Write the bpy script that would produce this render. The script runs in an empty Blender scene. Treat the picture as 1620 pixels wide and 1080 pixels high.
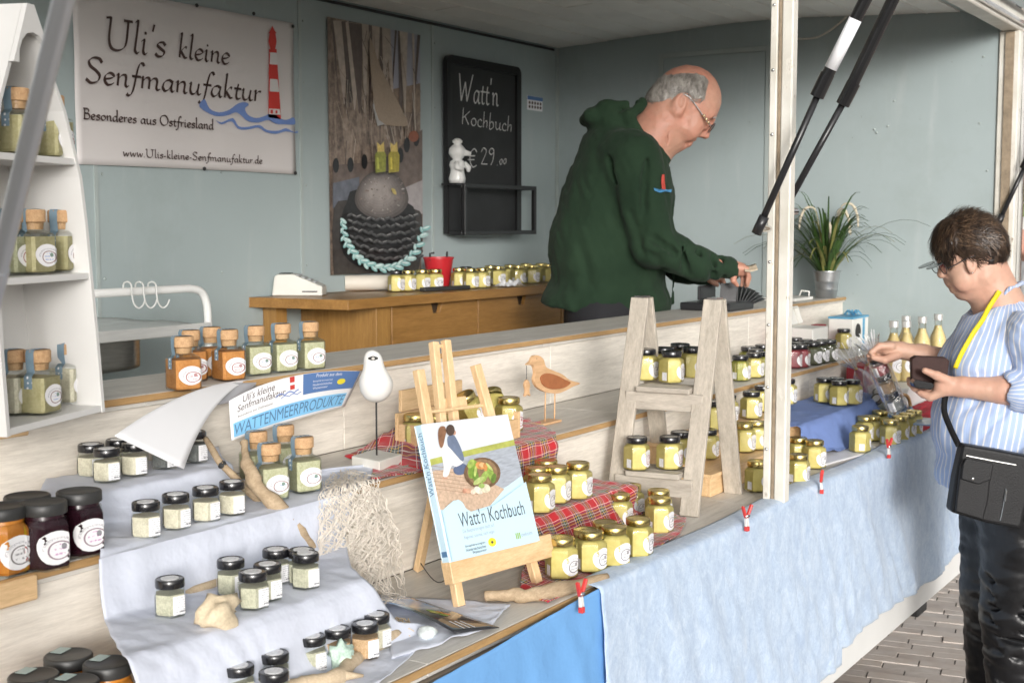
import bpy, math, random
import numpy as np
from mathutils import Matrix, Vector
random.seed(7); rng = np.random.default_rng(7)
sc = bpy.context.scene
COL = sc.collection
PI = math.pi
rad = math.radians
# ---------------------------------------------------------------- camera, world, sun, exposure
FPX, HEAD, PITCH = 2065.0, rad(33.0), rad(5.12)
CAM = np.array([0.0, -1.08, 1.6])
cF = np.array([math.cos(PITCH)*math.cos(HEAD), math.cos(PITCH)*math.sin(HEAD), -math.sin(PITCH)])
cR = np.array([math.sin(HEAD), -math.cos(HEAD), 0.0])
cU = np.cross(cR, cF)
cam_d = bpy.data.cameras.new('camera'); cam = bpy.data.objects.new('camera', cam_d); COL.objects.link(cam)
cam_d.sensor_width = 36.0; cam_d.lens = 36.0*FPX/1620.0; cam_d.clip_start = 0.05; cam_d.clip_end = 400
cam.matrix_world = Matrix(((cR[0], cU[0], -cF[0], CAM[0]), (cR[1], cU[1], -cF[1], CAM[1]), (cR[2], cU[2], -cF[2], CAM[2]), (0, 0, 0, 1)))
cam_d.dof.use_dof = True; cam_d.dof.focus_distance = 2.5; cam_d.dof.aperture_fstop = 11.0
sc.camera = cam
SUN_HEAD, SUN_EL = rad(42.0), rad(10.0)        # the way the light travels, measured from +X
w = bpy.data.worlds.new('World'); sc.world = w; w.use_nodes = True
nt = w.node_tree; bg = nt.nodes['Background']
sky = nt.nodes.new('ShaderNodeTexSky'); sky.sky_type = 'NISHITA'; sky.sun_disc = False
sky.sun_elevation = SUN_EL; sky.sun_rotation = rad(270) - SUN_HEAD
sky.dust_density = 4.0; sky.air_density = 1.0; sky.altitude = 0
hs = nt.nodes.new('ShaderNodeHueSaturation'); hs.inputs['Saturation'].default_value = 0.12
nt.links.new(sky.outputs[0], hs.inputs['Color']); nt.links.new(hs.outputs[0], bg.inputs['Color'])
bg.inputs['Strength'].default_value = 0.15
sl = bpy.data.lights.new('sun', 'SUN'); sl.energy = 0.8; sl.angle = rad(10.0); sl.color = (1.0, 0.965, 0.92)
sun = bpy.data.objects.new('sun', sl); COL.objects.link(sun); sun.location = (-3, -4, 5)
sd = Vector((math.cos(SUN_EL)*math.cos(SUN_HEAD), math.cos(SUN_EL)*math.sin(SUN_HEAD), -math.sin(SUN_EL)))
sun.rotation_euler = sd.to_track_quat('-Z', 'Y').to_euler()
sc.view_settings.view_transform = 'Standard'; sc.view_settings.look = 'None'
sc.view_settings.exposure = 0.74; sc.view_settings.gamma = 1.0
sc.render.engine = 'CYCLES'
sc.cycles.use_denoising = True
try: sc.cycles.denoiser = 'OPENIMAGEDENOISE'
except Exception: pass
sc.cycles.max_bounces = 10; sc.cycles.diffuse_bounces = 5; sc.cycles.transparent_max_bounces = 24
sc.cycles.sample_clamp_indirect = 6.0; sc.cycles.caustics_reflective = False; sc.cycles.caustics_refractive = False

# ---------------------------------------------------------------- pixel -> place
def ray(x, y): return cF + (x-810)/FPX*cR + (540-y)/FPX*cU
def onz(x, y, z): d = ray(x, y); return CAM + d*(z-CAM[2])/d[2]
def ony(x, y, Y): d = ray(x, y); return CAM + d*(Y-CAM[1])/d[1]
def onx(x, y, X): d = ray(x, y); return CAM + d*(X-CAM[0])/d[0]
def att(x, y, t): return CAM + ray(x, y)*t

# ---------------------------------------------------------------- mesh helpers
class B:
    def __init__(s): s.v = []; s.f = []; s.uv = None
    def add(s, vs, fs):
        n = len(s.v); s.v.extend([tuple(map(float, p)) for p in vs]); s.f.extend([tuple(i+n for i in f) for f in fs]); return s
    def box(s, x0, x1, y0, y1, z0, z1, M=None):
        vs = [(x, y, z) for z in (z0, z1) for y in (y0, y1) for x in (x0, x1)]
        if M is not None: vs = [tuple(M @ Vector(p)) for p in vs]
        return s.add(vs, [(0,2,3,1),(4,5,7,6),(0,1,5,4),(2,6,7,3),(0,4,6,2),(1,3,7,5)])
    def bar(s, a, b, w, h, up=(0,0,1)):
        a = Vector(a); b = Vector(b); d = (b-a).normalized(); u = Vector(up)
        r = d.cross(u); r = r.normalized() if r.length > 1e-6 else Vector((1,0,0)); u = r.cross(d)
        vs = [p + r*(i*w/2) + u*(j*h/2) for p in (a, b) for i, j in ((-1,-1),(1,-1),(1,1),(-1,1))]
        return s.add(vs, [(3,2,1,0),(4,5,6,7),(0,1,5,4),(1,2,6,5),(2,3,7,6),(3,0,4,7)])
    def lathe(s, prof, n=20, shape=None, M=None, cap=True):
        vs = []
        for k, pr in enumerate(prof):
            r, z = pr[0], pr[1]
            for i in range(n):
                th = 2*PI*i/n
                rr = r if shape is None else shape(r, th, pr)
                vs.append((rr*math.cos(th), rr*math.sin(th), z))
        if M is not None: vs = [tuple(M @ Vector(p)) for p in vs]
        fs = [(k*n+i, k*n+(i+1) % n, (k+1)*n+(i+1) % n, (k+1)*n+i) for k in range(len(prof)-1) for i in range(n)]
        if cap: fs += [tuple(range(n-1, -1, -1)), tuple((len(prof)-1)*n+i for i in range(n))]
        return s.add(vs, fs)
    def tube(s, pts, r, n=8, flat=1.0, cap=True):
        P = [Vector(p) for p in pts]; m = len(P)
        rs = list(r) if hasattr(r, '__len__') else [r]*m
        T = [(P[min(i+1, m-1)]-P[max(i-1, 0)]).normalized() for i in range(m)]
        u = T[0].orthogonal().normalized(); vs = []
        for i in range(m):
            u = (u - T[i]*u.dot(T[i])); u = u.normalized() if u.length > 1e-9 else T[i].orthogonal().normalized()
            v = T[i].cross(u)
            for k in range(n):
                a = 2*PI*k/n; vs.append(P[i] + u*(rs[i]*math.cos(a)) + v*(rs[i]*flat*math.sin(a)))
        fs = [(i*n+k, i*n+(k+1) % n, (i+1)*n+(k+1) % n, (i+1)*n+k) for i in range(m-1) for k in range(n)]
        if cap: fs += [tuple(range(n-1, -1, -1)), tuple((m-1)*n+k for k in range(n))]
        return s.add(vs, fs)
    def prism(s, pts, z0, z1, M=None):
        n = len(pts); vs = [(p[0], p[1], z0) for p in pts] + [(p[0], p[1], z1) for p in pts]
        if M is not None: vs = [tuple(M @ Vector(p)) for p in vs]
        return s.add(vs, [tuple(range(n-1, -1, -1)), tuple(range(n, 2*n))] + [(i, (i+1) % n, n+(i+1) % n, n+i) for i in range(n)])
    def grid(s, nu, nv, fn, uvfn=None):
        vs = [fn(i/nu, j/nv) for j in range(nv+1) for i in range(nu+1)]
        fs = [(j*(nu+1)+i, j*(nu+1)+i+1, (j+1)*(nu+1)+i+1, (j+1)*(nu+1)+i) for j in range(nv) for i in range(nu)]
        if uvfn is not None:
            n0 = len(s.v); s.uv = s.uv or {}
            for j in range(nv+1):
                for i in range(nu+1): s.uv[n0+j*(nu+1)+i] = uvfn(i/nu, j/nv)
        return s.add(vs, fs)
    def mesh(s, name, smooth=False):
        me = bpy.data.meshes.new(name); me.from_pydata(s.v, [], s.f); me.validate()
        if s.uv:
            l = me.uv_layers.new(name='UVMap')
            for lp in me.loops: l.data[lp.index].uv = s.uv.get(lp.vertex_index, (0, 0))
        if smooth: me.polygons.foreach_set('use_smooth', [True]*len(me.polygons))
        me.update(); return me
    def obj(s, name, m=None, parent=None, smooth=False, bevel=0, seg=1, solid=0, auto=None, world=False, sub=0):
        return link(name, s.mesh(name, smooth), m, parent, bevel, seg, solid, auto, world, sub)

def link(name, me, m=None, parent=None, bevel=0, seg=1, solid=0, auto=None, world=False, sub=0):
    o = bpy.data.objects.new(name, me); COL.objects.link(o)
    if m is not None and not (me.materials and me.materials[0]): me.materials.append(m)
    if parent is not None:
        o.parent = parent
        if world:
            o.matrix_parent_inverse = parent_world(parent).inverted()
    if solid:
        md = o.modifiers.new('t', 'SOLIDIFY'); md.thickness = solid; md.offset = 0
    if sub:
        md = o.modifiers.new('s', 'SUBSURF'); md.levels = sub; md.render_levels = sub
    if bevel:
        md = o.modifiers.new('b', 'BEVEL'); md.width = bevel; md.segments = seg; md.limit_method = 'ANGLE'; md.angle_limit = rad(35)
    if auto is not None:
        try:
            me.polygons.foreach_set('use_smooth', [True]*len(me.polygons)); me.set_sharp_from_angle(angle=rad(auto))
        except Exception: pass
    return o
def parent_world(o):
    M = o.matrix_basis.copy()
    if o.parent is not None: M = parent_world(o.parent) @ o.matrix_parent_inverse @ M
    return M
def tag(o, label, cat, group=None):
    o['label'] = label; o['category'] = cat
    if group: o['group'] = group
    return o
def thing(name, label, cat, loc=(0,0,0), rotz=0.0, group=None):
    o = bpy.data.objects.new(name, None); o.empty_display_size = 0.05; COL.objects.link(o)
    o.location = tuple(map(float, loc)); o.rotation_euler = (0, 0, rotz)
    o.matrix_basis = Matrix.Translation(Vector(tuple(map(float, loc)))) @ Matrix.Rotation(rotz, 4, 'Z')
    return tag(o, label, cat, group)

# ---------------------------------------------------------------- node helpers
class NT:
    def __init__(s, name):
        s.m = bpy.data.materials.new(name); s.m.use_nodes = True; s.t = s.m.node_tree; s.n = s.t.nodes
        s.p = s.n['Principled BSDF']; s.out = s.n['Material Output']
    def new(s, k, **kw):
        n = s.n.new(k)
        for a, b in kw.items(): setattr(n, a, b)
        return n
    def set(s, inp, v):
        if isinstance(v, bpy.types.NodeSocket): s.t.links.new(v, inp)
        elif isinstance(v, (tuple, list)) and inp.type == 'RGBA' and len(v) == 3: inp.default_value = (*v, 1)
        else: inp.default_value = v
    def math(s, op, a, b=0.0, c=None):
        n = s.new('ShaderNodeMath', operation=op); s.set(n.inputs[0], a); s.set(n.inputs[1], b)
        if c is not None: s.set(n.inputs[2], c)
        return n.outputs[0]
    def co(s, kind='Object', scale=(1,1,1), rnd=False, rot=(0,0,0)):
        t = s.new('ShaderNodeTexCoord'); m = s.new('ShaderNodeMapping'); s.t.links.new(t.outputs[kind], m.inputs[0])
        m.inputs['Scale'].default_value = scale; m.inputs['Rotation'].default_value = rot
        if rnd:
            oi = s.new('ShaderNodeObjectInfo'); v = s.new('ShaderNodeVectorMath', operation='SCALE')
            v.inputs[0].default_value = (13.1, 7.7, 5.3); s.t.links.new(oi.outputs['Random'], v.inputs['Scale']); s.t.links.new(v.outputs[0], m.inputs['Location'])
        return m.outputs[0]
    def noise(s, vec, scale=5, detail=4, rough=.55, dist=0):
        n = s.new('ShaderNodeTexNoise'); s.t.links.new(vec, n.inputs['Vector'])
        n.inputs['Scale'].default_value = scale; n.inputs['Detail'].default_value = detail; n.inputs['Roughness'].default_value = rough; n.inputs['Distortion'].default_value = dist
        return n.outputs['Fac']
    def ramp(s, fac, stops, interp='LINEAR'):
        n = s.new('ShaderNodeValToRGB'); r = n.color_ramp; r.interpolation = interp; s.set(n.inputs[0], fac)
        while len(r.elements) < len(stops): r.elements.new(0.5)
        for e, (p, c) in zip(r.elements, stops):
            e.position = p; e.color = (*c, 1) if len(c) == 3 else c
        return n.outputs['Color']
    def mix(s, fac, a, b, mode='MIX'):
        n = s.new('ShaderNodeMix', data_type='RGBA', blend_type=mode)
        s.set(n.inputs[0], fac); s.set(n.inputs[6], a); s.set(n.inputs[7], b); return n.outputs[2]
    def bump(s, h, strength=.3, dist=.01):
        n = s.new('ShaderNodeBump'); n.inputs['Strength'].default_value = strength; n.inputs['Distance'].default_value = dist
        s.t.links.new(h, n.inputs['Height']); s.t.links.new(n.outputs[0], s.p.inputs['Normal'])
    def sepxy(s, v):
        n = s.new('ShaderNodeSeparateXYZ'); s.t.links.new(v, n.inputs[0]); return n.outputs[0], n.outputs[1], n.outputs[2]
    def base(s, c, rough=.5, metal=0, spec=.5, coat=0, sheen=0, **kw):
        p = s.p; s.set(p.inputs['Base Color'], c); s.set(p.inputs['Roughness'], rough); s.set(p.inputs['Metallic'], metal)
        p.inputs['Specular IOR Level'].default_value = spec; p.inputs['Coat Weight'].default_value = coat; p.inputs['Coat Roughness'].default_value = .04
        p.inputs['Sheen Weight'].default_value = sheen
        for k, v in kw.items(): s.set(p.inputs[k], v)
        return s.m
def mul(c, k): return tuple(min(1, x*k) for x in c)
_pm = {}
def pm(name, c, rough=.5, var=.12, scale=14, bump=0., bscale=None, bdist=.002, metal=0, spec=.5, coat=0, sheen=0, detail=4, rnd=False, stretch=(1,1,1)):
    if name in _pm: return _pm[name]
    n = NT(name); v = n.co('Object', stretch, rnd)
    f = n.noise(v, scale, detail)
    col = n.ramp(f, [(.25, mul(c, 1-var)), (.75, mul(c, 1+var))])
    n.base(col, rough, metal, spec, coat, sheen)
    if bump: n.bump(n.noise(v, bscale or scale*4, 3), bump, bdist)
    _pm[name] = n.m; return n.m
def wood(name, ca, cb, axis='X', scale=1.0, rough=.45, bump=.12, rnd=False, fine=1.0, spec=.4):
    if name in _pm: return _pm[name]
    n = NT(name); st = {'X': (1.6, 16, 16), 'Y': (16, 1.6, 16), 'Z': (16, 16, 1.6)}[axis]
    v = n.co('Object', tuple(k*scale for k in st), rnd)
    a = n.noise(v, 1.3, 8, .65, .6); b = n.noise(v, 5.5, 6, .7, .2)
    c = n.noise(v, 17, 4, .7)
    f = n.math('ADD', n.math('ADD', n.math('MULTIPLY', a, .42), n.math('MULTIPLY', b, .33*fine)), n.math('MULTIPLY', c, .25))
    n.base(n.ramp(f, [(.36, mul(cb, .9)), (.5, tuple((p+q)/2 for p, q in zip(ca, cb))), (.62, mul(ca, 1.05))]), rough, spec=spec)
    n.bump(b, bump, .002); _pm[name] = n.m; return n.m
def glass(name, tint=(1,1,1), gl=.9, rough=.03, ior=1.38):
    if name in _pm: return _pm[name]
    n = NT(name); tr = n.new('ShaderNodeBsdfTransparent'); tr.inputs[0].default_value = (*tint, 1)
    g = n.new('ShaderNodeBsdfGlossy'); g.inputs['Roughness'].default_value = rough; g.inputs[0].default_value = (gl, gl, gl, 1)
    fr0 = n.new('ShaderNodeFresnel'); fr0.inputs[0].default_value = ior; fr = n.math('MULTIPLY', fr0.outputs[0], .55).node
    mx = n.new('ShaderNodeMixShader'); n.t.links.new(fr.outputs[0], mx.inputs[0]); n.t.links.new(tr.outputs[0], mx.inputs[1]); n.t.links.new(g.outputs[0], mx.inputs[2])
    n.t.links.new(mx.outputs[0], n.out.inputs[0]); _pm[name] = n.m; return n.m

def text_mesh(s, size=1.0, shear=0.0, extrude=0.0002, align='LEFT', spacing=1.0, bold=0.0):
    cu = bpy.data.curves.new('t', 'FONT'); cu.body = s; cu.size = size; cu.shear = shear; cu.extrude = extrude
    cu.align_x = align; cu.space_character = spacing; cu.offset = bold; cu.resolution_u = 3
    o = bpy.data.objects.new('t', cu); COL.objects.link(o)
    dg = bpy.context.evaluated_depsgraph_get(); me = bpy.data.meshes.new_from_object(o.evaluated_get(dg))
    bpy.data.objects.remove(o); bpy.data.curves.remove(cu); return me
def frame_M(o, ex, ey):
    """matrix with x axis ex, y axis ey, z = ex x ey, origin o"""
    ex = Vector(ex).normalized(); ey = Vector(ey); ez = ex.cross(ey).normalized(); ey = ez.cross(ex)
    return Matrix(((ex[0], ey[0], ez[0], o[0]), (ex[1], ey[1], ez[1], o[1]), (ex[2], ey[2], ez[2], o[2]), (0,0,0,1)))
def put_mesh(name, me, M, m, parent, world=True):
    me.transform(M); me.materials.clear(); return link(name, me, m, parent, world=world)
def text(name, s, M, m, parent, size, fit=None, **kw):
    me = text_mesh(s, size, **kw)
    if fit:
        xs = [v.co.x for v in me.vertices]; k = fit/(max(xs)-min(xs)); x0 = min(xs)
        for v in me.vertices: v.co.x = (v.co.x-x0)*k
    return put_mesh(name, me, M, m, parent)
def catmull(pts, k=6, closed=False):
    P = [np.array(p, float) for p in pts]; n = len(P); out = []
    if n < 3: return P
    rngi = range(n) if closed else range(n-1)
    for i in rngi:
        p0 = P[(i-1) % n] if closed or i > 0 else P[0]; p1 = P[i]; p2 = P[(i+1) % n]; p3 = P[(i+2) % n] if closed or i+2 < n else P[n-1]
        for j in range(k):
            t = j/k; out.append(.5*((2*p1)+(-p0+p2)*t+(2*p0-5*p1+4*p2-p3)*t*t+(-p0+3*p1-3*p2+p3)*t**3))
    if not closed: out.append(P[-1])
    return out
def vnoise(P, seed=0):
    """smooth value noise for numpy points (n,3) -> -1..1"""
    P = np.asarray(P, float); i = np.floor(P).astype(np.int64); fr = P-i; fr = fr*fr*(3-2*fr); out = np.zeros(len(P))
    for dx in (0, 1):
        for dy in (0, 1):
            for dz in (0, 1):
                h = ((i[:, 0]+dx)*374761393+(i[:, 1]+dy)*668265263+(i[:, 2]+dz)*2147483647+seed*1274126177) & 0xffffffff
                h = ((h ^ (h >> 13))*1274126177) & 0xffffffff; h = (h ^ (h >> 16)) & 0xffff
                wgt = (fr[:, 0] if dx else 1-fr[:, 0])*(fr[:, 1] if dy else 1-fr[:, 1])*(fr[:, 2] if dz else 1-fr[:, 2])
                out += wgt*(h/32767.5-1)
    return out
from mathutils import noise as _mn
def nz(x, y=0, z=0, seed=0): return 1.4*_mn.noise(Vector((x+.37, y+seed*17.3+.21, z*1.7+.11)))
# ================================================================ the place: measures (m)
ZL, ZM, ZT = 0.974, 1.155, 1.322            # low, middle and top display tread
Y2, Y1, YB = 0.328, 0.576, 0.80             # front of the middle and top tread, back of the top tread
YW, XE, X0 = 1.89, 4.931, 0.55              # back wall, end wall, left end of what is built
ZB = 1.3685                                  # rear work top
# ---- materials of the setting
def wall_mat():
    n = NT('painted_panel'); v = n.co(); a = n.noise(v, 1.2, 5); b = n.noise(n.co('Object', (9, 9, 1.2)), 2.2, 5, .6); d = n.noise(v, 55, 2)
    c = n.ramp(a, [(.3, (.345, .405, .41)), (.7, (.39, .455, .46))])
    c = n.mix(n.ramp(b, [(.58, (0,0,0)), (.78, (.35,.35,.35))]), c, (.49, .53, .525))
    c = n.mix(n.ramp(d, [(.74, (0,0,0)), (.79, (.5,.5,.5))]), c, (.16, .17, .15)); c = n.mix(n.ramp(n.noise(v, 3.3, 6, .7), [(.52, (0,0,0)), (.75, (.5,.5,.5))]), c, (.30, .35, .34))
    n.base(c, n.ramp(b, [(.3, (.38,)*3), (.7, (.55,)*3)]), spec=.4); n.bump(n.noise(v, 6, 3), .12, .01); return n.m
M_wall = wall_mat()
M_trimgrey = pm('grey_trim', (.39, .44, .43), .45, .08, 9)
M_ceil = pm('ceiling_paint', (.84, .83, .80), .6, .1, 3, bump=.1, bscale=60, rnd=True)
M_ceilback = pm('ceiling_filler', (.84, .82, .78), .7)
M_white = pm('white_paint', (.78, .78, .76), .4, .05, 6)
def chipped():
    n = NT('chipped_white'); v = n.co(); a = n.noise(n.co('Object', (30, 30, 6)), 2.0, 6, .7); b = n.noise(v, 28, 3)
    c = n.ramp(n.math('MULTIPLY', a, b), [(.36, (.72, .69, .62)), (.42, (.45, .40, .33)), (.46, (.17, .13, .10))])
    c2 = n.ramp(n.noise(v, 9, 5), [(.3, (.58, .55, .48)), (.7, (.78, .76, .70))])
    n.base(n.mix(n.ramp(n.math('MULTIPLY', a, b), [(.305, (0,)*3), (.335, (1,)*3)]), c2, c), .45); n.bump(a, .1, .003); return n.m
M_chip = chipped()
M_rubber = pm('old_rubber_strip', (.30, .235, .165), .8, .3, 40, bump=.3)
M_lamv = wood('laminate_grey_oak', (.86, .81, .73), (.66, .61, .535), 'X', 1.3, .5, .1, True)
M_lamh = wood('laminate_tread', (.70, .67, .615), (.53, .50, .455), 'X', 1.2, .5, .1, True)
M_oaktrim = wood('oak_edge', (.52, .33, .15), (.36, .21, .085), 'X', 2.0, .5)
M_pine = wood('pine', (.80, .57, .33), (.62, .40, .20), 'X', 2.4, .5, .1, True)
M_pinez = wood('pine_upright', (.80, .58, .34), (.66, .44, .23), 'Z', 2.4, .5, .1, True)
M_brown = wood('brown_veneer', (.38, .20, .062), (.25, .125, .036), 'X', 1.1, .35, .08, True)
M_brownz = wood('brown_veneer_upright', (.42, .23, .07), (.29, .15, .045), 'Z', 1.1, .35, .08, True)
M_black = pm('black_metal', (.018, .018, .02), .3, .2)
M_blackgl = pm('black_gloss', (.012, .012, .013), .18, .2, coat=.3)
M_dark = pm('dark_rubber', (.03, .03, .03), .7, .2)
M_steel = pm('brushed_steel', (.50, .50, .49), .33, .15, 20, metal=1, stretch=(1, 8, 8))
M_chrome = pm('bright_metal', (.72, .72, .72), .18, .05, metal=1)
M_paper = pm('white_paper', (.83, .83, .85), .6, .03, 5)

# ---------------------------------------------------------------- ground and pavers
def paver_mat():
    n = NT('clinker_paver'); v = n.co('Object', (1,1,1), True); oi = n.new('ShaderNodeObjectInfo')
    a = n.noise(v, 14, 5); r = n.ramp(oi.outputs['Random'], [(0, (.46, .40, .36)), (.4, (.57, .50, .44)), (.75, (.52, .47, .43)), (1, (.62, .54, .47))])
    n.base(n.mix(n.ramp(a, [(.35, (0,)*3), (.75, (.7,)*3)]), r, (.68, .64, .60)), .8); n.bump(n.noise(v, 60, 4), .4, .004); return n.m
M_paver = paver_mat()
g = B(); g.add([(-60,-60,-.006), (60,-60,-.006), (60,60,-.006), (-60,60,-.006)], [(0,1,2,3)])
nj = NT('joint_sand'); vj = nj.co(); nj.base(nj.mix(nj.ramp(nj.noise(vj, 2.2, 3), [(.55, (0,)*3), (.68, (1,)*3)]), nj.ramp(nj.noise(vj, 40, 4), [(.3, (.075, .068, .06)), (.7, (.16, .145, .13))]), (.05, .075, .025)), .95)
ground = g.obj('pavement', nj.m); ground['kind'] = 'structure'
def to_px(P):
    q = np.array(P)-CAM; t = q @ cF; return 810+FPX*(q @ cR)/t, 540-FPX*(q @ cU)/t, t
pv = B(); pv.box(-.0985, .0985, -.0305, .0305, -.03, 0.0)
pv_me = pv.mesh('paver'); pv_me.materials.append(M_paver)
ang = rad(101); ex = np.array([math.cos(ang), math.sin(ang)]); ey = np.array([-ex[1], ex[0]]); cand = []
for j in range(-260, 60):
    for i in range(-60, 60):
        c = ex*(i*.203+(j % 2)*.1015+(j % 7)*.02) + ey*(j*.0645) + np.array([4.5, 0])
        if c[0] < -1 or c[0] > 15 or abs(c[1]) > 5: continue
        x, y, t = to_px((c[0], c[1], 0)); inn = t > .5 and 1180 < x < 1660 and 800 < y < 1120
        cand.append((0 if inn else 1, t if t > 0 else 99, c[0], c[1]))
cand.sort(); rest = B()
for k, (inn, t, x, y) in enumerate(cand):
    z = .0025*random.uniform(-1, 1); rz = ang+random.uniform(-.012, .012)
    if inn == 0 and k < 290:
        o = link('paver', pv_me, None, ground); o.location = (x, y, z); o.rotation_euler = (random.uniform(-.008, .008), random.uniform(-.008, .008), rz)
    else:
        rest.box(-.0985, .0985, -.0305, .0305, -.03, 0, Matrix.Translation((x, y, z)) @ Matrix.Rotation(rz, 4, 'Z'))
o = rest.obj('paver_field', M_paver, ground); o['kind'] = 'stuff'

# ---------------------------------------------------------------- the sales trailer
tr = thing('sales_trailer', 'market sales trailer with grey-green painted walls and its long side opened', 'sales trailer', (2.7, .9, 0))
W = dict(parent=tr, world=True)
# back wall panels with thin gaps and cover strips
seams = [X0, 1.62, 2.44, 3.285, 4.02, XE]
for a, b in zip(seams[:-1], seams[1:]):
    B().box(a+.0015, b-.0015, YW, YW+.04, .52, 2.40).obj('wall_panel', M_wall, **W)
for x in seams[1:-1]:
    B().box(x-.006, x+.006, YW-.004, YW-.0005, .52, 2.358).obj('cover_strip', M_trimgrey, **W)
B().box(XE-.012, XE-.0005, YW-.012, YW-.0005, .52, 2.355).obj('corner_strip', M_trimgrey, **W)
B().box(2.4, 4.9, YW-.006, YW-.0005, 2.345, 2.354).obj('cover_strip', M_dark, **W)
# end wall, its outline following the roof curve
prof = [(1.93, 2.357), (1.89, 2.359), (1.37, 2.386), (1.10, 2.400), (.82, 2.399), (.458, 2.379), (.177, 2.365), (.02, 2.302)]
def ceil_z(y):
    ys = [p[0] for p in prof[::-1]]; return float(np.interp(y, ys, [p[1] for p in prof[::-1]]))
Mx = Matrix(((0,0,1,0),(1,0,0,0),(0,1,0,0),(0,0,0,1)))
B().prism([(.045, .52), (YW, .52)] + [(y, z+.01) for y, z in prof[1:-1]] + [(.045, 2.31)], XE, XE+.04, Mx).obj('end_wall', M_wall, **W)
# door in the end wall: leaf proud of the wall inside a shallow frame
yd0, yd1 = float(onx(1209, 300, XE)[1]), float(onx(1050, 95, XE)[1]); zd = float(onx(1050, 93, XE)[2])
fr = B(); t = .02
fr.box(XE-.006, XE-.0005, yd1, yd1+t, .55, zd+t); fr.box(XE-.006, XE-.0005, yd0-t, yd0, .55, zd+t); fr.box(XE-.0055, XE-.0005, yd0, yd1, zd, zd+t)
dr = B().box(XE-.003, XE-.0004, yd0+.003, yd1-.003, .56, zd-.003).obj('door', M_wall, **W)
fr.obj('door_frame', M_trimgrey, dr, world=True, bevel=.001)
B().tube([(XE-.004, yd0+.06, 1.42), (XE-.05, yd0+.06, 1.42), (XE-.05, yd0+.17, 1.42)], .009, 8).obj('door_handle', M_chrome, dr, smooth=True, world=True)
# small screws and stains that stand out on the end wall
for q in [(1405, 200), (1383, 205), (1387, 210), (1550, 195), (1562, 270), (1260, 115), (1258, 338), (1556, 90), (1415, 160)]:
    p = onx(*q, XE); B().lathe([(.0001, -.002), (.005, -.001), (.004, .003), (.0001, .004)], 8, None, frame_M(p, (0,1,0), (0,0,1)) @ Matrix.Rotation(PI, 4, 'X')).obj('screw', M_trimgrey, smooth=True, **W)
for x in seams[1:-1]+[2.9, 3.7]:
    for z in (1.45, 1.75, 2.05, 2.28):
        B().lathe([(.0001, -.001), (.0045, 0), (.0035, .002), (.0001, .003)], 8, None, frame_M((x+.02+random.uniform(-.004, .004), YW-.0005, z+random.uniform(-.02, .02)), (1,0,0), (0,0,1))).obj('screw', M_trimgrey, smooth=True, **W)
# ceiling planks
B().prism([(YW+.04, 2.395)] + [(y, z+.0052) for y, z in prof[1:]] + [(.0, 2.36), (.0, 2.46), (YW+.04, 2.46)], X0, XE+.04, Mx).obj('roof', M_ceilback, **W)
ys = np.linspace(YW-.004, .18, 15)
for k in range(14):
    ya, yb = ys[k]-.0032, ys[k+1]+.0032; cuts = [X0] + sorted([1.6+random.uniform(-.5, .5), 2.9+random.uniform(-.5, .5), 4.0+random.uniform(-.4, .4)]) + [XE-.001]
    for a, b in zip(cuts[:-1], cuts[1:]):
        dz = random.uniform(-.0012, .0012); za, zb = ceil_z(ya)+dz, ceil_z(yb)+dz
        vs = [(x, y, z+h) for h in (0, .0035) for (y, z) in ((ya, za), (yb, zb)) for x in (a+.002, b-.002)]
        B().add(vs, [(0,1,3,2),(4,6,7,5),(0,4,5,1),(2,3,7,6),(0,2,6,4),(1,5,7,3)]).obj('ceiling_plank', M_ceil, bevel=.0008, **W)
for k in range(1, 14):
    y = ys[k]; z = ceil_z(y); B().box(X0, XE-.001, y-.0026, y+.0026, z-.0012, z+.0045).obj('joint_bead', M_ceilback, **W)
# header rail at the front of the roof and the sloping strip behind it
B().add([(x, y, z) for x in (X0, XE) for y, z in ((.175, 2.366), (.035, 2.306), (.035, 2.316), (.175, 2.378))], [(0,1,2,3),(7,6,5,4),(0,4,5,1),(1,5,6,2),(2,6,7,3),(3,7,4,0)]).obj('roof_slope', M_trimgrey, **W)
hr = B(); hr.box(X0, XE+.05, -.03, .034, 2.285, 2.36); hr.obj('header_rail', M_chip, bevel=.004, **W)
B().box(X0, XE+.05, -.046, -.031, 2.30, 2.312).obj('rain_gutter', M_chrome, **W)
# front pillar (two steel faces and an old rubber strip) and the corner post
def post(xc, z0, z1, wx=.030):
    p = B().box(xc-wx/2, xc+wx/2, -.022, .004, z0, z1).obj('pillar', M_chip, bevel=.003, **W)
    B().box(xc-wx/2+.003, xc+wx/2-.010, .0045, .013, z0, z1-.01).obj('rubber_strip', M_rubber, p, world=True, bevel=.002)
    B().box(xc-wx/2-.001, xc+wx/2-.012, .0135, .030, z0, z1-.01).obj('steel_flange', M_chip, p, world=True, bevel=.002)
    for z in np.arange(z0+.12, z1-.05, .14):
        B().lathe([(.0001, -.001), (.004, 0), (.003, .002), (.0001, .0028)], 8, None, frame_M((xc-wx/2-.0015, .022, z), (0,-1,0), (0,0,1))).obj('rivet', M_chrome, p, smooth=True, world=True)
XP = 2.765
post(XP, ZL+.003, 2.285)
pp = B().box(XE-.01, XE+.045, -.03, .042, .5, 2.285).obj('corner_post', M_chip, bevel=.004, **W)
B().box(XE-.018, XE-.0105, -.012, .018, .6, 2.28).obj('rubber_strip', M_rubber, pp, world=True)
B().box(XE+.046, XE+.062, -.045, -.012, .6, 2.28).obj('steel_flange', M_chrome, pp, world=True)
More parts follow.
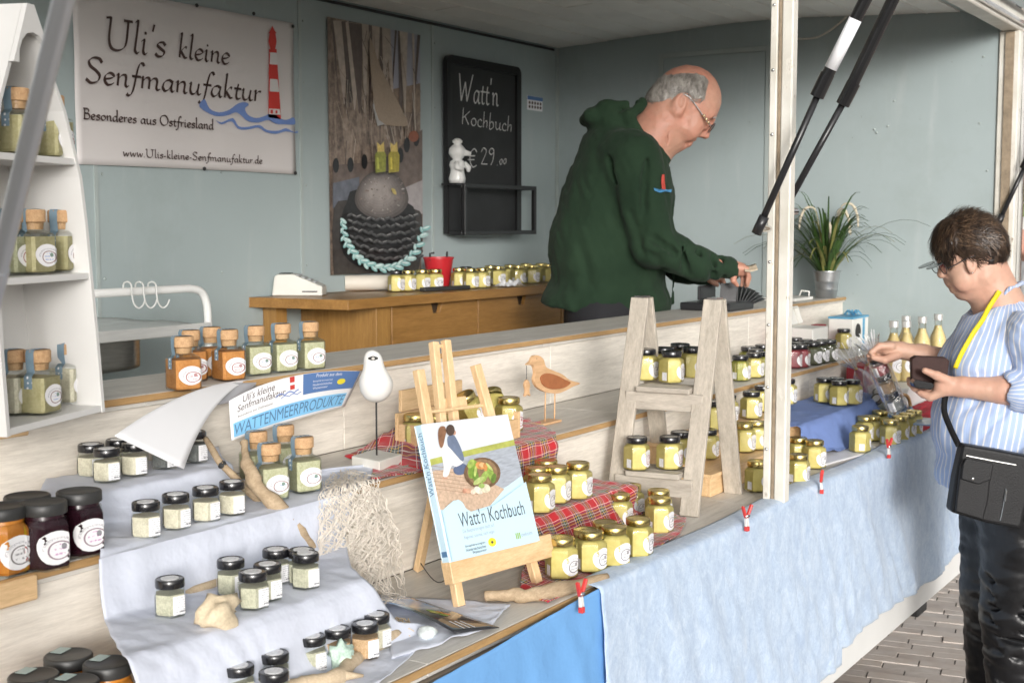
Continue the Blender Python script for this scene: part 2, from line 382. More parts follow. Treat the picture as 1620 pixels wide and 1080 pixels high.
# sill, front skirting panel, floor and support legs
B().box(X0, XE+.045, -.02, .02, .452, .612).obj('sill_beam', M_white, bevel=.004, **W)
B().box(X0, XE+.04, -.002, .0055, .613, ZL-.03).obj('front_panel', M_white, **W)
B().box(X0, XE+.04, .021, YW+.04, .47, .515).obj('floor', pm('floor_vinyl', (.42, .41, .39), .6), **W)
for q, s in (((1436, 985), 1), ((1552, 893), .9), ((1278, 1078), 1.)):
    xx = float(ony(q[0], q[1]-20, .10)[0]); lg = B()
    lg.bar((xx, .10, .47), (xx+.03, .10, .37), .07*s, .07*s); lg.box(xx-.02, xx+.08, .06, .15, .34, .37)
    lg.obj('underbody_bracket', M_dark, bevel=.003, **W)
for wx_ in (2.05, 2.75):
    for wy_ in (.16, 1.55):
        tyre = B().lathe([(.20, -.08), (.29, -.085), (.31, -.06), (.31, .06), (.29, .085), (.20, .08)], 32, None, Matrix.Translation((wx_, wy_, .31)) @ Matrix.Rotation(PI/2, 4, 'X'), cap=False).obj('wheel', M_dark, auto=40, **W); B().lathe([(.205, -.05), (.19, .03), (.08, .05), (.0005, .05)], 28, None, Matrix.Translation((wx_, wy_, .31)) @ Matrix.Rotation(PI/2, 4, 'X')).obj('rim', M_chrome, tyre, world=True, auto=40)
# flaps swung up over the counter, hinged at the header rail
for a, b in ((X0, XP-.02), (XP+.02, XE+.05)):
    fl = B().add([(x, y, z) for x in (a, b) for y, z in ((-.055, 2.345), (-.34, 2.66), (-.78, 3.02), (-.795, 3.04), (-.355, 2.68), (-.07, 2.365))], [(5,4,3,2,1,0),(6,7,8,9,10,11)] + [(i, (i+1) % 6, 6+(i+1) % 6, 6+i) for i in range(6)]).obj('roof_flap', M_wall, **W)
    for x in (a-.004, b-.030):
        e = B()
        for (y0, z0), (y1, z1) in (((-.055, 2.335), (-.34, 2.65)), ((-.34, 2.65), (-.78, 3.01))):
            e.bar((x+.017, y0, z0), (x+.017, y1, z1), .034, .05)
        e.obj('flap_edge_frame', M_white, fl, world=True, bevel=.006, seg=2)
    B().box(a+.04, b-.04, -.80, -.76, 2.95, 3.0).obj('flap_edge_frame', M_white, fl, world=True)
# gas struts
def strut(p0, p1, p2, r1, r2, mat1, mat2, sticker=None, name='gas_strut', bolt=.075):
    p0, p1, p2 = map(lambda q: np.array(q, float), (p0, p1, p2)); d = (p2-p0)/np.linalg.norm(p2-p0)
    s = B().tube([p1, p1+(p2-p1)*.2, p2], r1, 14).obj(name, mat1, auto=40, **W)
    B().tube([p0, p1+d*.01], r2, 10).obj('rod', mat2, s, smooth=True, world=True)
    B().tube([p1-d*.012, p1+d*.04], r1*1.14, 14).obj('cylinder_collar', mat1, s, auto=40, world=True)
    B().tube([p0-d*.012, p0+d*.03], r2*1.5, 10).obj('ball_socket', M_black, s, smooth=True, world=True)
    B().tube([p0-np.array([.004, 0, 0]), p0+np.array([bolt, 0, 0])], .008, 10).obj('pivot_bolt', M_chrome, s, auto=40, world=True)
    if sticker:
        a, b = p1+(p2-p1)*sticker[0], p1+(p2-p1)*sticker[1]
        B().tube([a, b], r1*1.03, 14).obj('label_sticker', M_paper, s, smooth=True, world=True)
def spt(x, y, Y): return ony(x, y, Y)
# both struts lean out of the opening: Y falls as they rise
xs1 = XP-.075
strut(onx(1200, 362, xs1), onx(1296, 145, xs1), onx(1300+100, -62, xs1), .0135, .0075, M_blackgl, M_black, (.18, .56))
xs2 = XP+.055
strut(onx(1240, 334, xs2), onx(1337, 158, xs2), onx(1337+105, -62, xs2), .0135, .0075, M_blackgl, M_black)
strut(onx(1580, 352, XE-.03), onx(1622, 262, XE-.03), onx(1700, 90, XE-.03), .014, .008, M_blackgl, M_black)
M_alu = pm('dull_aluminium', (.56, .57, .59), .38, .08, 6, metal=.85)
sp1 = ony(108, -30, -.30); spm = ony(-6, 440, -.12); sp0 = spm+(spm-sp1)*.22
strut(sp0, sp0+(sp1-sp0)*.10, sp0+(sp1-sp0)*1.2, .0082, .0062, M_alu, M_alu, bolt=-.05)
post(float(sp0[0])-.05, ZL+.003, 2.285)
# cable along the end wall top
cp = [onx(x, y, XE-.012) for x, y in ((1250, 62), (1290, 60), (1318, 45), (1340, 25), (1346, 8))]
B().tube(catmull(cp, 5), .004, 6).obj('cable', M_chip, smooth=True, **W)
lp = onx(1332, 6, XE-.25); B().box(lp[0]-.03, lp[0]+.03, lp[1]-.05, lp[1]+.05, lp[2], lp[2]+.012).obj('cable_clip', M_black, bevel=.003, **W)

# ---------------------------------------------------------------- stepped display counter
ctr = thing('stepped_counter', 'three-step display counter in grey oak laminate with oak edge strips', 'display counter', (2.7, .3, .515))
W2 = dict(parent=ctr, world=True)
xe = XE-.003
B().box(X0, xe, .006, YB-.003, .516, ZL-.022).obj('counter_base', pm('ply', (.3, .25, .2), .7), **W2)
for name, ya, yb, z in (('low', .012, Y2+.016, ZL), ('mid', Y2+.010, Y1+.016, ZM), ('top', Y1+.010, YB, ZT)):
    cuts = [X0, 1.46, 2.71, 3.93, xe]
    for a, b in zip(cuts[:-1], cuts[1:]):
        B().box(a+.0006, b-.0006, ya, yb, z-.02, z).obj('tread_board', M_lamh, bevel=.0008, **W2)
    B().box(X0, xe, ya-.006, ya-.0008, z-.012, z-.0005).obj('edge_strip', M_oaktrim, bevel=.0015, **W2)
for ya, z0, z1, cuts in ((Y2+.017, ZL+.0006, ZM-.0205, (X0, 1.30, 1.965, 2.9, 3.9, xe)), (Y1+.017, ZM+.0006, ZT-.0205, (X0, 1.05, 1.965, 2.75, 4.0, xe))):
    for a, b in zip(cuts[:-1], cuts[1:]):
        B().box(a+.0008, b-.0008, ya, ya+.016, z0, z1).obj('riser_board', M_lamv, bevel=.001, **W2)
    B().box(X0, xe, ya+.017, YB-.006, z0-.15, z1-.002).obj('counter_base', pm('ply', (.3, .25, .2), .7), **W2)
B().box(X0, xe, YB-.0055, YB-.0005, .516, ZT-.021).obj('counter_back', M_lamv, **W2)
# raw pine battens screwed in front of the two upper steps at the left end
for (xa, ya), (xb, yb), z, hh in (((0, 657), (46, 660), ZT, .026), ((0, 917), (60, 905), ZM, .035)):
    pr_ = onz(xb, yb, z); B().box(X0, float(pr_[0]), float(pr_[1])-.0, float(pr_[1])+.055, z-hh, z-.003).obj('pine_batten', M_pine, bevel=.002, **W2)
# ================================================================ goods: jars of every kind
def label_mat(name, ring, ink, ink2=None):
    n = NT(name); t = n.new('ShaderNodeTexCoord'); x, y, _ = n.sepxy(t.outputs['UV'])
    dx = n.math('SUBTRACT', x, .56); dy = n.math('MULTIPLY', n.math('SUBTRACT', y, .42), 1.15)
    r = n.math('SQRT', n.math('ADD', n.math('MULTIPLY', dx, dx), n.math('MULTIPLY', dy, dy)))
    ringm = n.math('LESS_THAN', n.math('ABSOLUTE', n.math('SUBTRACT', r, .30)), .022)
    v = n.co('UV', (1, 1, 1), True); vs = n.co('UV', (34, 5, 1), True)
    tx = n.math('GREATER_THAN', n.noise(vs, 1.0, 2), .50)
    rows = n.math('LESS_THAN', n.math('FRACT', n.math('MULTIPLY', y, 7.0)), .42)
    inn = n.math('LESS_THAN', r, .22)
    tm = n.math('MULTIPLY', n.math('MULTIPLY', tx, rows), inn)
    arc = n.math('MULTIPLY', n.math('LESS_THAN', n.math('ABSOLUTE', n.math('SUBTRACT', r, .42)), .035), n.math('GREATER_THAN', y, .45))
    arc = n.math('MULTIPLY', arc, n.math('GREATER_THAN', n.noise(n.co('UV', (26, 26, 1)), 1.2, 2), .48))
    blob = n.math('LESS_THAN', n.math('ADD', n.math('POWER', n.math('MULTIPLY', n.math('SUBTRACT', x, .68), 14), 2), n.math('POWER', n.math('MULTIPLY', n.math('SUBTRACT', y, .52), 11), 2)), 1)
    c = n.mix(ringm, (.84, .83, .84), ring); c = n.mix(n.math('MULTIPLY', tm, .75), c, ink); c = n.mix(n.math('MULTIPLY', arc, .55), c, (.25, .24, .28))
    c = n.mix(n.math('MULTIPLY', blob, .8), c, ink2 or ring); n.base(c, .42, spec=.4); return n.m
def rectlabel_mat(name):
    n = NT(name); t = n.new('ShaderNodeTexCoord'); x, y, _ = n.sepxy(t.outputs['UV'])
    tx = n.math('GREATER_THAN', n.noise(n.co('UV', (30, 5, 1), True), 1.0, 2), .47)
    rows = n.math('LESS_THAN', n.math('FRACT', n.math('MULTIPLY', y, 8.0)), .33)
    side = n.math('MULTIPLY', n.math('GREATER_THAN', x, .2), n.math('LESS_THAN', x, .88))
    big = n.math('MULTIPLY', n.math('LESS_THAN', n.math('ABSOLUTE', n.math('SUBTRACT', y, .16)), .05), n.math('GREATER_THAN', x, .42))
    a = n.math('MULTIPLY', n.math('MULTIPLY', tx, rows), n.math('MULTIPLY', side, .75))
    b = n.math('MULTIPLY', n.math('MULTIPLY', big, n.math('GREATER_THAN', n.noise(n.co('UV', (46, 3, 1), True), 1, 1), .45)), .85)
    c = n.mix(a, (.80, .80, .81), (.25, .26, .28)); n.base(n.mix(b, c, (.06, .06, .07)), .45); return n.m
def pulp(name, ca, cb, scale=60, rough=.6, coat=0):
    n = NT(name); v = n.co('Object', (1,1,1), True); a = n.noise(v, scale, 4, .6); b = n.noise(v, scale*4, 3, .6)
    n.base(n.ramp(n.math('ADD', n.math('MULTIPLY', a, .55), n.math('MULTIPLY', b, .45)), [(.35, cb), (.62, ca)]), rough, spec=.4, coat=coat); n.bump(b, .3, .001); return n.m
M_must = pulp('mustard', (.68, .575, .20), (.60, .49, .14), 22, .5)
M_mustg = pulp('green_mustard', (.40, .38, .08), (.30, .29, .06), 40, .45)
M_must2 = pulp('pale_mustard', (.60, .50, .16), (.48, .37, .09), 60, .45)
M_pink = pulp('red_mustard', (.30, .05, .06), (.20, .03, .045), 30, .4)
M_herb = pulp('dried_herbs', (.60, .59, .40), (.42, .42, .24), 90)
M_herb2 = pulp('ground_herbs', (.52, .47, .27), (.42, .37, .19), 60)
M_chili = pulp('ground_chili', (.66, .30, .09), (.52, .20, .05), 70)
M_spice = pulp('pale_spice', (.80, .75, .60), (.58, .53, .40), 110)
M_spiceg = pulp('herb_salt', (.66, .64, .50), (.42, .41, .30), 110)
M_spicer = pulp('red_spice', (.74, .52, .33), (.50, .30, .15), 110)
M_spiced = pulp('dark_spice', (.20, .205, .20), (.10, .105, .105), 90)
M_jamd = pulp('dark_berry_jam', (.028, .006, .012), (.016, .004, .008), 20, .25)
M_jamo = pulp('orange_jelly', (.66, .26, .04), (.56, .19, .025), 20, .25)
M_jamy = pulp('yellow_jelly', (.60, .36, .015), (.55, .30, .01), 20, .25)
M_oil = pulp('dark_olives', (.10, .10, .05), (.05, .055, .03), 40, .35)
M_gold = pm('gold_lid', (.62, .50, .20), .25, .08, metal=1)
M_blid = pm('black_lid', (.012, .012, .014), .22, .2, coat=.4)
M_glid = pm('dull_black_lid', (.035, .035, .034), .42, .15)
M_glass = glass('jar_glass', (.97, .985, .975)); M_cork = pulp('cork', (.62, .40, .22), (.44, .25, .12), 160, .8)
M_ovalr = label_mat('oval_label_red', (.35, .10, .10), (.62, .16, .18)); M_ovalb = label_mat('oval_label_blue', (.33, .22, .22), (.25, .36, .70), (.05, .16, .10))
M_ovalk = label_mat('oval_label_dark', (.22, .20, .20), (.20, .19, .20)); M_ovalv = label_mat('oval_label_violet', (.30, .22, .26), (.50, .20, .45), (.12, .12, .14))
M_rect = rectlabel_mat('spice_label')
M_sticker = pm('lid_sticker', (.72, .72, .73), .4, .25, 300)
def ribbon_mat():
    n = NT('dotted_ribbon'); v = n.co('Object', (1,1,1)); vo = n.new('ShaderNodeTexVoronoi'); n.t.links.new(v, vo.inputs['Vector']); vo.inputs['Scale'].default_value = 130; vo.inputs['Randomness'].default_value = .15
    n.base(n.mix(n.math('LESS_THAN', vo.outputs['Distance'], .28), (.20, .29, .36), (.8, .8, .8)), .7); return n.m
M_ribbon = ribbon_mat()

def body_shape(k, soft):
    def f(r, th, pr):
        q = pr[2] if len(pr) > 2 else 0.0
        # flats face -Y: shift so that a flat centre sits at th = -90 deg
        s = 2*PI/k; a = ((th+PI/2+s/2) % s)-s/2
        return r*(1-q)+q*min(r/math.cos(a), r*(1+soft))
    return f
KIND = {}
def make_kind(key, name, k, soft, A, hb, rn, h, lid, fill, labkind, lidr, lidh, inner=.955, nn=36):
    """A: half width over flats, hb: height of the body, rn: neck radius, h: full height"""
    S = body_shape(k, soft)
    pb = [(A*.80, .0006, .9), (A*.96, .002, 1), (A, .006, 1), (A, hb*.86, 1), (A*.97, hb*.93, .8), (rn*1.12, hb*.99, .2), (rn, hb*1.01, 0), (rn, h-lidh*.5, 0)]
    gb = B().lathe(pb, nn, S, cap=True)
    i = inner; top = fill*h
    pc = [(A*.76*i, .003, .9), (A*.93*i, .0045, 1), (A*i, .008, 1)]
    if top > hb*.95: pc += [(A*i, hb*.85, 1), (A*.95*i, hb*.92, .8), (rn*1.05*i, hb*.985, .2), (rn*.98*i, top, 0)]
    else: pc += [(A*i, top, 1)]
    cb = B().lathe(pc, nn, S)
    d = dict(name=name, h=h, A=A, glass=gb.mesh('glass', True), cont=cb.mesh('contents', True), A_=A)
    lb = B()
    if lid == 'screw':
        lp = [(lidr*.985, h-lidh), (lidr, h-lidh+.0012), (lidr, h-.0022), (lidr*.96, h-.0004), (lidr*.90, h), (lidr*.86, h-.0008), (.0004, h-.0008)]
        lb.lathe(lp, 28)
    else:
        lb.lathe([(rn*.86, hb*1.03), (rn*.93, h-.019), (rn*1.12, h-.017), (rn*1.13, h-.002), (rn*1.05, h), (.0004, h)], 20)
    d['lid'] = lb.mesh('lid')
    for q in (d['lid'],):
        q.polygons.foreach_set('use_smooth', [True]*len(q.polygons)); q.set_sharp_from_angle(angle=rad(35))
    d['glass'].set_sharp_from_angle(angle=rad(18)); d['cont'].set_sharp_from_angle(angle=rad(18))
    def patch(th0, hw, zc, hh, oval=True, off=1.012, nr=5, ns=20):
        b = B(); b.uv = {}; vs = []; fs = []
        def P(u, v):
            th = th0+u*hw/A; r = S(A, th, (A, 0, 1))*off; return (r*math.cos(th), r*math.sin(th), zc+v*hh)
        if oval:
            vs.append(P(0, 0)); b.uv[0] = (.5, .5)
            for q in range(1, nr+1):
                for m_ in range(ns):
                    a = 2*PI*m_/ns; rr = q/nr; u = rr*math.cos(a); v = rr*math.sin(a); wob = 1+.10*math.exp(-((a-2.5)/.55)**2)
                    vs.append(P(u*wob, v*wob)); b.uv[len(vs)-1] = (.5+.5*u, .5+.5*v)
            fs += [(0, 1+m_, 1+(m_+1) % ns) for m_ in range(ns)]
            fs += [(1+(q-1)*ns+m_, 1+q*ns+m_, 1+q*ns+(m_+1) % ns, 1+(q-1)*ns+(m_+1) % ns) for q in range(1, nr) for m_ in range(ns)]
            b.add(vs, fs)
        else:
            uvs = b.uv; n0 = 10
            for j in range(2):
                for i_ in range(n0+1):
                    u = -1+2*i_/n0; v = -1+2*j; vs.append(P(u, v)); uvs[len(vs)-1] = (.5+.5*u, .5+.5*v)
            b.add(vs, [(i_, i_+1, n0+1+i_+1, n0+1+i_) for i_ in range(n0)])
        return b.mesh('label')
    if labkind == 'oval':
        d['label'] = patch(-PI/2, A*.84, hb*.46, A*.74)
        d['back'] = patch(-PI/2-rad(112), A*.26, hb*.30, hb*.16, False)
    elif labkind == 'ovalsq':
        d['label'] = patch(-PI/2+.12, A*.80, hb*.44, A*.68, off=1.01)
        rb = B(); w_ = .0065
        path = [(rn*.9, h+.0006), (rn*.2, h+.0012), (-rn*1.0, h+.0012), (-rn*1.16, h-.003), (-rn*1.17, h-.016), (-A*.72, hb*1.0), (-A*1.015, hb*.90), (-A*1.02, hb*.62)]
        rb.grid(len(path)-1, 1, lambda u, v: (path[round(u*(len(path)-1))][0], (v-.5)*2*w_, path[round(u*(len(path)-1))][1]))
        d['ribbon'] = rb.mesh('ribbon', True)
    elif labkind == 'rect':
        d['label'] = patch(-PI/2+.2, A*.52, hb*.46, hb*.33, False)
        d['sticker'] = B().lathe([(lidr*.62, h-.0006), (lidr*.62, h+.0002), (.0003, h+.0002)], 20).mesh('lid_sticker')
        d['back'] = patch(-PI/2-rad(125), A*.45, hb*.42, hb*.30, False)
    KIND[key] = d
make_kind('must', 'mustard_jar', 6, .142, .0258, .058, .0205, .0735, 'screw', .80, 'oval', .0232, .0125, .985)
make_kind('jam', 'jam_jar', 6, .142, .0300, .068, .0255, .0880, 'screw', .90, 'oval', .0300, .0150, .985)
make_kind('spice', 'spice_jar', 6, .142, .0196, .0385, .0165, .0515, 'screw', .62, 'rect', .0196, .0115, .93)
make_kind('cork', 'cork_jar', 4, .30, .0236, .0615, .0162, .0915, 'cork', .585, 'ovalsq', 0, .015, .95)
SPARE = {}
def jar(key, pos, label, group, cont, lid=None, lab=None, rot=0.0, tilt=None, ribbon=True):
    d = KIND[key]; e = thing(d['name'], label, 'jar', pos, rot, group)
    if tilt is not None: e.matrix_basis = tilt
    def part(nm, me, m):
        o = bpy.data.objects.new(nm, me); COL.objects.link(o); o.parent = e
        kk = (me.name, m.name)
        if kk not in SPARE:
            c = me if not me.materials else me.copy()
            c.materials.clear(); c.materials.append(m); SPARE[kk] = c
        o.data = SPARE[kk]; return o
    part('glass', d['glass'], M_glass); part('contents', d['cont'], cont)
    if key == 'cork': part('cork', d['lid'], M_cork); part('label', d['label'], lab or M_ovalb)
    else:
        l = part('lid', d['lid'], lid or M_blid); part('label', d['label'], lab or (M_rect if key == 'spice' else M_ovalk))
        if key == 'spice':
            s = part('lid_sticker', d['sticker'], M_sticker); s.parent = l
        if 'back' in d: part('back_label', d['back'], M_sticker if key == 'must' else M_rect)
    if key == 'cork' and ribbon: part('ribbon', d['ribbon'], M_ribbon)
    return e
def jb(key, x, y, z, label, group, cont, rot=None, **kw):
    """base: pixel of the front of the jar's foot on the level z"""
    p = onz(x, y, z); d = ray(x, y)[:2]; d = d/np.linalg.norm(d); p[:2] += d*KIND[key]['A']*.92
    return jar(key, p, label, group, cont, rot=random.uniform(-.22, .22) if rot is None else rot, **kw)
def jt(key, x, y, z, label, group, cont, rot=None, **kw):
    """top: pixel of the middle of the jar's lid, jar standing on level z"""
    p = onz(x, y, z+KIND[key]['h']); p[2] = z
    return jar(key, p, label, group, cont, rot=random.uniform(-.22, .22) if rot is None else rot, **kw)
def blob(name, m, c, r, seed=1, amp=.25, parent=None, freq=1.6, sub=3, flat=(1,1,1), world=True):
    import bmesh
    bm = bmesh.new(); bmesh.ops.create_icosphere(bm, subdivisions=sub, radius=1.0)
    P = np.array([v.co for v in bm.verts]); dsp = 1+amp*vnoise(P*freq+seed*7.3, seed)+amp*.45*vnoise(P*freq*2.7+seed, seed+3)
    for v, k in zip(bm.verts, dsp): v.co = Vector((v.co.x*k*r*flat[0]+c[0], v.co.y*k*r*flat[1]+c[1], v.co.z*k*r*flat[2]+c[2]))
    me = bpy.data.meshes.new(name); bm.to_mesh(me); bm.free(); me.polygons.foreach_set('use_smooth', [True]*len(me.polygons))
    return link(name, me, m, parent, world=world and parent is not None)
def at_dist(x, y, P0, d, far=True):
    r = ray(x, y); o = CAM-np.array(P0); a = r @ r; b = 2*(r @ o); c = o @ o-d*d; D = max(b*b-4*a*c, 0)
    return CAM+r*((-b+(1 if far else -1)*math.sqrt(D))/(2*a))
def stick(name, pts, rads, m, label, cat, n=9, amp=.18, seed=1, group=None, knots=()):
    C_ = catmull(pts, 8); R_ = np.interp(np.linspace(0, len(rads)-1, len(C_)), range(len(rads)), rads)
    R_ = [r*(1+amp*nz(i*.45, seed*3.1)) for i, r in enumerate(R_)]
    C_ = [p+np.array([nz(i*.3, seed), nz(i*.3, seed+5), nz(i*.3, seed+9)])*R_[i]*.25 for i, p in enumerate(C_)]
    b = B().tube(C_, R_, n)
    for q, rr, e, re in knots: b.tube([q, tuple((np.array(q)+np.array(e))/2), e], [rr, (rr+re)/2*.9, re], 8)
    return tag(b.obj(name, m, smooth=True), label, cat, group)
# ================================================================ left part of the counter
# ---- white boat-shaped shelf on the top tread
bo = thing('boat_shelf', 'white boat-shaped wooden shelf with curved sides holding corked jars', 'shelf', (1.27, .66, ZT))
Wb = dict(parent=bo, world=True)
M_boat = pm('boat_white', (.72, .71, .69), .5, .04, 6, bump=.05)
fr_ = onz(166, 638, ZT+.012); fl_ = onz(11, 677, ZT+.012)               # front corners of the bottom board
ax = (fr_-fl_); ax[2] = 0; wid = np.linalg.norm(ax); ax /= wid; dp = np.array([-ax[1], ax[0], 0])   # into the depth
DEP = .115
def bp(a, d, z): return fl_*np.array([1,1,0])+ax*a+dp*(d+.055*(z-ZT))+np.array([0, 0, z])
# curved sides: half-width of the hull as a function of height
zs = [0, .10, .18, .283, .345, .44, .503, .55, .58]; hw = [wid/2, wid*.497, wid*.485, wid*.47, wid*.45, wid*.33, wid*.19, wid*.09, wid*.03]
def half(z): return float(np.interp(z, zs, hw))
zz = np.linspace(0, .578, 26)
for sgn, nm in ((1, 'side_board'), (-1, 'side_board')):
    b = B(); cs = [wid/2+sgn*half(z) for z in zz]
    for k in range(len(zz)-1):
        qs = []
        for z, c in ((zz[k], cs[k]), (zz[k+1], cs[k+1])):
            for d in (0, DEP):
                qs += [bp(c, d, ZT+z), bp(c-sgn*.0075, d, ZT+z)]
        b.add(qs, [(0,2,6,4), (1,5,7,3), (0,4,5,1), (2,3,7,6)])
    b.obj(nm, M_boat, **Wb)
bk = B()
for k in range(len(zz)-1):
    bk.add([bp(wid/2-half(zz[k]), DEP+.001, ZT+zz[k]), bp(wid/2+half(zz[k]), DEP+.001, ZT+zz[k]), bp(wid/2+half(zz[k+1]), DEP+.001, ZT+zz[k+1]), bp(wid/2-half(zz[k+1]), DEP+.001, ZT+zz[k+1])], [(0,1,2,3)])
bk.obj('back_board', M_boat, solid=.005, **Wb)
lev = [.0005, float(ony(140, 441, fr_[1]+.02)[2])-ZT, float(ony(120, 262, fr_[1]+.02)[2])-ZT]
for z in lev:
    h_ = half(z)-.008; q = [bp(wid/2+a*h_, d, ZT+z+e) for e in (0, .0095) for d in (.0015, DEP) for a in (-1, 1)]
    B().add(q, [(0,2,3,1),(4,5,7,6),(0,1,5,4),(2,6,7,3),(0,4,6,2),(1,3,7,5)]).obj('shelf_board', M_boat, bevel=.0008, **Wb)
# bow piece: front board closing the top, with an arched cut-out below
b = B(); z0, z1 = .495, .578; arc = []
top = [(wid/2-half(z), z) for z in np.linspace(z0, z1, 8)] + [(wid/2+half(z), z) for z in np.linspace(z1, z0, 8)]
arc = [(wid/2+half(z0)*.75*math.cos(t), z0+.045*math.sin(t)) for t in np.linspace(0, PI, 9)]
out = [bp(a, -.008, ZT+z) for a, z in top+arc] + [bp(a, -.0005, ZT+z) for a, z in top+arc]; n_ = len(top+arc)
b.add(out, [tuple(range(n_)), tuple(range(2*n_-1, n_-1, -1))] + [(i, n_+i, n_+(i+1) % n_, (i+1) % n_) for i in range(n_)]); b.obj('bow_board', M_boat, **Wb)
def boatjar(px, py, d, k, cont, lab, txt, rot):
    r = ray(px, py); o_ = fl_+dp*d; t_ = ((o_-CAM) @ dp)/(r @ dp); p = CAM+r*t_; p[2] = ZT+lev[k]+.0098
    return jar('cork', p, txt, 'corked jars in the boat shelf', cont, lab=lab, rot=rot)
rb_ = math.atan2(ax[1], ax[0])
for px, py, d, k, cont, lab, txt in ((62, 640, .040, 0, M_herb2, M_ovalb, 'corked jar of olive green powder on the bottom board of the boat shelf'), (112, 630, .062, 0, M_spice, M_ovalr, 'corked jar of pale grains beside olive green powder in the boat shelf'), (22, 650, .075, 0, M_spice, M_ovalr, 'corked jar of pale grains at the boat shelf side board'),
        (98, 425, .06, 1, M_herb2, M_ovalb, 'blue-printed corked jar at the curved side, middle board of the boat shelf'), (54, 430, .05, 1, M_herb2, M_ovalb, 'middle corked jar with blue print on the middle board of the boat shelf'), (20, 430, .07, 1, M_herb, M_ovalr, 'corked jar with orange print on the middle board of the boat shelf'),
        (84, 250, .06, 2, M_herb2, M_ovalr, 'red-printed corked jar at the curved side, upper board of the boat shelf'), (28, 247, .05, 2, M_herb2, M_ovalr, 'corked jar with red print in the middle of the upper board of the boat shelf')):
    boatjar(px, py, d, k, cont, lab, txt, rb_+random.uniform(-.25, .1))

# ---- corked jars on the top tread
tg = 'corked jars on the top step'
for x, y, c, l, txt in ((291, 620, M_chili, M_ovalr, 'foremost corked jar of orange powder beside the boat shelf'), (362, 604, M_chili, M_ovalr, 'corked jar of orange powder next to the green herb jars'),
        (404, 595, M_herb, M_ovalb, 'corked jar of green herbs next to the orange powder jars'), (446, 590, M_herb, M_ovalb, 'corked jar of green herbs on the top step, between two others'), (490, 586, M_herb, M_ovalb, 'corked jar of green herbs at the end of the row, beside the seagull figure')):
    jb('cork', x, y, ZT, txt, tg, c, lab=l, rot=-.35+random.uniform(-.12, .12))
for x, y, c in ((300, 522, M_chili), (333, 517, M_chili)):
    jt('cork', x, y, ZT, 'corked orange powder jar behind the front orange jars', tg, c, lab=M_ovalr, rot=-.3)

# ---- jam jars at the left end
for x, y, c, txt in ((72, 906, M_jamd, 'dark berry jam jar with black lid, the one at the step edge beside yellow jelly'), (128, 884, M_jamd, 'dark berry jam jar with black lid next to the pale blue cloth')):
    jb('jam', x, y, ZM, txt, 'jam jars on the middle step', c, lid=M_glid, lab=M_ovalv, rot=-.1)
jt('jam', 43, 782, ZM, 'dark berry jam jar standing behind two others on the middle step', 'jam jars on the middle step', M_jamd, lid=M_glid, lab=M_ovalv)
jb('jam', 8, 914, ZM, 'yellow jelly jar with black lid on the pine batten end', 'jam jars on the middle step', M_jamy, lid=M_glid, lab=M_ovalr, rot=-.2)
jt('jam', 2, 800, ZM, 'jelly jar with black lid behind the yellow jelly jar', 'jam jars on the middle step', M_jamo, lid=M_glid)
for x, y in ((108, 1034), (170, 1046), (53, 1066), (116, 1076)):
    jt('jam', x, y, ZL, 'black-lidded orange jelly jar beside the foot of the cloth', 'orange jelly jars on the low step', M_jamo, lid=M_glid, lab=M_ovalr)
    p = onz(x-12, y-6, ZL+.0882); e = B().box(-.011, .011, -.008, .008, 0, .0004, Matrix.Translation(tuple(p)) @ Matrix.Rotation(.3, 4, 'Z')).obj('seal_strip', pm('mint_seal', (.45, .55, .52), .5), None)
    par = [o for o in COL.objects if o.name.startswith('jam_jar') and o.parent is None][-1]
    e.parent = par; e.matrix_parent_inverse = parent_world(par).inverted()

# ---- pale blue cloth draped in steps over boxes
Z1, Z3 = ZM+.052, ZL+.098
M_pale = pm('pale_blue_cotton', (.60, .63, .72), .85, .03, 5, bump=.45, bscale=22, bdist=.010, sheen=.1, detail=6)
st = [  # Y, z, left px, left py, right px, right py
    (.574, Z1+.006, 70, 742, 345, 690), (.50, Z1+.003, 60, 758, 352, 712), (.445, Z1+.003, 75, 772, 366, 732), (.436, Z1-.02, 95, 790, 372, 750), (.43, ZM+.006, 150, 822, 590, 756),
    (.37, ZM+.0035, 152, 850, 592, 775), (.325, ZM+.003, 155, 878, 575, 795), (.312, ZM-.01, 154, 890, 560, 810), (.306, Z3+.02, 152, 925, 545, 880), (.295, Z3+.003, 158, 950, 548, 908),
    (.20, Z3+.003, 180, 985, 556, 940), (.145, Z3+.002, 196, 1005, 575, 962), (.132, Z3-.012, 205, 1020, 590, 975), (.118, ZL+.03, 222, 1050, 625, 1000), (.100, ZL+.004, 240, 1068, 690, 1003), (.05, ZL+.003, 262, 1090, 650, 1030), (.016, ZL+.003, 290, 1105, 600, 1062)]
sx = np.array([[s[0], s[1], ony(s[2], s[3], s[0])[0], ony(s[4], s[5], s[0])[0]] for s in st])
tt = np.concatenate([[0], np.cumsum(np.hypot(np.diff(sx[:, 0]), np.diff(sx[:, 1]))+.012)]); tt /= tt[-1]
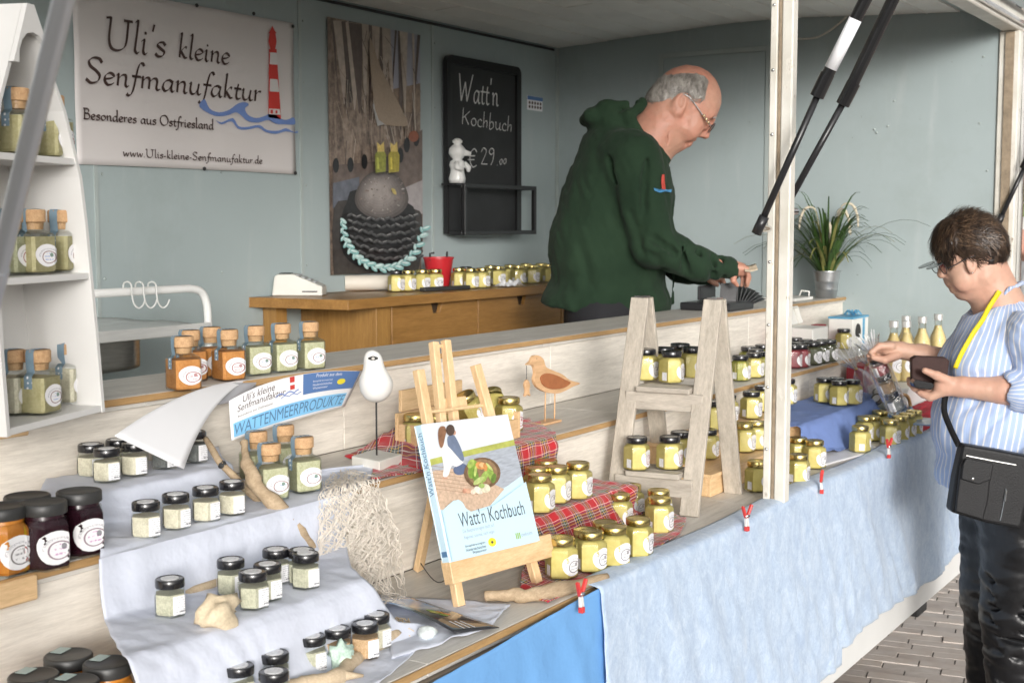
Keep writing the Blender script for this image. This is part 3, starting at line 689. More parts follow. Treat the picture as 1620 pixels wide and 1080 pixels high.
def cloth_pt(u, v):
    Y, z, xl, xr = [float(np.interp(v, tt, sx[:, k])) for k in range(4)]
    x = xl+(xr-xl)*u
    steep = 0.0
    for (va, vb) in ((tt[2], tt[4]), (tt[7], tt[9]), (tt[11], tt[14])): steep = max(steep, math.exp(-((v-(va+vb)/2)/((vb-va)*.6))**2))
    edge = math.exp(-(u/.14)**2)
    f = (.0035*steep+.006*edge)*(.6*math.sin(x*30+7*nz(x*4, v*5))+.6*nz(x*22, v*3, 2))
    z2 = z+.0022*nz(x*16, Y*16, 1)+.0016*nz(x*40, Y*34, 4)+edge*(.010*abs(nz(v*12, 3))+.004)
    return (x, Y-abs(f)*.9-.002*steep, max(z2, ZL+.002 if Y < .31 else (ZM+.002 if Y < .43 else ZM+.01)))
b = B().grid(84, 110, cloth_pt); tag(b.obj('draped_cloth', M_pale, smooth=True, solid=.0016), 'pale blue cotton cloth draped in steps under the small spice jars', 'cloth')
# boxes that carry the cloth
for (ya, yb, z0, z1, pa, pb_, q) in ((.45, .572, ZM, Z1, (110, 770), (335, 735), 'r'), (.15, .302, ZL, Z3, (215, 1000), (545, 930), 'r')):
    xa, xb = float(ony(*pa, (ya+yb)/2)[0])+.06, float(ony(*pb_, (ya+yb)/2)[0])-.045
    tag(B().box(xa, xb, ya, yb, z0+.001, z1).obj('cloth_riser', M_pine, bevel=.003), 'wooden box hidden under the pale blue cloth on the %s step' % ('middle' if z0 == ZM else 'low'), 'box')
# ---- small spice jars
gs = 'small spice jars on the pale cloth'
def sp(x, y, z, c, txt, top=False): (jt if top else jb)('spice', x, y, z+.003, txt, gs, c, rot=-.25+random.uniform(-.15, .15))
t1 = 'small jar of pale salt on the uppermost cloth step'
for x, y in ((145, 757), (170, 765), (214, 755)): sp(x, y, Z1+.002, M_spice, t1)
sp(187, 694, Z1+.002, M_spice, 'small spice jar behind the pale salt jars on the uppermost cloth step', True)
t1 = 'small jar of dark spice tucked under the curled white paper'
for x, y in ((261, 744), (308, 734)): sp(x, y, Z1+.002, M_spiced, t1)
t2 = 'small spice jar in the row on the middle cloth step'
for x, y in ((232, 854), (279, 840), (326, 828), (368, 817)): sp(x, y, ZM+.002, M_spice, t2)
sp(270, 979, Z3+.001, M_spiceg, 'lone small jar of herb salt beside the lumpy pale stone')
t3 = 'small herb salt jar clustered behind the lumpy pale stone'
for x, y in ((366, 945), (401, 967), (424, 953), (437, 927), (484, 934)): sp(x, y, Z3+.001, M_spiceg, t3)
sp(477, 868, Z3+.001, M_spiceg, 'small herb salt jar half hidden at the back of the cluster', True)
t4 = 'small herb salt jar at the front foot of the cloth'
sp(494, 1068, ZL+.002, M_spiceg, t4)
for x, y in ((378, 1051), (434, 1031), (433, 1060)): sp(x, y, ZL+.002, M_spiceg, t4, True)
t5 = 'small jar of reddish spice behind the forked driftwood branch'
for x, y in ((534, 1055), (578, 1046)): sp(x, y, ZL+.002, M_spicer, t5)
sp(596, 1030, ZL+.002, M_spice, 'small pale spice jar behind the reddish jars by the glossy brochure')
# ---- corked herb jars on the cloth
gc = 'corked jars on the pale cloth'
for x, y in ((428, 794), (480, 781)): jb('cork', x, y, ZM+.005, 'corked green herb jar on the cloth beside the net', gc, M_herb, lab=M_ovalb, rot=-.3)
for x, Y_ in ((407, .475), (450, .485)):
    p_ = ony(x, 760, Y_); p_[2] = ZM+.005; jar('cork', p_, 'corked green herb jar behind two others on the cloth', gc, M_herb, lab=M_ovalb, rot=-.2)
# ---- driftwood, stones
M_drift = wood('driftwood', (.52, .40, .27), (.31, .22, .13), 'X', 2.0, .85, .5, False); M_drift2 = wood('driftwood_pale', (.62, .50, .35), (.42, .32, .21), 'Y', 2.0, .85, .5, False)
a_ = ony(326, 694, .485); m_ = ony(352, 735, .42); c_ = onz(479, 862, Z3+.010)
stick('driftwood_stick', [a_, m_, (m_+c_)/2, c_], [.0055, .0062, .0062, .007], M_drift, 'thin straight driftwood stick leaning from the uppermost cloth step downward', 'driftwood', seed=2)
o = blob('knot', M_dark, m_, .007, 3, .2); o.parent = bpy.data.objects['driftwood_stick']
a_ = ony(386, 700, .40); m_ = ony(408, 770, .345); c_ = onz(484, 866, Z3+.012)+np.array([.004, -.012, 0])
stick('driftwood_stick', [a_, ony(392, 735, .37), m_, (m_+c_)/2+np.array([0, -.008, 0]), c_], [.006, .010, .0125, .011, .006], M_drift, 'thick twisted driftwood stick leaning in front of the corked herb jars', 'driftwood', seed=4, amp=.3)
stick('driftwood_stick', [onz(292, 946, Z3+.006)+np.array([0, .02, 0]), onz(350, 918, Z3+.009), onz(405, 890, Z3+.009), onz(440, 871, Z3+.010)], [.006, .0065, .007, .0085], M_drift2, 'smooth pale driftwood stick lying behind the lumpy stone', 'driftwood', seed=6)
p0, p1, p2, p3 = [onz(x, y, ZL+.011) for x, y in ((430, 1092), (535, 1068), (570, 1035), (628, 1002))]
stick('driftwood_branch', [p0, (p0+p1)/2, p1, p2, p3], [.008, .010, .012, .0095, .008], M_drift2, 'forked driftwood branch lying across the front of the cloth', 'driftwood', seed=8, amp=.3, knots=((tuple(p1), .010, tuple(onz(575, 1068, ZL+.008)), .002),))
M_stone = pulp('lumpy_stone', (.74, .62, .44), (.58, .47, .32), 60, .9)
s_ = onz(348, 968, Z3+.018); tag(blob('shell_stone', M_stone, s_, .026, 11, .45, freq=1.9, flat=(1.25, .8, .85)), 'lumpy pale beige stone on the cloth among the herb salt jars', 'stone')
M_mint = pulp('mint_crystal', (.60, .74, .64), (.38, .52, .44), 80, .6)
s_ = onz(542, 1040, ZL+.018); tag(blob('crystal_stone', M_mint, s_, .020, 5, .5, freq=3.2, flat=(1, .8, 1.15)), 'mint green crusted stone leaning on a reddish spice jar', 'stone')
s_ = onz(676, 1000, ZL+.010); tag(blob('glass_pebble', pm('patterned_glass', (.62, .68, .66), .15, .5, 60), s_, .015, 6, .15, freq=2, flat=(1.1, 1, .7)), 'patterned grey green pebble beside the glossy brochure', 'pebble')
b = B()
for k in range(46):
    a = random.uniform(0, 6.3); o_ = onz(random.uniform(612, 650), random.uniform(985, 1006), ZL+.006); L = random.uniform(.008, .022)
    q = [o_+np.array([math.cos(a+i*.35)*L*i/4, math.sin(a+i*.35)*L*i/4, .006*math.sin(i)+.004]) for i in range(5)]; b.tube(q, .0009, 4)
tag(b.obj('straw_twist', M_drift2), 'small tangle of straw and bark beside the forked branch', 'straw')
# ---- fishing net hanging over the step edge
M_net = pm('net_cord', (.78, .72, .64), .85, .15, 60)
def net_pt(a, c):
    """a across, c down"""
    if c < .22: Y = .42-c/.22*.105; z = ZM+.012
    else:
        k = (c-.22)/.78; Y = .312-.02*math.sin(k*2.5)-.10*max(0, k-.72)/.28; z = ZM+.008-(ZM-ZL-.014)*min(1, k/.86)**1.05
    xl = float(np.interp(c, [0, .22, .6, 1], [517, 505, 505, 530])); xr = float(np.interp(c, [0, .22, .6, 1], [560, 592, 622, 636]))
    px = xl+(xr-xl)*a; yy = float(np.interp(c, [0, .22, 1], [760, 790, 945])); X = float(ony(px, yy, Y)[0]); return np.array([X, Y, z])
b = B()
for k in range(150):
    a0 = random.random(); c0 = random.uniform(0, .25) if random.random() < .5 else random.uniform(0, .8); c1 = min(1, c0+random.uniform(.25, .9)); ph = random.uniform(0, 6); n_ = int(70*(c1-c0))+8; pts = []
    dr_ = random.uniform(-.35, .35); fz = random.uniform(28, 60)
    for i in range(n_):
        t = i/(n_-1); c = c0+(c1-c0)*t; a = min(1.02, max(-.02, a0+dr_*t+.055*math.sin(c*fz+ph)+.05*nz(c*14, k)))
        p = net_pt(a, c); off = .003+.006*abs(nz(c*20, k*1.7, 3))+.004*math.sin(c*fz*.9+ph*2); pts.append(p+np.array([.004*nz(c*30, k, 8), -off*.9, off*.35]))
    b.tube(pts, .00068, 4, cap=False)
tag(b.obj('fishing_net', M_net, smooth=True), 'beige knotted fishing net hanging over the step edge', 'net')
# ---- paper signs
def sheet(fn, nu=24, nv=12): return B().grid(nu, nv, fn)
def on_sheet(me, fn, W_, H_, off=.0006):
    for v in me.vertices:
        u, k = v.co.x/W_, v.co.y/H_; e = 1e-3
        P = np.array(fn(u, k)); du = np.array(fn(u+e, k))-P; dv = np.array(fn(u, k+e))-P; nn = np.cross(du, dv); nn /= np.linalg.norm(nn)
        v.co = Vector(P+nn*(off+v.co.z))
    return me
def bez(p0, p1, p2, t): return (1-t)**2*p0+2*t*(1-t)*p1+t*t*p2
sg_tl, sg_tm, sg_tr = ony(362, 634, .545), ony(452, 580, .535), ony(573, 587, .56)
sg_bl, sg_bm, sg_br = ony(366, 697, .53), ony(470, 660, .515), ony(545, 643, .55)
def sign_fn(u, v): return bez(sg_bl, sg_bm, sg_br, u)*(1-v)+bez(sg_tl, sg_tm, sg_tr, u)*v
sg = thing('paper_sign', 'curved paper sign reading WATTENMEERPRODUKTE hanging from the top step', 'sign', tuple(sg_bl))
sheet(sign_fn).obj('sheet', M_paper, sg, smooth=True, world=True, solid=.0004)
def on_sign(nm, me, m, off=.0005):
    me.materials.clear(); on_sheet(me, sign_fn, 1, 1, off); return link(nm, me, m, sg, world=True)
def quad_me(u0, u1, v0, v1, n=14):
    b = B().grid(n, 2, lambda u, v: (u0+(u1-u0)*u, v0+(v1-v0)*v, 0)); return b.mesh('q')
def txt_box(s, u0, u1, v0, v1, shear=0.0, bold=0.0, sp_=1.0):
    me = text_mesh(s, 1.0, shear, 0, bold=bold, spacing=sp_); xs = [v.co.x for v in me.vertices]; ys_ = [v.co.y for v in me.vertices]; xa, xb, ya, yb = min(xs), max(xs), min(ys_), max(ys_)
    for v in me.vertices: v.co = Vector((u0+(v.co.x-xa)/(xb-xa)*(u1-u0), v0+(v.co.y-ya)/(yb-ya)*(v1-v0), 0))
    return me
M_cyan = pm('print_cyan', (.24, .55, .83), .5, .03); M_ink = pm('print_slate', (.09, .20, .36), .5, .03); M_pblue = pm('print_blue', (.10, .20, .44), .5, .03); M_brn = pm('print_brown', (.075, .045, .04), .5, .05)
M_red = pm('print_red', (.60, .045, .035), .5, .05); M_wavb = pm('print_wave', (.17, .27, .58), .5, .05); M_yel = pm('print_yellow', (.80, .68, .04), .5, .05)
on_sign('blue_band', quad_me(.02, .955, .06, .40), M_cyan); on_sign('lettering', txt_box('WATTENMEERPRODUKTE', .03, .95, .11, .36, .25), M_ink, .0009)
on_sign('blue_panel', quad_me(.575, .985, .52, .99), M_pblue); on_sign('lettering', txt_box('Produkt aus dem', .67, .86, .88, .96, .2), M_paper, .0009)
for i, s in enumerate(('Biosphärenreservat', 'Niedersächsisches', 'Wattenmeer')): on_sign('lettering', txt_box(s, .65, .80 if i < 2 else .77, .76-i*.08, .81-i*.08), M_paper, .0009)
on_sign('round_emblem', (lambda m: (m.transform(Matrix.Translation((.87, .72, 0)) @ Matrix.Diagonal((.032, .075, 1, 1))), m)[1])(B().lathe([(1, 0), (.0005, 0.0)], 16, cap=False).mesh('q')), M_yel, .0009)
on_sign('lettering', txt_box("Uli's kleine", .11, .36, .79, .95, .3), M_brn); on_sign('lettering', txt_box('Senfmanufaktur', .06, .44, .62, .77, .3), M_brn); on_sign('lettering', txt_box('Besonderes aus Ostfriesland', .06, .33, .49, .54), M_brn)
on_sign('lighthouse_print', quad_me(.475, .51, .70, .99, 2), M_red); on_sign('lighthouse_print', quad_me(.472, .513, .80, .86, 2), M_paper, .0008)
def wave_me(u0, u1, v, a, th):
    pts = [(u0+(u1-u0)*i/30, v+a*abs(math.sin(i/30*PI*2.5))) for i in range(31)]
    b = B(); b.add([(x, y, 0) for x, y in pts]+[(x, y+th, 0) for x, y in pts], [(i, i+1, 32+i, 31+i) for i in range(30)]); return b.mesh('w')
on_sign('wave_print', wave_me(.36, .54, .60, .05, .03), M_wavb); on_sign('wave_print', wave_me(.40, .56, .55, .04, .02), M_wavb)
# blank sheet curling off the top step
A1, A2, A3 = ony(181, 689, .44), ony(262, 632, .50), ony(352, 606, .565); C1, C2, C3 = ony(291, 742, .43), ony(318, 640, .50), ony(396, 598, .60)
def curl_fn(u, v): return (A1*(1-v)+C1*v)*(1-u)**2+2*u*(1-u)*((A2*(1-v)+C2*v)+np.array([0, -.012, .010]))+u*u*(A3*(1-v)+C3*v)
cu_ = thing('curled_paper', 'blank white sheet curling down off the top step over the dark spice jars', 'paper', tuple(C1))
sheet(curl_fn, 20, 10).obj('sheet', M_paper, cu_, smooth=True, world=True, solid=.0004)
F1, F2, F3, F4 = onz(352, 640, ZT+.004), onz(335, 628, ZT+.006), onz(372, 600, ZT+.02), onz(408, 606, ZT+.014)
F1, F2 = ony(340, 641, .555), ony(330, 640, .565)
tag(B().grid(8, 8, lambda u, v: tuple((F1*(1-v)+ony(352, 606, .57)*v)*(1-u)+(ony(384, 630, .57)*(1-v)+ony(412, 604, .585)*v)*u+np.array([0, -.006*math.sin(u*PI), 0]))).obj('grey_print', pm('print_grey', (.36, .36, .38), .4), smooth=True, solid=.0006), 'small grey framed print bent over the edge of the top step', 'print')
# ================================================================ middle of the counter
def tartan():
    n = NT('red_tartan'); t = n.new('ShaderNodeTexCoord'); x, y, _ = n.sepxy(t.outputs['UV'])
    R_, K_, G_, Bl, O_ = (.50, .012, .02), (.018, .02, .022), (.03, .06, .05), (.03, .05, .14), (0, 0, 0)
    stops = [(0, R_), (.30, Bl), (.36, R_), (.40, G_), (.62, R_), (.66, Bl), (.72, R_)]
    lines = [(0, O_), (.235, (.75, .72, .66)), (.258, O_), (.375, (.72, .56, .06)), (.395, O_), (.50, (.78, .76, .70)), (.522, O_), (.625, (.72, .56, .06)), (.645, O_), (.76, (.75, .72, .66)), (.782, O_)]
    P = .050; fx = n.math('FRACT', n.math('DIVIDE', x, P)); fy = n.math('FRACT', n.math('DIVIDE', y, P))
    wv = n.math('GREATER_THAN', n.math('FRACT', n.math('MULTIPLY', n.math('ADD', x, y), 520)), .5)
    c = n.mix(n.math('ADD', n.math('MULTIPLY', wv, .3), .35), n.ramp(fx, stops, 'CONSTANT'), n.ramp(fy, stops, 'CONSTANT'))
    c = n.mix(.75, c, n.ramp(fx, lines, 'CONSTANT'), 'LIGHTEN'); c = n.mix(.75, c, n.ramp(fy, lines, 'CONSTANT'), 'LIGHTEN')
    n.base(c, .9, sheen=.2); return n.m
M_tart = tartan()
def path_cloth(name, st, m, label, cat, nu=60, nv=60, amp=.004, edgeamp=.012, freq=18, solid=.0015, seed=1):
    """st: list of (Y, z, Xleft, Xright) from back to front"""
    S_ = np.array(st, float); t = np.concatenate([[0], np.cumsum(np.hypot(np.diff(S_[:, 0]), np.diff(S_[:, 1]))+.006)]); L = t[-1]; t = t/L
    def f(u, v):
        Y, z, a, b = [float(np.interp(v, t, S_[:, k])) for k in range(4)]; x = a+(b-a)*u
        e = math.exp(-((u)/.12)**2)+math.exp(-((1-u)/.12)**2)+.5*math.exp(-((1-v)/.1)**2)
        d = amp*nz(x*freq, v*5, seed)+amp*.7*nz(x*freq*2.4, v*11, seed+3)+edgeamp*e*abs(nz(x*freq*1.2, v*9, seed+7))
        return (x, Y-abs(d)*.8, z+abs(d)*.9)
    b = B().grid(nu, nv, f, lambda u, v: ((np.interp(v, t, S_[:, 2])*(1-u)+np.interp(v, t, S_[:, 3])*u), v*L*1.0))
    return tag(b.obj(name, m, smooth=True, solid=solid), label, cat)
def px_x(px, py, Y): return float(ony(px, py, Y)[0])
# tartan on the middle step, hanging over its edge
path_cloth('tartan_cloth', [(.53, ZM+.003, px_x(640, 680, .53), px_x(822, 670, .53)), (.45, ZM+.003, px_x(590, 708, .45), px_x(850, 672, .45)), (.345, ZM+.003, px_x(585, 742, .345), px_x(876, 690, .345)), (.321, ZM+.001, px_x(660, 752, .32), px_x(879, 694, .32)), (.317, ZM-.02, px_x(690, 760, .317), px_x(880, 712, .317)), (.314, ZM-.075, px_x(800, 790, .314), px_x(880, 765, .314))],
           M_tart, 'red tartan cloth under the small crate, hanging over the middle step', 'tartan cloth', 70, 50, .003, .006)
A_, B_, C_, D_ = onz(545, 722, ZM+.003), onz(668, 742, ZM+.004), ony(660, 672, .50), ony(612, 692, .52)
tag(B().grid(26, 18, lambda u, v: tuple((A_*(1-u)+B_*u)*(1-v)+((A_*.5+D_*.5)*(1-u)+C_*u)*v+np.array([0, 0, .012*math.sin(u*PI)*v+.004*nz(u*7, v*7, 2)])), lambda u, v: (u*.12, v*.075)).obj('tartan_corner', M_tart, smooth=True, solid=.0015), 'raised corner of red tartan folded up behind the seagull figure', 'tartan cloth')
# tartan over a box on the low step
ZBX = ZL+.078
xa, xb = px_x(838, 815, .20), px_x(975, 782, .22)
tag(B().box(xa+.012, xb-.012, .20, .322, ZL+.001, ZBX-.004).obj('cloth_riser', M_pine, bevel=.003), 'wooden box hidden under the tartan cloth beside the book easel', 'box')
path_cloth('tartan_cloth', [(.322, ZBX+.002, xa, xb+.02), (.25, ZBX, xa, xb+.02), (.20, ZBX-.001, xa-.004, xb+.02), (.188, ZBX-.012, xa-.008, xb+.03), (.170, ZL+.03, xa-.035, px_x(1000, 845, .17)), (.155, ZL+.006, px_x(822, 905, .155), px_x(1045, 845, .155)), (.10, ZL+.003, px_x(820, 920, .10), px_x(1085, 853, .10)), (.05, ZL+.003, px_x(840, 920, .05), px_x(1075, 860, .05)), (.022, ZL+.003, px_x(860, 935, .03), px_x(1000, 890, .03))],
           M_tart, 'red tartan cloth draped over a box under the gold-lidded mustard jars', 'tartan cloth', 80, 70, .0035, .008, seed=4)
gm = 'gold-lidded mustard jars on tartan'
for x, y in ((854, 814), (880, 799), (914, 792)): jb('must', x, y, ZBX+.004, 'gold-lidded mustard jar on the raised tartan box, front row', gm, M_must, lid=M_gold)
for x, y in ((849, 738), (864, 727)): jt('must', x, y, ZBX+.004, 'gold-lidded mustard jar at the back of the raised tartan box', gm, M_must, lid=M_gold)
for x, y in ((888, 919), (934, 908), (971, 899), (1009, 884)): jb('must', x, y, ZL+.005, 'gold-lidded mustard jar on tartan in front of the raised box', gm, M_must, lid=M_gold)
for x, y in ((927, 836), (957, 824)): jt('must', x, y, ZL+.005, 'gold-lidded mustard jar between tartan box and front jars', gm, M_must, lid=M_gold)
gl = 'gold-lidded mustard jars in front of the ladder shelf'
for x, y in ((997, 823), (1043, 846)): jb('must', x, y, ZL, 'gold-lidded mustard jar standing before the grey ladder shelf', gl, M_must, lid=M_gold)
for x, y in ((979, 780), (1042, 774)): jt('must', x, y, ZL, 'gold-lidded mustard jar half hidden before the grey ladder shelf', gl, M_must, lid=M_gold)

# ---- seagull figure on a rod
gu = thing('seagull_figure', 'white carved seagull on a thin rod with a white wooden foot', 'figurine', tuple(onz(595, 730, ZM)))
M_gull = pm('gull_white', (.80, .79, .76), .55, .05, 12, bump=.1)
f1, f2, f3 = onz(600, 747, ZM+.001), onz(636, 735, ZM+.001), onz(556, 738, ZM+.001)
vx = (f2-f1); vy = (f3-f1); b = B(); q = [f1+vx*i+vy*j+np.array([0, 0, k*.020]) for k in (0, 1) for j in (0, 1) for i in (0, 1)]
b.add(q, [(0,1,3,2),(4,6,7,5),(0,4,5,1),(2,3,7,6),(0,2,6,4),(1,5,7,3)]); b.obj('foot', pm('foot_white', (.74, .72, .66), .6), gu, bevel=.0015, world=True)
fc = f1+vx*.5+vy*.5; rt = np.array([fc[0], fc[1], 0]); zt_ = float(ony(592, 640, fc[1])[2])
B().tube([(fc[0], fc[1], ZM+.02), (fc[0], fc[1], zt_+.01)], .0017, 8).obj('rod', M_dark, gu, smooth=True, world=True)
zc = float(ony(590, 607, fc[1])[2]); zh = float(ony(586, 568, fc[1])[2]); R0 = 27/FPX*np.linalg.norm(fc-CAM)
pr_g = [(.0005, zc-R0*1.13), (R0*.55, zc-R0*1.0), (R0*.86, zc-R0*.62), (R0*.99, zc-R0*.15), (R0*.95, zc+R0*.25), (R0*.76, zc+R0*.62), (R0*.60, zc+R0*.95), (R0*.56, zc+R0*1.3), (R0*.55, zh), (R0*.46, zh+R0*.28), (R0*.26, zh+R0*.47), (.0005, zh+R0*.52)]
sh = float(att(586, 570, np.linalg.norm(fc-CAM))[0]-att(590, 607, np.linalg.norm(fc-CAM))[0])
b = B(); vs0 = len(b.v); b.lathe(pr_g, 28, None, Matrix.Translation((fc[0], fc[1], 0)))
for i, p in enumerate(b.v):
    k = max(0, (p[2]-zc)/(zh-zc)); a = np.array([p[0]-fc[0], p[1]-fc[1]]); tail = max(0, a @ np.array([.8, .25]))*(.30 if k < .6 else 0)
    b.v[i] = (p[0]-.008*k+tail*.8*(1 if p[2] < zc+R0*.3 else .4), p[1]+tail*.2, p[2]+.003*nz(p[0]*60, p[1]*60, p[2]*60)*.3)
b.obj('body', M_gull, gu, smooth=True, world=True, sub=1)
vd = -ray(586, 564); vd /= np.linalg.norm(vd); hc = np.array([fc[0]-.008, fc[1], zh-.001])+vd*R0*.47
for nm, r_, z_, m_ in (('face_patch', (.014, .0075), 0, M_dark), ('beak', (.0045, .0045), .003, pm('beak_grey', (.55, .52, .47), .5)), ):
    Mf = frame_M(hc, tuple(np.cross((0, 0, 1), vd)), (0, 0, 1)); b = B()
    b.prism([(r_[0]*.5*math.cos(t)*(1.35 if abs(math.cos(t)) > .9 else 1), r_[1]*.6*math.sin(t)+.002) for t in np.linspace(0, 2*PI, 17)[:-1]], -.004, .0025+z_, Mf); b.obj(nm, m_, gu, world=True, bevel=.0008)

# ---- small pine crate with tipped jars behind the easel
cr = thing('pine_crate', 'small pine crate with a tall back board holding mustard jars behind the easel', 'crate', tuple(onz(752, 705, ZM+.005)))
c0 = onz(700, 722, ZM+.006); c1 = onz(817, 692, ZM+.006); cx_ = c1-c0; cl = np.linalg.norm(cx_); cx_ /= cl; cy_ = np.array([-cx_[1], cx_[0], 0])
def cb(a0, a1, d0, d1, z0, z1, nm):
    q = [c0+cx_*a+cy_*d+np.array([0, 0, z]) for z in (z0, z1) for d in (d0, d1) for a in (a0, a1)]
    B().add(q, [(0,2,3,1),(4,5,7,6),(0,1,5,4),(2,6,7,3),(0,4,6,2),(1,3,7,5)]).obj(nm, M_pine, cr, world=True, bevel=.001)
cb(0, cl, 0, .10, 0, .006, 'floor_board'); cb(0, cl, -.006, 0, 0, .04, 'front_board'); cb(-.006, 0, -.006, .10, 0, .055, 'side_board'); cb(cl, cl+.006, -.006, .10, 0, .055, 'side_board'); cb(-.006, cl+.006, .101, .109, 0, .075, 'back_board'); cb(.01, cl-.045, .104, .112, .076, .118, 'back_board')
jt('must', 805, 628, ZM+.013, 'gold-lidded mustard jar upright at the end of the pine crate', 'mustard jars in the pine crate', M_must2, lid=M_gold, lab=M_ovalr)
p_ = att(782, 660, np.linalg.norm(c0-CAM)+.07)
for (x, y, sl_, lbl) in ((757, 655, .5, 'gold-lidded mustard jar lying tipped in the pine crate, partly behind the easel'), (788, 650, -.75, 'gold-lidded mustard jar lying tipped with its label up in the pine crate')):
    p_ = ony(x, y+16, float(c0[1])+.06); jar('must', p_, lbl, 'mustard jars in the pine crate', M_must2, lid=M_gold, lab=M_ovalr, tilt=Matrix.Translation(tuple(p_)) @ Matrix.Rotation(.35, 4, 'Z') @ Matrix.Rotation(-sl_*.8, 4, 'Y') @ Matrix.Rotation(-.35, 4, 'X'))
jb('must', 658, 717, ZM+.006, 'gold-lidded mustard jar on tartan between the seagull and the easel', 'mustard jars by the pine crate', M_must, lid=M_gold)
jt('must', 692, 655, ZM+.006, 'gold-lidded mustard jar seen between the easel uprights', 'mustard jars by the pine crate', M_must, lid=M_gold)

# ---- easel with the cook book
PL, PR, PBk = onz(727, 962, ZL), onz(850, 925, ZL), onz(662, 904, ZL)
TLp = at_dist(662, 585, PL, .398); TRp = at_dist(752, 577, PR, .392)
en = np.cross(PR-PL, TLp-PL); en /= np.linalg.norm(en)
if en @ (CAM-PL) < 0: en = -en
eh = PR-PL; eh /= np.linalg.norm(eh); eu = np.cross(en, eh); eu = eu if eu[2] > 0 else -eu
def onpl(x, y, off=0.0):
    r = ray(x, y); P0 = PL+en*off; t = ((P0-CAM) @ en)/(r @ en); return CAM+r*t
es = thing('table_easel', 'light pine table easel carrying the pale blue cook book', 'easel', tuple((PL+PR)/2))
We = dict(parent=es, world=True, bevel=.0012)
def ebar(a, b, nm, w_=.017, h_=.014, m=None): B().bar(a, b, w_, h_, up=tuple(en)).obj(nm, m or M_pinez, **We)
lift = np.array([0, 0, .004])
ebar(PL+lift, TLp, 'leg'); ebar(PR+lift, TRp, 'leg')
ebar(onpl(702, 705, -.016), onpl(672+14, 541, -.016), 'mast_slat', .014); ebar(onpl(722, 700, -.016), onpl(702+3, 538, -.016), 'mast_slat', .014)
ebar(onpl(702, 700, -.034), PBk+lift, 'back_leg', .017, .012)
ebar(onpl(690, 548, -.020), onpl(712, 546, -.020), 'cross_dowel', .006, .006); ebar(onpl(676, 652, -.004), onpl(772, 640, -.004), 'cross_dowel', .0055, .0055); ebar(onpl(700, 640, -.030), onpl(735, 636, -.030), 'mast_block', .02, .014)
lg0, lg1 = onpl(707, 905, .016), onpl(868, 862, .016)
ebar(lg0, lg1, 'ledge', .040, .022, M_pine); ebar(onpl(765, 905, -.012), onpl(783, 892, .012), 'peg', .011, .011, M_pine); ebar(onpl(790, 895, -.012), onpl(798, 883, .012), 'peg', .010, .010, M_pine)
B().tube(catmull([PBk+np.array([0, 0, .022]), (PBk+PL)/2+np.array([0, 0, .012]), PL+np.array([0, .0, .07])], 6), .0009, 5).obj('stay_cord', M_dark, es, world=True)
bk_ = thing('cook_book', "pale blue cook book titled Watt'n Kochbuch standing on the easel", 'book', tuple(onpl(780, 872, .01)))
th_ = .021; o0 = .0085
cTL, cTR, cBR, cBL = onpl(668, 671, o0+th_), onpl(803, 655, o0+th_), onpl(851, 856, o0+th_), onpl(713, 889, o0+th_)
def cov(u, v, off=0.0): return (cTL*(1-u)+cTR*u)*(1-v)+(cBL*(1-u)+cBR*u)*v+en*off
M_cov = pm('cover_blue', (.56, .75, .86), .3, .02, 4, coat=.3)
def slab(nm, off0, off1, u0, u1, v0, v1, m):
    q = [cov(u, v, o) for o in (off0, off1) for v in (v0, v1) for u in (u0, u1)]; B().add(q, [(0,2,3,1),(4,5,7,6),(0,1,5,4),(2,6,7,3),(0,4,6,2),(1,3,7,5)]).obj(nm, m, bk_, world=True, bevel=.0006)
slab('cover', -.0025, 0, 0, 1, 0, 1, M_cov); slab('cover', -th_, -th_+.0025, 0, 1, 0, 1, M_cov); slab('spine', -th_+.0026, -.0026, 0, .016, 0, 1, M_cov); slab('page_block', -th_+.0026, -.0026, .017, .985, .012, .988, M_paper)
lay = [0]
def art(nm, pts, m, smooth_=0, off=None):
    lay[0] += 1; o = off or .00012*lay[0]+.0002
    if smooth_: pts = [tuple(p) for p in catmull(pts, smooth_, True)]
    B().add([cov(u, v, o) for u, v in pts], [tuple(range(len(pts)))]).obj(nm, m, bk_, world=True)
def ell(cu, cv, ru, rv, n=16, rot=0): return [(cu+ru*math.cos(t)*math.cos(rot)-rv*math.sin(t)*math.sin(rot)*.6, cv+rv*math.sin(t)*math.cos(rot)+ru*math.cos(t)*math.sin(rot)*.6) for t in np.linspace(0, 2*PI, n+1)[:-1]]
pc = lambda n_, c, v_=.06, s_=60, st_=(1,1,1): pm('cover_'+n_, c, .35, v_, s_, stretch=st_)
art('photo_sky', [(.0, .0), (1, 0), (1, .25), (.0, .30)], pc('sky', (.66, .70, .75), .03, 8))
art('photo_water', [(.0, .28), (1, .235), (1, .48), (.8, .54), (.3, .66), (.0, .6)], pc('water', (.37, .40, .45), .22, 40, (1, 6, 8)))
art('photo_reeds', [(0, .255), (.5, .225), (1, .20), (1, .245), (.5, .268), (0, .30)], pc('reed', (.40, .42, .10), .25, 70))
art('photo_deck', [(.0, .34), (.25, .35), (.52, .45), (.75, .56), (.55, .66), (.28, .68), (.0, .62)], pc('deck', (.55, .40, .29), .25, 30, (6, 1, 6)))
def artp(nm, pts, m, k=0):
    lay[0] += 1; o = .00012*lay[0]+.0002
    if k: pts = [tuple(p) for p in catmull(pts, k, True)]
    B().add([onpl(x, y, o0+th_+o) for x, y in pts], [tuple(range(len(pts)))]).obj(nm, m, bk_, world=True)
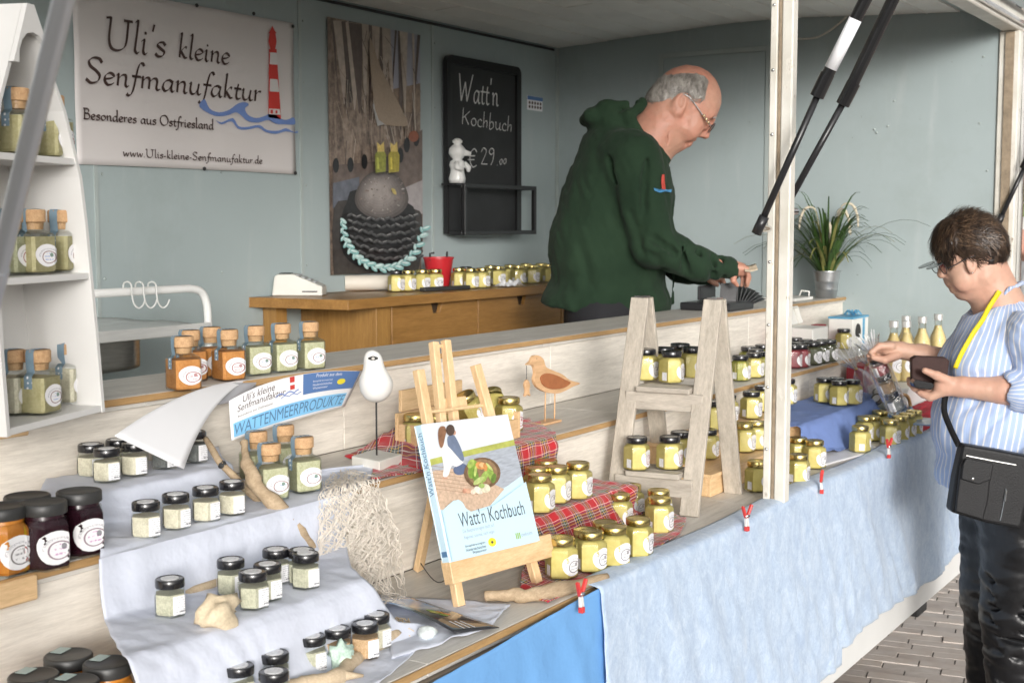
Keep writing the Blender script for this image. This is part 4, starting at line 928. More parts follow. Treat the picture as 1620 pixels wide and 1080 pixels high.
def ellp(cx, cy, rx, ry, n=14, rot=0): return [(cx+rx*math.cos(t)*math.cos(rot)-ry*math.sin(t)*math.sin(rot), cy+rx*math.cos(t)*math.sin(rot)+ry*math.sin(t)*math.cos(rot)) for t in np.linspace(0, 2*PI, n+1)[:-1]]
for k in range(7): artp('photo_plank_gap', [(676+k*2.2, 735+k*6.2), (726+k*5, 742+k*6.5), (726+k*5, 742.7+k*6.5), (676+k*2.2, 735.8+k*6.2)], pc('plankgap', (.33, .22, .15)))
artp('photo_jacket', [(708, 691), (717, 687), (724, 697), (731, 713), (734, 727), (726, 730), (716, 722), (709, 706)], pc('jacket', (.15, .19, .28), .2, 60), 3)
artp('photo_jeans', [(718, 740), (729, 733), (738, 736), (737, 747), (727, 751), (719, 748)], pc('jeans', (.10, .13, .22), .25, 70), 3)
artp('photo_shirt', [(698, 700), (705, 702), (716, 713), (728, 727), (733, 731), (722, 738), (715, 736), (709, 752), (701, 753), (702, 738), (699, 722), (696, 708)], pc('wshirt', (.76, .74, .72), .07, 60), 3)
artp('photo_hand', ellp(704, 756, 4.5, 1.8), pc('skin', (.52, .30, .21)))
artp('photo_face', ellp(719, 684, 2.6, 4), pc('skin', (.52, .30, .21))); artp('photo_hair', ellp(712.5, 680, 7, 9), pc('hairb', (.08, .052, .04), .3, 120))
artp('photo_hair', [(696, 675), (703, 674), (706, 682), (704, 692), (701, 705), (697, 708), (694, 698), (693, 684)], pc('hairr', (.24, .12, .065), .3, 120), 3)
artp('photo_basket', ellp(763, 748, 29, 25, 22), pc('basket', (.17, .10, .055), .4, 150)); artp('photo_basket_inside', ellp(763, 747, 24, 21, 20), pc('basketin', (.27, .17, .09), .35, 120))
vg = [(748, 742, 7, 15, .2, (.20, .33, .05)), (745, 733, 5, 8, .5, (.34, .44, .10)), (752, 752, 5, 12, -.2, (.16, .28, .05)), (760, 736, 8, 6, .3, (.58, .26, .08)), (763, 735, 5, 4, 0, (.68, .42, .2)), (770, 742, 4, 11, -.4, (.55, .25, .08)), (776, 748, 5, 12, -.2, (.24, .36, .07)), (766, 754, 5, 11, .5, (.30, .42, .10)), (757, 760, 4, 10, .9, (.42, .50, .18)), (781, 756, 4, 8, .2, (.12, .20, .04)), (741, 776, 5, 4, 0, (.56, .33, .22)), (749, 777, 4, 5, .6, (.72, .60, .48)), (757, 775, 8, 5, .7, (.74, .70, .58)), (768, 772, 8, 7, .2, (.66, .62, .46)), (735, 776, 3, 4, 0, (.58, .30, .2)), (762, 768, 5, 4, 0, (.30, .42, .12)), (752, 745, 2, 9, .1, (.46, .55, .16)), (774, 738, 2, 8, -.7, (.46, .52, .18))]
for k, (cx, cy, rx, ry, ro, c) in enumerate(vg): artp('photo_vegetable', ellp(cx, cy, rx, ry, 12, ro), pm('cover_veg_%d' % k, c, .4, .35, 160))
art('cover_wave', [(.0, .63), (.06, .605), (.14, .575), (.20, .575), (.235, .60), (.255, .645), (.30, .675), (.42, .685), (.55, .665), (.70, .625), (.86, .575), (1, .535), (1, .995), (.0, .995)], M_cov)
def cov_txt(s, u0, u1, v0, v1, m, **kw):
    lay[0] += 1; me = txt_box(s, u0, u1, v1, v0, **kw)
    for v in me.vertices: v.co = Vector(cov(v.co.x, v.co.y, .0002+.00012*lay[0]))
    me.materials.clear(); link('lettering', me, m, bk_, world=True)
M_slate = pm('print_darkslate', (.055, .07, .085), .5, .03); M_lgrey = pm('print_lightgrey', (.30, .37, .43), .5, .03); M_grn = pm('print_green', (.30, .48, .08), .5)
cov_txt("Watt'n Kochbuch", .155, .905, .665, .775, M_slate); cov_txt('Die Biosphärenregion tischt auf', .17, .52, .79, .825, M_lgrey); cov_txt('Regional, saisonal, nach vegan', .17, .51, .838, .868, M_lgrey)
cov_txt('oekom', .80, .93, .905, .935, M_lgrey)
for k, u in enumerate((.735, .755, .775)): art('logo_bar', [(u, .90), (u+.012, .90), (u+.012, .945), (u, .945)], M_grn)
for k, s in enumerate(('Biosphärenregion', 'Niedersächsisches', 'Wattenmeer')): cov_txt(s, .16+.06*(k == 2), .38, .905+k*.026, .925+k*.026, M_slate)
art('round_emblem', ell(.455, .925, .045, .032), M_yel); art('round_emblem', ell(.455, .925, .014, .010, 10), M_slate)
def spn(u, v): return (cTL-en*(th_*(1-v)))*(1-u)+(cBL-en*(th_*(1-v)))*u-eh*.0006
me = txt_box("Watt'n Kochbuch", .06, .52, .25, .78)
for v in me.vertices: v.co = Vector(spn(.58-v.co.x, 1-v.co.y))
me.materials.clear(); link('lettering', me, M_ink, bk_, world=True)
B().add([spn(u, v) for u, v in ((.92, .2), (.96, .2), (.96, .8), (.92, .8))], [(0,1,2,3)]).obj('spine_mark', M_ink, bk_, world=True)

# ---- wooden bird with a hanging fish
wb = thing('wooden_bird', 'flat plywood shore bird with red brown wing and a fish on a string', 'figurine', tuple(onz(868, 672, ZM)))
b0 = onz(836, 672, ZM+.001); b1 = onz(902, 668, ZM+.001); YBd = float((b0[1]+b1[1])/2)+.01
M_ply = wood('birch_ply', (.72, .47, .27), (.58, .35, .18), 'X', 2.2, .6, .05)
B().box(float(b0[0]), float(b1[0]), YBd-.018, YBd+.018, ZM+.0008, ZM+.006).obj('base', M_ply, wb, bevel=.001, world=True)
def bird(pts, y0, y1, nm, m, k=3):
    P = [ony(x, y, YBd) for x, y in pts]; P = catmull([(p[0], p[2]) for p in P], k, True); P = [(p[0], p[1]) for p in P]
    B().prism(P, 0, y1-y0, Matrix(((1,0,0,0),(0,0,-1,y1),(0,1,0,0),(0,0,0,1)))).obj(nm, m, wb, world=True, bevel=.0006)
bird([(832, 577), (838, 571), (842, 563), (850, 562), (858, 568), (862, 580), (874, 586), (888, 592), (900, 601), (916, 606), (905, 611), (894, 617), (880, 622), (862, 620), (848, 612), (843, 600), (845, 590), (842, 578)], YBd-.004, YBd+.004, 'body', M_ply)
bird([(853, 594), (862, 590), (876, 593), (890, 600), (899, 605), (888, 613), (870, 615), (857, 610), (852, 601)], YBd-.0075, YBd-.0042, 'wing', pm('wing_red', (.36, .13, .05), .7, .15, 60))
for x in (863, 878): B().tube([ony(x, 618, YBd), ony(x-1, 669, YBd)], .0017, 8).obj('leg', M_ply, wb, smooth=True, world=True)
B().tube([ony(833, 578, YBd), ony(833, 602, YBd)], .0006, 5).obj('string', M_dark, wb, world=True)
bird([(833, 600), (837, 608), (836, 618), (838, 626), (834, 624), (829, 627), (831, 618), (829, 608)], YBd-.003, YBd+.003, 'fish', M_ply)
B().lathe([(.0002, 0), (.0013, .0004), (.0002, .001)], 8, None, frame_M(ony(849, 567, YBd-.0045), (1,0,0), (0,0,1))).obj('eye', M_dark, wb, world=True)

# ---- grey ladder shelf
M_greywd = wood('weathered_grey_wood', (.55, .495, .42), (.36, .32, .265), 'Z', 1.5, .75, .25, True); M_greywx = wood('weathered_grey_plank', (.54, .49, .42), (.36, .32, .27), 'Y', 1.5, .75, .25, True)
RF, RBk = onz(1090, 817, ZL), onz(1160, 780, ZL); mid_ = (RF+RBk)/2
lo, hi = 1.3, 1.6
for _ in range(30):
    z = (lo+hi)/2; yy = to_px((mid_[0], mid_[1], z))[1]; lo, hi = (z, hi) if yy > 474 else (lo, z)
ZH = lo; TR_ = np.array([mid_[0], mid_[1], ZH]); 
# the second frame stands a shelf length further back
SH = None
for d_ in np.arange(.12, .5, .005):
    px = to_px(TR_+np.array([-.02, d_, 0]))[0]
    if px < 1017: SH = np.array([-.02, d_, 0]); break
if SH is None: SH = np.array([-.02, .24, 0])
SH[1] = min(SH[1], .205)
ls = thing('ladder_shelf', 'grey weathered wooden ladder shelf shaped like an A with two plank shelves', 'shelf', tuple(mid_))
Wl = dict(parent=ls, world=True, bevel=.0015)
fwd = RBk-RF; fwd /= np.linalg.norm(fwd); sid = SH/np.linalg.norm(SH)
def lbar(a, b, w_, h_, nm, m=None, up=None): B().bar(a, b, w_, h_, up=tuple(up if up is not None else sid)).obj(nm, m or M_greywd, **Wl)
for s in (np.zeros(3), SH):
    lbar(RF+s+lift*.2, TR_+s-fwd*.010, .012, .042, 'leg'); lbar(RBk+s+lift*.2, TR_+s+fwd*.010, .012, .042, 'leg')
    B().box(-.016, .016, -.012, .012, -.002, .002, Matrix.Translation(tuple(TR_+s+np.array([0, 0, .003])))).obj('hinge', M_chrome, ls, world=True)
def lad(f, g): return (RF*(1-f)+TR_*f)*(1-g)+(RBk*(1-f)+TR_*f)*g
shelf_z = []
for f, dep in ((.515, .085), (.125, .105)):
    a = lad(f, 0)-fwd*.007; lbar(a-sid*.004, a+SH+sid*.004, .010, .040, 'crossbar', M_greywx, up=(0, 0, 1))
    zt2 = a[2]+.026; shelf_z.append(zt2+.0065)
    for k in range(3):
        c = a+fwd*(-.016+dep*(k+.5)/3); c[2] = zt2; lbar(c+sid*.024, c+SH-sid*.024, dep/3-.003, .012, 'shelf_plank', M_greywx, up=(0, 0, 1))
gls = 'black-lidded mustard jars on the ladder shelf'
for x, y in ((1021, 604), (1062, 608), (1094, 600)): jb('must', x, y, shelf_z[0], 'black-lidded mustard jar on the upper plank of the ladder shelf', gls, M_must, lid=M_blid)
for x, y in ((1050, 549), (1076, 543)): jt('must', x, y, shelf_z[0], 'black-lidded mustard jar at the back of the upper ladder plank', gls, M_must, lid=M_blid)
for x, y in ((1007, 746), (1059, 745)): jb('must', x, y, shelf_z[1], 'black-lidded mustard jar on the lower plank of the ladder shelf', gls, M_must, lid=M_blid, lab=M_ovalr)
jt('must', 1077, 682, shelf_z[1], 'black-lidded mustard jar behind two others on the lower ladder plank', gls, M_must, lid=M_blid)

# ---- brochure, driftwood
M_glossy = NT('brochure_print'); n = M_glossy; t_ = n.new('ShaderNodeTexCoord'); x_, y_, _ = n.sepxy(t_.outputs['UV'])
c_ = n.ramp(n.math('ADD', x_, n.math('MULTIPLY', n.noise(n.co('UV', (6, 6, 1)), 1, 3), .08)), [(0, (.16, .30, .58)), (.36, (.28, .42, .66)), (.46, (.55, .60, .66)), (.52, (.30, .38, .42)), (.60, (.08, .10, .09)), (.86, (.05, .05, .055)), (1, (.03, .03, .035))])
M_glossy = n.base(c_, .12, coat=.6)
q0, q1, q2, q3 = onz(575, 948, ZL+.012), onz(652, 948, ZL+.010), onz(790, 995, ZL+.004), onz(720, 1004, ZL+.006)
br = thing('glossy_brochure', 'glossy brochure with blue sky and dark food picture lying on the low step', 'brochure', tuple(q2))
def bro(u, v, o=0.0): return tuple((q0*(1-v)+q1*v)*(1-u)+(q3*(1-v)+q2*v)*u+np.array([0, 0, .010*math.sin(u*PI)*(1-v)+.003+o]))
B().grid(16, 8, lambda u, v: bro(u, v), lambda u, v: (u, v)).obj('cover', M_glossy, br, smooth=True, world=True, solid=.0012)
for u, v, c in ((.56, .55, (.65, .30, .05)), (.61, .60, (.60, .22, .04)), (.53, .45, (.25, .40, .06)), (.58, .42, (.5, .45, .1)), (.64, .50, (.22, .34, .05))):
    B().add([bro(u+.035*math.cos(t), v+.09*math.sin(t), .0012) for t in np.linspace(0, 6.28, 9)[:-1]], [tuple(range(8))]).obj('food_print', pm('food_%.2f' % u, c, .2, .3, 90), br, world=True)
for k in range(3): B().add([bro(u, v, .0012) for u, v in ((.80, .28+k*.12), (.95, .30+k*.12), (.95, .33+k*.12), (.80, .31+k*.12))], [(0,1,2,3)]).obj('text_line', M_paper, br, world=True)
q0, q1, q2, q3 = onz(600, 943, ZL+.002), onz(808, 957, ZL+.002), onz(775, 995, ZL+.002), onz(620, 1045, ZL+.002)
tag(B().grid(30, 20, lambda u, v: tuple((q0*(1-v)+q3*v)*(1-u)+(q1*(1-v)+q2*v)*u+np.array([0, 0, .0025+.002*nz(u*9, v*9)+.004*max(0, nz(u*5, v*4, 4))]))).obj('pale_cloth_end', M_pale, smooth=True, solid=.0012), 'flat end of pale blue cloth lying under the glossy brochure', 'cloth')
d0, d1, d2 = onz(768, 942, ZL+.013), onz(860, 938, ZL+.013), onz(960, 912, ZL+.012)
stick('driftwood_log', [d0, (d0+d1)/2, d1, d2], [.008, .012, .0125, .008], M_drift, 'short bleached driftwood log lying before the tartan and the easel', 'driftwood', seed=21, amp=.25)

# ---- front cloths and pegs
M_blue = pm('sky_blue_cotton', (.15, .355, .67), .8, .05, 5, bump=.4, bscale=18, bdist=.010, detail=6)
def denim():
    n = NT('washed_light_denim'); v = n.co(); a = n.noise(n.co('Object', (1, 1, .6), rot=(0, .5, 0)), 22, 7, .75, 1.6); b = n.noise(v, 120, 4, .6)
    f = n.math('ADD', n.math('MULTIPLY', a, .7), n.math('MULTIPLY', b, .3)); n.base(n.ramp(f, [(.36, (.35, .45, .61)), (.5, (.44, .545, .69)), (.64, (.56, .65, .77))]), .9, sheen=.2)
    n.bump(n.noise(n.co('Object', (1, 1, .7), rot=(0, .5, 0)), 30, 6, .7, .8), .40, .007); return n.m
M_denim = denim()
def hang(name, xa, xb, ztop, zbot, y0, m, label, nu, nv, tuck=True, seed=3, bl=0.0):
    """cloth hanging down the front; ztop(x), zbot(x)"""
    def f(u, v):
        x = xa+(xb-xa)*u
        if tuck and v < .12:
            k = v/.12; y = .035-(.035-y0)*k; z = ztop(x)+.003*math.sin(k*PI*.5); return (x, y, z-.006*k**4)
        k = (v-.12)/.88 if tuck else v
        z = ztop(x)-(ztop(x)-zbot(x))*k-(.006 if tuck else 0)
        fold = .016*nz(x*4+z*2.2, z*1.2, seed)+.009*nz(x*11+z*6, z*3, seed+1)+.0045*nz(x*26+z*12, z*12, seed+2)+.0022*nz(x*50+z*30, z*30, seed+4)
        return (x+.004*nz(z*9, seed), y0-.014*k-(abs(fold)*(.25+k)), z)
    return tag(B().grid(nu, nv, f).obj(name, m, smooth=True, solid=.0012), label, 'cloth')
xd0 = px_x(935, 942, 0); xd1 = XE+.02
hang('denim_cloth', xd0, xd1, lambda x: ZL+.006+.004*math.sin(x*7)-.012*max(0, x-3.2)/1.7, lambda x: .548+.008*math.sin(x*6)+(0 if x > 3.12 else -.035), -.019, M_denim, 'pale washed denim cloth pegged along the front of the counter', 190, 70)
xb0 = px_x(560, 1085, 0)
hang('blue_cloth', X0, xd0+.03, lambda x: float(np.interp(x, [X0, 1.3, 1.6, xd0+.03], [ZL-.030, ZL-.022, ZL-.008, ZL+.008])), lambda x: .56, -.012, M_blue, 'plain sky blue cloth hanging beside the denim cloth', 110, 50, tuck=False, seed=9)
M_peg = pm('red_peg_plastic', (.62, .05, .045), .35, .1)
def peg(x, y, label):
    p = ony(x, y, -.014); e = thing('clothes_peg', label, 'peg', tuple(p), random.uniform(-.3, .3), 'red pegs on the counter edge')
    for s in (-1, 1):
        B().bar((s*.0150, -.018, .024), (s*.002, -.016, -.002), .0055, .007, up=(0,1,0)).obj('handle', M_peg, e, bevel=.0012)
        B().bar((s*.002, -.016, -.003), (s*.0035, -.018, -.020), .004, .006, up=(0,1,0)).obj('jaw', pm('peg_clear', (.62, .60, .58), .3), e, bevel=.0008)
    B().box(-.0045, .0045, -.0225, -.0135, -.030, -.020).obj('tip', M_peg, e, bevel=.001); B().tube([(-.006, -.018, .002), (.006, -.018, .002)], .0035, 10).obj('spring', M_chrome, e, smooth=True)
    return e
peg(905, 938, 'red clothes peg where the blue cloth meets the denim'); peg(1171, 815, 'red clothes peg on the denim between the ladder shelf and the pillar'); peg(1288, 760, 'red clothes peg on the denim beside the white pillar'); peg(1397, 706, 'red clothes peg on the denim before the row of gold lids'); peg(1481, 668, 'red clothes peg on the denim beside the red cloth')
# ================================================================ back wall and rear work top
# ---- pen-stroke letters (broad nib for the banner, chalk for the board)
GL = {
 'U': (.74, [[(.0,.97),(.10,.99),(.12,.9),(.12,.34),(.2,.06),(.36,0),(.52,.1),(.58,.34),(.58,.97)], [(.46,.97),(.70,.97)]]),
 'l': (.23, [[(.03,.96),(.10,1.0),(.09,.3),(.09,.08),(.15,.0),(.21,.05)]]), 'i': (.23, [[(.01,.39),(.08,.46),(.085,.3),(.085,.08),(.14,0),(.20,.06)], [(.09,.66),(.115,.69)]]),
 "'": (.16, [[(.09,1.0),(.06,.76)]]), 's': (.34, [[(.29,.37),(.22,.46),(.11,.43),(.08,.34),(.17,.25),(.27,.16),(.24,.03),(.12,-.01),(.03,.07)]]),
 'k': (.38, [[(.04,.97),(.09,1.0),(.08,.5),(.08,0)], [(.31,.43),(.25,.46),(.17,.36),(.09,.22)], [(.12,.25),(.2,.12),(.28,.01),(.36,.04)]]),
 'e': (.36, [[(.06,.21),(.2,.25),(.3,.33),(.26,.43),(.16,.46),(.06,.34),(.05,.15),(.14,0),(.25,.02),(.33,.1)]]),
 'n': (.44, [[(.01,.39),(.07,.46),(.08,.3),(.08,0)], [(.08,.26),(.17,.42),(.27,.45),(.31,.34),(.31,.08),(.36,0),(.42,.05)]]),
 'S': (.54, [[(.46,.82),(.37,.97),(.2,.98),(.09,.84),(.14,.65),(.32,.48),(.43,.30),(.38,.08),(.2,0),(.05,.13)]]),
 'f': (.30, [[(.38,.90),(.33,1.0),(.24,.95),(.18,.6),(.13,0),(.07,-.27),(-.01,-.34),(-.07,-.28)], [(.04,.45),(.32,.45)]]),
 'm': (.68, [[(.01,.39),(.07,.46),(.08,.3),(.08,0)], [(.08,.26),(.16,.42),(.25,.45),(.29,.34),(.29,0)], [(.29,.26),(.38,.42),(.48,.45),(.53,.34),(.53,.08),(.58,0),(.65,.05)]]),
 'a': (.44, [[(.33,.40),(.22,.46),(.09,.36),(.05,.14),(.13,0),(.25,.09),(.33,.3)], [(.35,.46),(.32,.12),(.37,0),(.43,.05)]]),
 'u': (.45, [[(.01,.39),(.07,.46),(.07,.15),(.14,0),(.25,.06),(.33,.25)], [(.34,.46),(.32,.1),(.37,0),(.44,.05)]]),
 'r': (.30, [[(.01,.39),(.07,.46),(.08,.3),(.08,0)], [(.08,.26),(.17,.42),(.28,.44)]]), 't': (.28, [[(.15,.66),(.11,.3),(.12,.06),(.19,0),(.27,.06)], [(.01,.45),(.27,.45)]]),
 'B': (.52, [[(.1,.98),(.1,0)], [(.02,.98),(.28,.97),(.39,.8),(.3,.57),(.12,.54)], [(.12,.54),(.36,.5),(.45,.27),(.34,.03),(.02,0)]]),
 'O': (.70, [[(.34,.99),(.12,.84),(.04,.45),(.16,.08),(.36,.0),(.58,.18),(.64,.55),(.52,.9),(.34,.99)]]), 'o': (.40, [[(.2,.46),(.08,.36),(.05,.16),(.14,.01),(.26,.04),(.34,.22),(.3,.4),(.2,.46)]]),
 'd': (.45, [[(.33,.40),(.22,.46),(.09,.36),(.05,.14),(.13,0),(.25,.09),(.33,.3)], [(.30,.97),(.36,1.0),(.33,.12),(.38,0),(.44,.05)]]),
 'w': (.56, [[(.01,.44),(.05,.46),(.14,0),(.27,.40),(.37,0),(.50,.46)]]), '.': (.18, [[(.06,.0),(.085,.03)]]), '-': (.26, [[(.03,.22),(.20,.24)]]), ' ': (.26, []),
 'W': (.85, [[(.0,1.0),(.14,.02)], [(.14,.02),(.36,.72)], [(.36,.72),(.48,.02)], [(.48,.02),(.80,1.02)]]), 'K': (.56, [[(.1,1.0),(.06,0)], [(.50,.86),(.09,.38)], [(.2,.5),(.44,.02)]]),
 'c': (.34, [[(.30,.38),(.18,.46),(.06,.3),(.08,.06),(.22,0),(.31,.08)]]), 'h': (.40, [[(.10,1.0),(.06,0)], [(.07,.22),(.2,.42),(.29,.38),(.28,0)]]), 'b': (.40, [[(.10,1.0),(.06,.02),(.2,0),(.31,.16),(.28,.38),(.16,.42),(.08,.3)]]),
 '2': (.46, [[(.04,.74),(.16,.96),(.34,.86),(.3,.6),(.06,.06)], [(.06,.06),(.44,.06)]]), '9': (.46, [[(.36,.74),(.22,.62),(.08,.74),(.16,.95),(.33,.93),(.37,.72),(.32,.3),(.2,.02)]]), '0': (.24, [[(.12,.42),(.03,.25),(.09,.04),(.18,.16),(.18,.36),(.12,.42)]]), '€': (.60, [[(.52,.82),(.36,.98),(.16,.76),(.13,.34),(.3,.04),(.52,.14)], [(.0,.6),(.42,.62)], [(.0,.4),(.38,.42)]]),
}
def pen(s, x0, z0, H, fit=None, w_=.10, wmin=.022, nib=rad(38), slant=.16, Y=0.0, rise=0.0):
    adv = sum(GL[c][0] for c in s); k = (fit/adv) if fit else H; b = B(); x = 0
    for c in s:
        a, st_ = GL[c]
        for q in st_:
            P = catmull(q, 7) if len(q) > 2 else [np.array(p, float) for p in q]
            P = [np.array([x0+(x+p[0]+p[1]*slant*H/k)*k, z0+p[1]*H+rise*(x+p[0])*k]) for p in P]
            n_ = len(P); vs = []
            for i in range(n_):
                d = P[min(i+1, n_-1)]-P[max(i-1, 0)]; L = np.linalg.norm(d); d = d/L if L > 1e-9 else np.array([1, 0])
                an = math.atan2(d[1], d[0]); hw_ = .5*H*(w_*abs(math.sin(an-nib))+wmin); nn = np.array([-d[1], d[0]])
                vs += [P[i]+nn*hw_, P[i]-nn*hw_]
            if n_ == 2 and np.linalg.norm(P[1]-P[0]) < .06*H:   # dots
                cc = (P[0]+P[1])/2; vs = [cc+np.array([math.cos(t), math.sin(t)])*H*.055 for t in np.linspace(0, 2*PI, 9)[:-1]]
                b.add([(p[0], Y, p[1]) for p in vs], [tuple(range(8))])
            else: b.add([(p[0], Y, p[1]) for p in vs], [(2*i, 2*i+1, 2*i+3, 2*i+2) for i in range(n_-1)])
        x += a
    return b
# ---- banner
YBn = YW-.012
def wp(x, y, Y=YBn): return ony(x, y, Y)
bx0, bx1, bz0, bz1 = 2.375, float(wp(467, 150)[0]), float(wp(468, 276)[2]), float(wp(466, 37)[2])
bn = thing('vinyl_banner', "pale vinyl banner reading Uli's kleine Senfmanufaktur with a red white lighthouse", 'banner', ((bx0+bx1)/2, YBn, bz0))
M_ban = pm('banner_vinyl', (.66, .625, .615), .55, .03, 3)
B().grid(40, 24, lambda u, v: (bx0+(bx1-bx0)*u, YBn+.003*nz(u*4, v*3)+.004, bz0+(bz1-bz0)*v+.004*math.sin(u*PI)*(1-2*v)*.5)).obj('sheet', M_ban, bn, world=True, smooth=True, solid=.0008)
def btxt(s, xa, ya, xb, yb, htop, w_=.10, slant=.16, wmin=.022):
    a, b_ = wp(xa, ya), wp(xb, yb); H = float(wp(xa, htop)[2]-a[2])
    pen(s, float(a[0]), float((a[2]+b_[2])/2), H, float(b_[0]-a[0]), w_, wmin, slant=slant, Y=YBn-.0015).obj('lettering', M_brn, bn, world=True)
btxt("Uli's", 163, 78, 262, 90, 27); btxt('kleine', 280, 90, 363, 103, 52, .12); btxt('Senfmanufaktur', 132, 131, 412, 160, 90, .13)
btxt('Besonderes aus Ostfriesland', 131, 187, 338, 206, 170, .14, .0, .05); btxt('www.Ulis-kleine-Senfmanufaktur.de', 194, 246, 415, 260, 233, .14, .0, .05)
def bpoly(nm, pts, m, k=0, off=.0016):
    P = [wp(x, y) for x, y in pts]; P = [(p[0], p[2]) for p in P]
    if k: P = [tuple(p) for p in catmull(P, k, True)]
    B().add([(p[0], YBn-off, p[1]) for p in P], [tuple(range(len(P)))]).obj(nm, m, bn, world=True)
M_bwhite = pm('print_white', (.68, .66, .65), .5, .02)
bpoly('lighthouse_print', [(425, 78), (437, 78), (444, 189), (424, 186)], M_red)
for a, b_ in ((83, 102), (125, 145)): bpoly('lighthouse_print', [(426.5+(a-80)*.0, a), (437+(a-80)*.03, a+1), (438+(b_-80)*.05, b_+1), (426, b_)], M_bwhite, off=.002)
bpoly('lighthouse_print', [(425, 172), (442, 173), (443, 182), (425, 181)], M_bwhite, off=.002); bpoly('lighthouse_print', [(427, 174), (431, 174), (431, 180), (427, 180)], M_red, off=.0024); bpoly('lighthouse_print', [(435, 175), (438, 175), (438, 180), (435, 180)], M_red, off=.0024)
bpoly('lighthouse_print', [(424, 66), (437, 66), (435, 78), (427, 78)], M_red); bpoly('lighthouse_print', [(426, 52), (435, 52), (437, 66), (424, 66)], M_red, off=.0018); bpoly('lighthouse_print', [(430, 41), (434, 49), (437, 53), (424, 53), (427, 48)], M_red, off=.002)
bpoly('wave_print', [(315, 169), (323, 157), (331, 172), (346, 178), (362, 174), (376, 164), (388, 162), (393, 166), (387, 172), (392, 182), (405, 187), (420, 183), (432, 176), (440, 186), (452, 190), (464, 186), (466, 197), (452, 197), (436, 196), (424, 190), (408, 194), (392, 192), (380, 182), (372, 178), (358, 183), (338, 183)], M_wavb, 3)
bpoly('wave_print', [(341, 190), (350, 194), (368, 187), (377, 200), (392, 201), (410, 198), (422, 206), (440, 207), (452, 203), (464, 209), (470, 207), (469, 211), (452, 208), (436, 212), (420, 209), (408, 202), (392, 205), (376, 204), (366, 192), (350, 197)], M_wavb, 3)
for x, y in ((311, 9), (463, 42), (467, 274), (323, 267), (401, 22)): B().lathe([(.006, 0), (.0055, .003), (.0005, .0035)], 10, None, frame_M(wp(x, y), (1,0,0), (0,0,1))).obj('pin', M_dark, bn, world=True)
# ---- tall picture poster
YP = YW-.009; P_ = lambda x, y: ony(x, y, YP)
px0, px1, pz0, pz1 = float(P_(520, 200)[0]), float(P_(665, 200)[0]), float(P_(523, 435)[2]), float(P_(519, 27)[2])
po = thing('photo_poster', 'tall harbour poster of brown nets over a grey bollard wrapped in black and turquoise rope', 'poster', ((px0+px1)/2, YP, pz0))
pn = NT('poster_nets'); v = pn.co('Object', (22, 1, 4), rot=(0, .25, 0)); a = pn.noise(v, 1.2, 7, .7, 1.2); b_ = pn.noise(pn.co(), 45, 5, .7)
M_pnet = pn.base(pn.ramp(pn.math('ADD', pn.math('MULTIPLY', a, .6), pn.math('MULTIPLY', b_, .4)), [(.36, (.07, .055, .05)), (.48, (.22, .165, .13)), (.62, (.40, .32, .26))]), .35)
B().add([(px0, YP, pz0), (px1, YP, pz0), (px1, YP, pz1), (px0, YP, pz1)], [(0,1,2,3)]).obj('sheet', M_pnet, po, world=True, solid=.001)
pl_ = [0]
def pp_(nm, pts, c, k=0, var=.15, sc=40, st=(1,1,1)):
    pl_[0] += 1; P = [P_(x, y) for x, y in pts]; P = [(min(px1, max(px0, p[0])), min(pz1, max(pz0, p[2]))) for p in P]
    if k: P = [(min(px1, max(px0, p[0])), min(pz1, max(pz0, p[1]))) for p in catmull(P, k, True)]
    m = pm('poster_%s_%d' % (nm, pl_[0]), c, .35, var, sc, stretch=st) if isinstance(c, tuple) else c
    B().add([(p[0], YP-.0008-.00012*pl_[0], p[1]) for p in P], [tuple(range(len(P)))]).obj(nm, m, po, world=True)
pp_('print_sky', [(608, 36), (665, 46), (665, 150), (655, 140), (640, 150), (622, 145)], (.34, .34, .40), 0, .18, 9)
pp_('print_houses', [(618, 142), (665, 132), (665, 178), (600, 178)], (.27, .20, .15), 0, .3, 60)
pp_('print_sail', [(519, 27), (566, 33), (578, 130), (560, 200), (540, 300), (523, 330)], M_pnet)
pp_('print_mast', [(545, 30), (570, 34), (560, 150), (548, 150)], (.09, .075, .07), 3, .3, 60, (30, 1, 4))
for k in range(16):
    x = 525+k*8; pp_('print_rigging', [(x+random.uniform(-8, 30), 32+k), (x+random.uniform(-4, 34)+2, 32+k), (x+12, 160+k*5), (x+10.5, 160+k*5)], ((.45, .38, .32) if k % 2 else (.13, .10, .09)), 0, .2)
for k in range(60):
    x = random.uniform(522, 655); y = random.uniform(40, 230); L = random.uniform(15, 60); dx = random.uniform(-6, 16)
    if x > 610 and y < 140 and k % 3: continue
    pp_('print_net_cord', [(x, y), (x+1.0, y), (x+dx+.8, y+L), (x+dx, y+L)], random.choice(((.40, .33, .27), (.30, .23, .18), (.10, .08, .07), (.50, .44, .38))), 0, .2)
pp_('print_white_cabin', [(586, 165), (606, 160), (612, 195), (594, 200)], (.46, .45, .44), 0, .15); pp_('print_net', [(582, 60), (600, 110), (640, 190), (630, 200), (596, 190), (585, 130)], (.36, .28, .21), 3, .3, 50, (30, 1, 3))
pp_('print_hull', [(523, 262), (600, 255), (665, 205), (665, 290), (590, 312), (523, 320)], (.15, .115, .10), 0, .35, 30); pp_('print_hull_band', [(523, 290), (565, 280), (565, 312), (523, 330)], (.13, .14, .17), 0, .3, 30)
for x, y in ((528, 262), (551, 261), (573, 256), (630, 246), (640, 230), (655, 220)): pp_('print_tyre', ell(x, y, 5, 12, 12), (.02, .02, .022), 0)
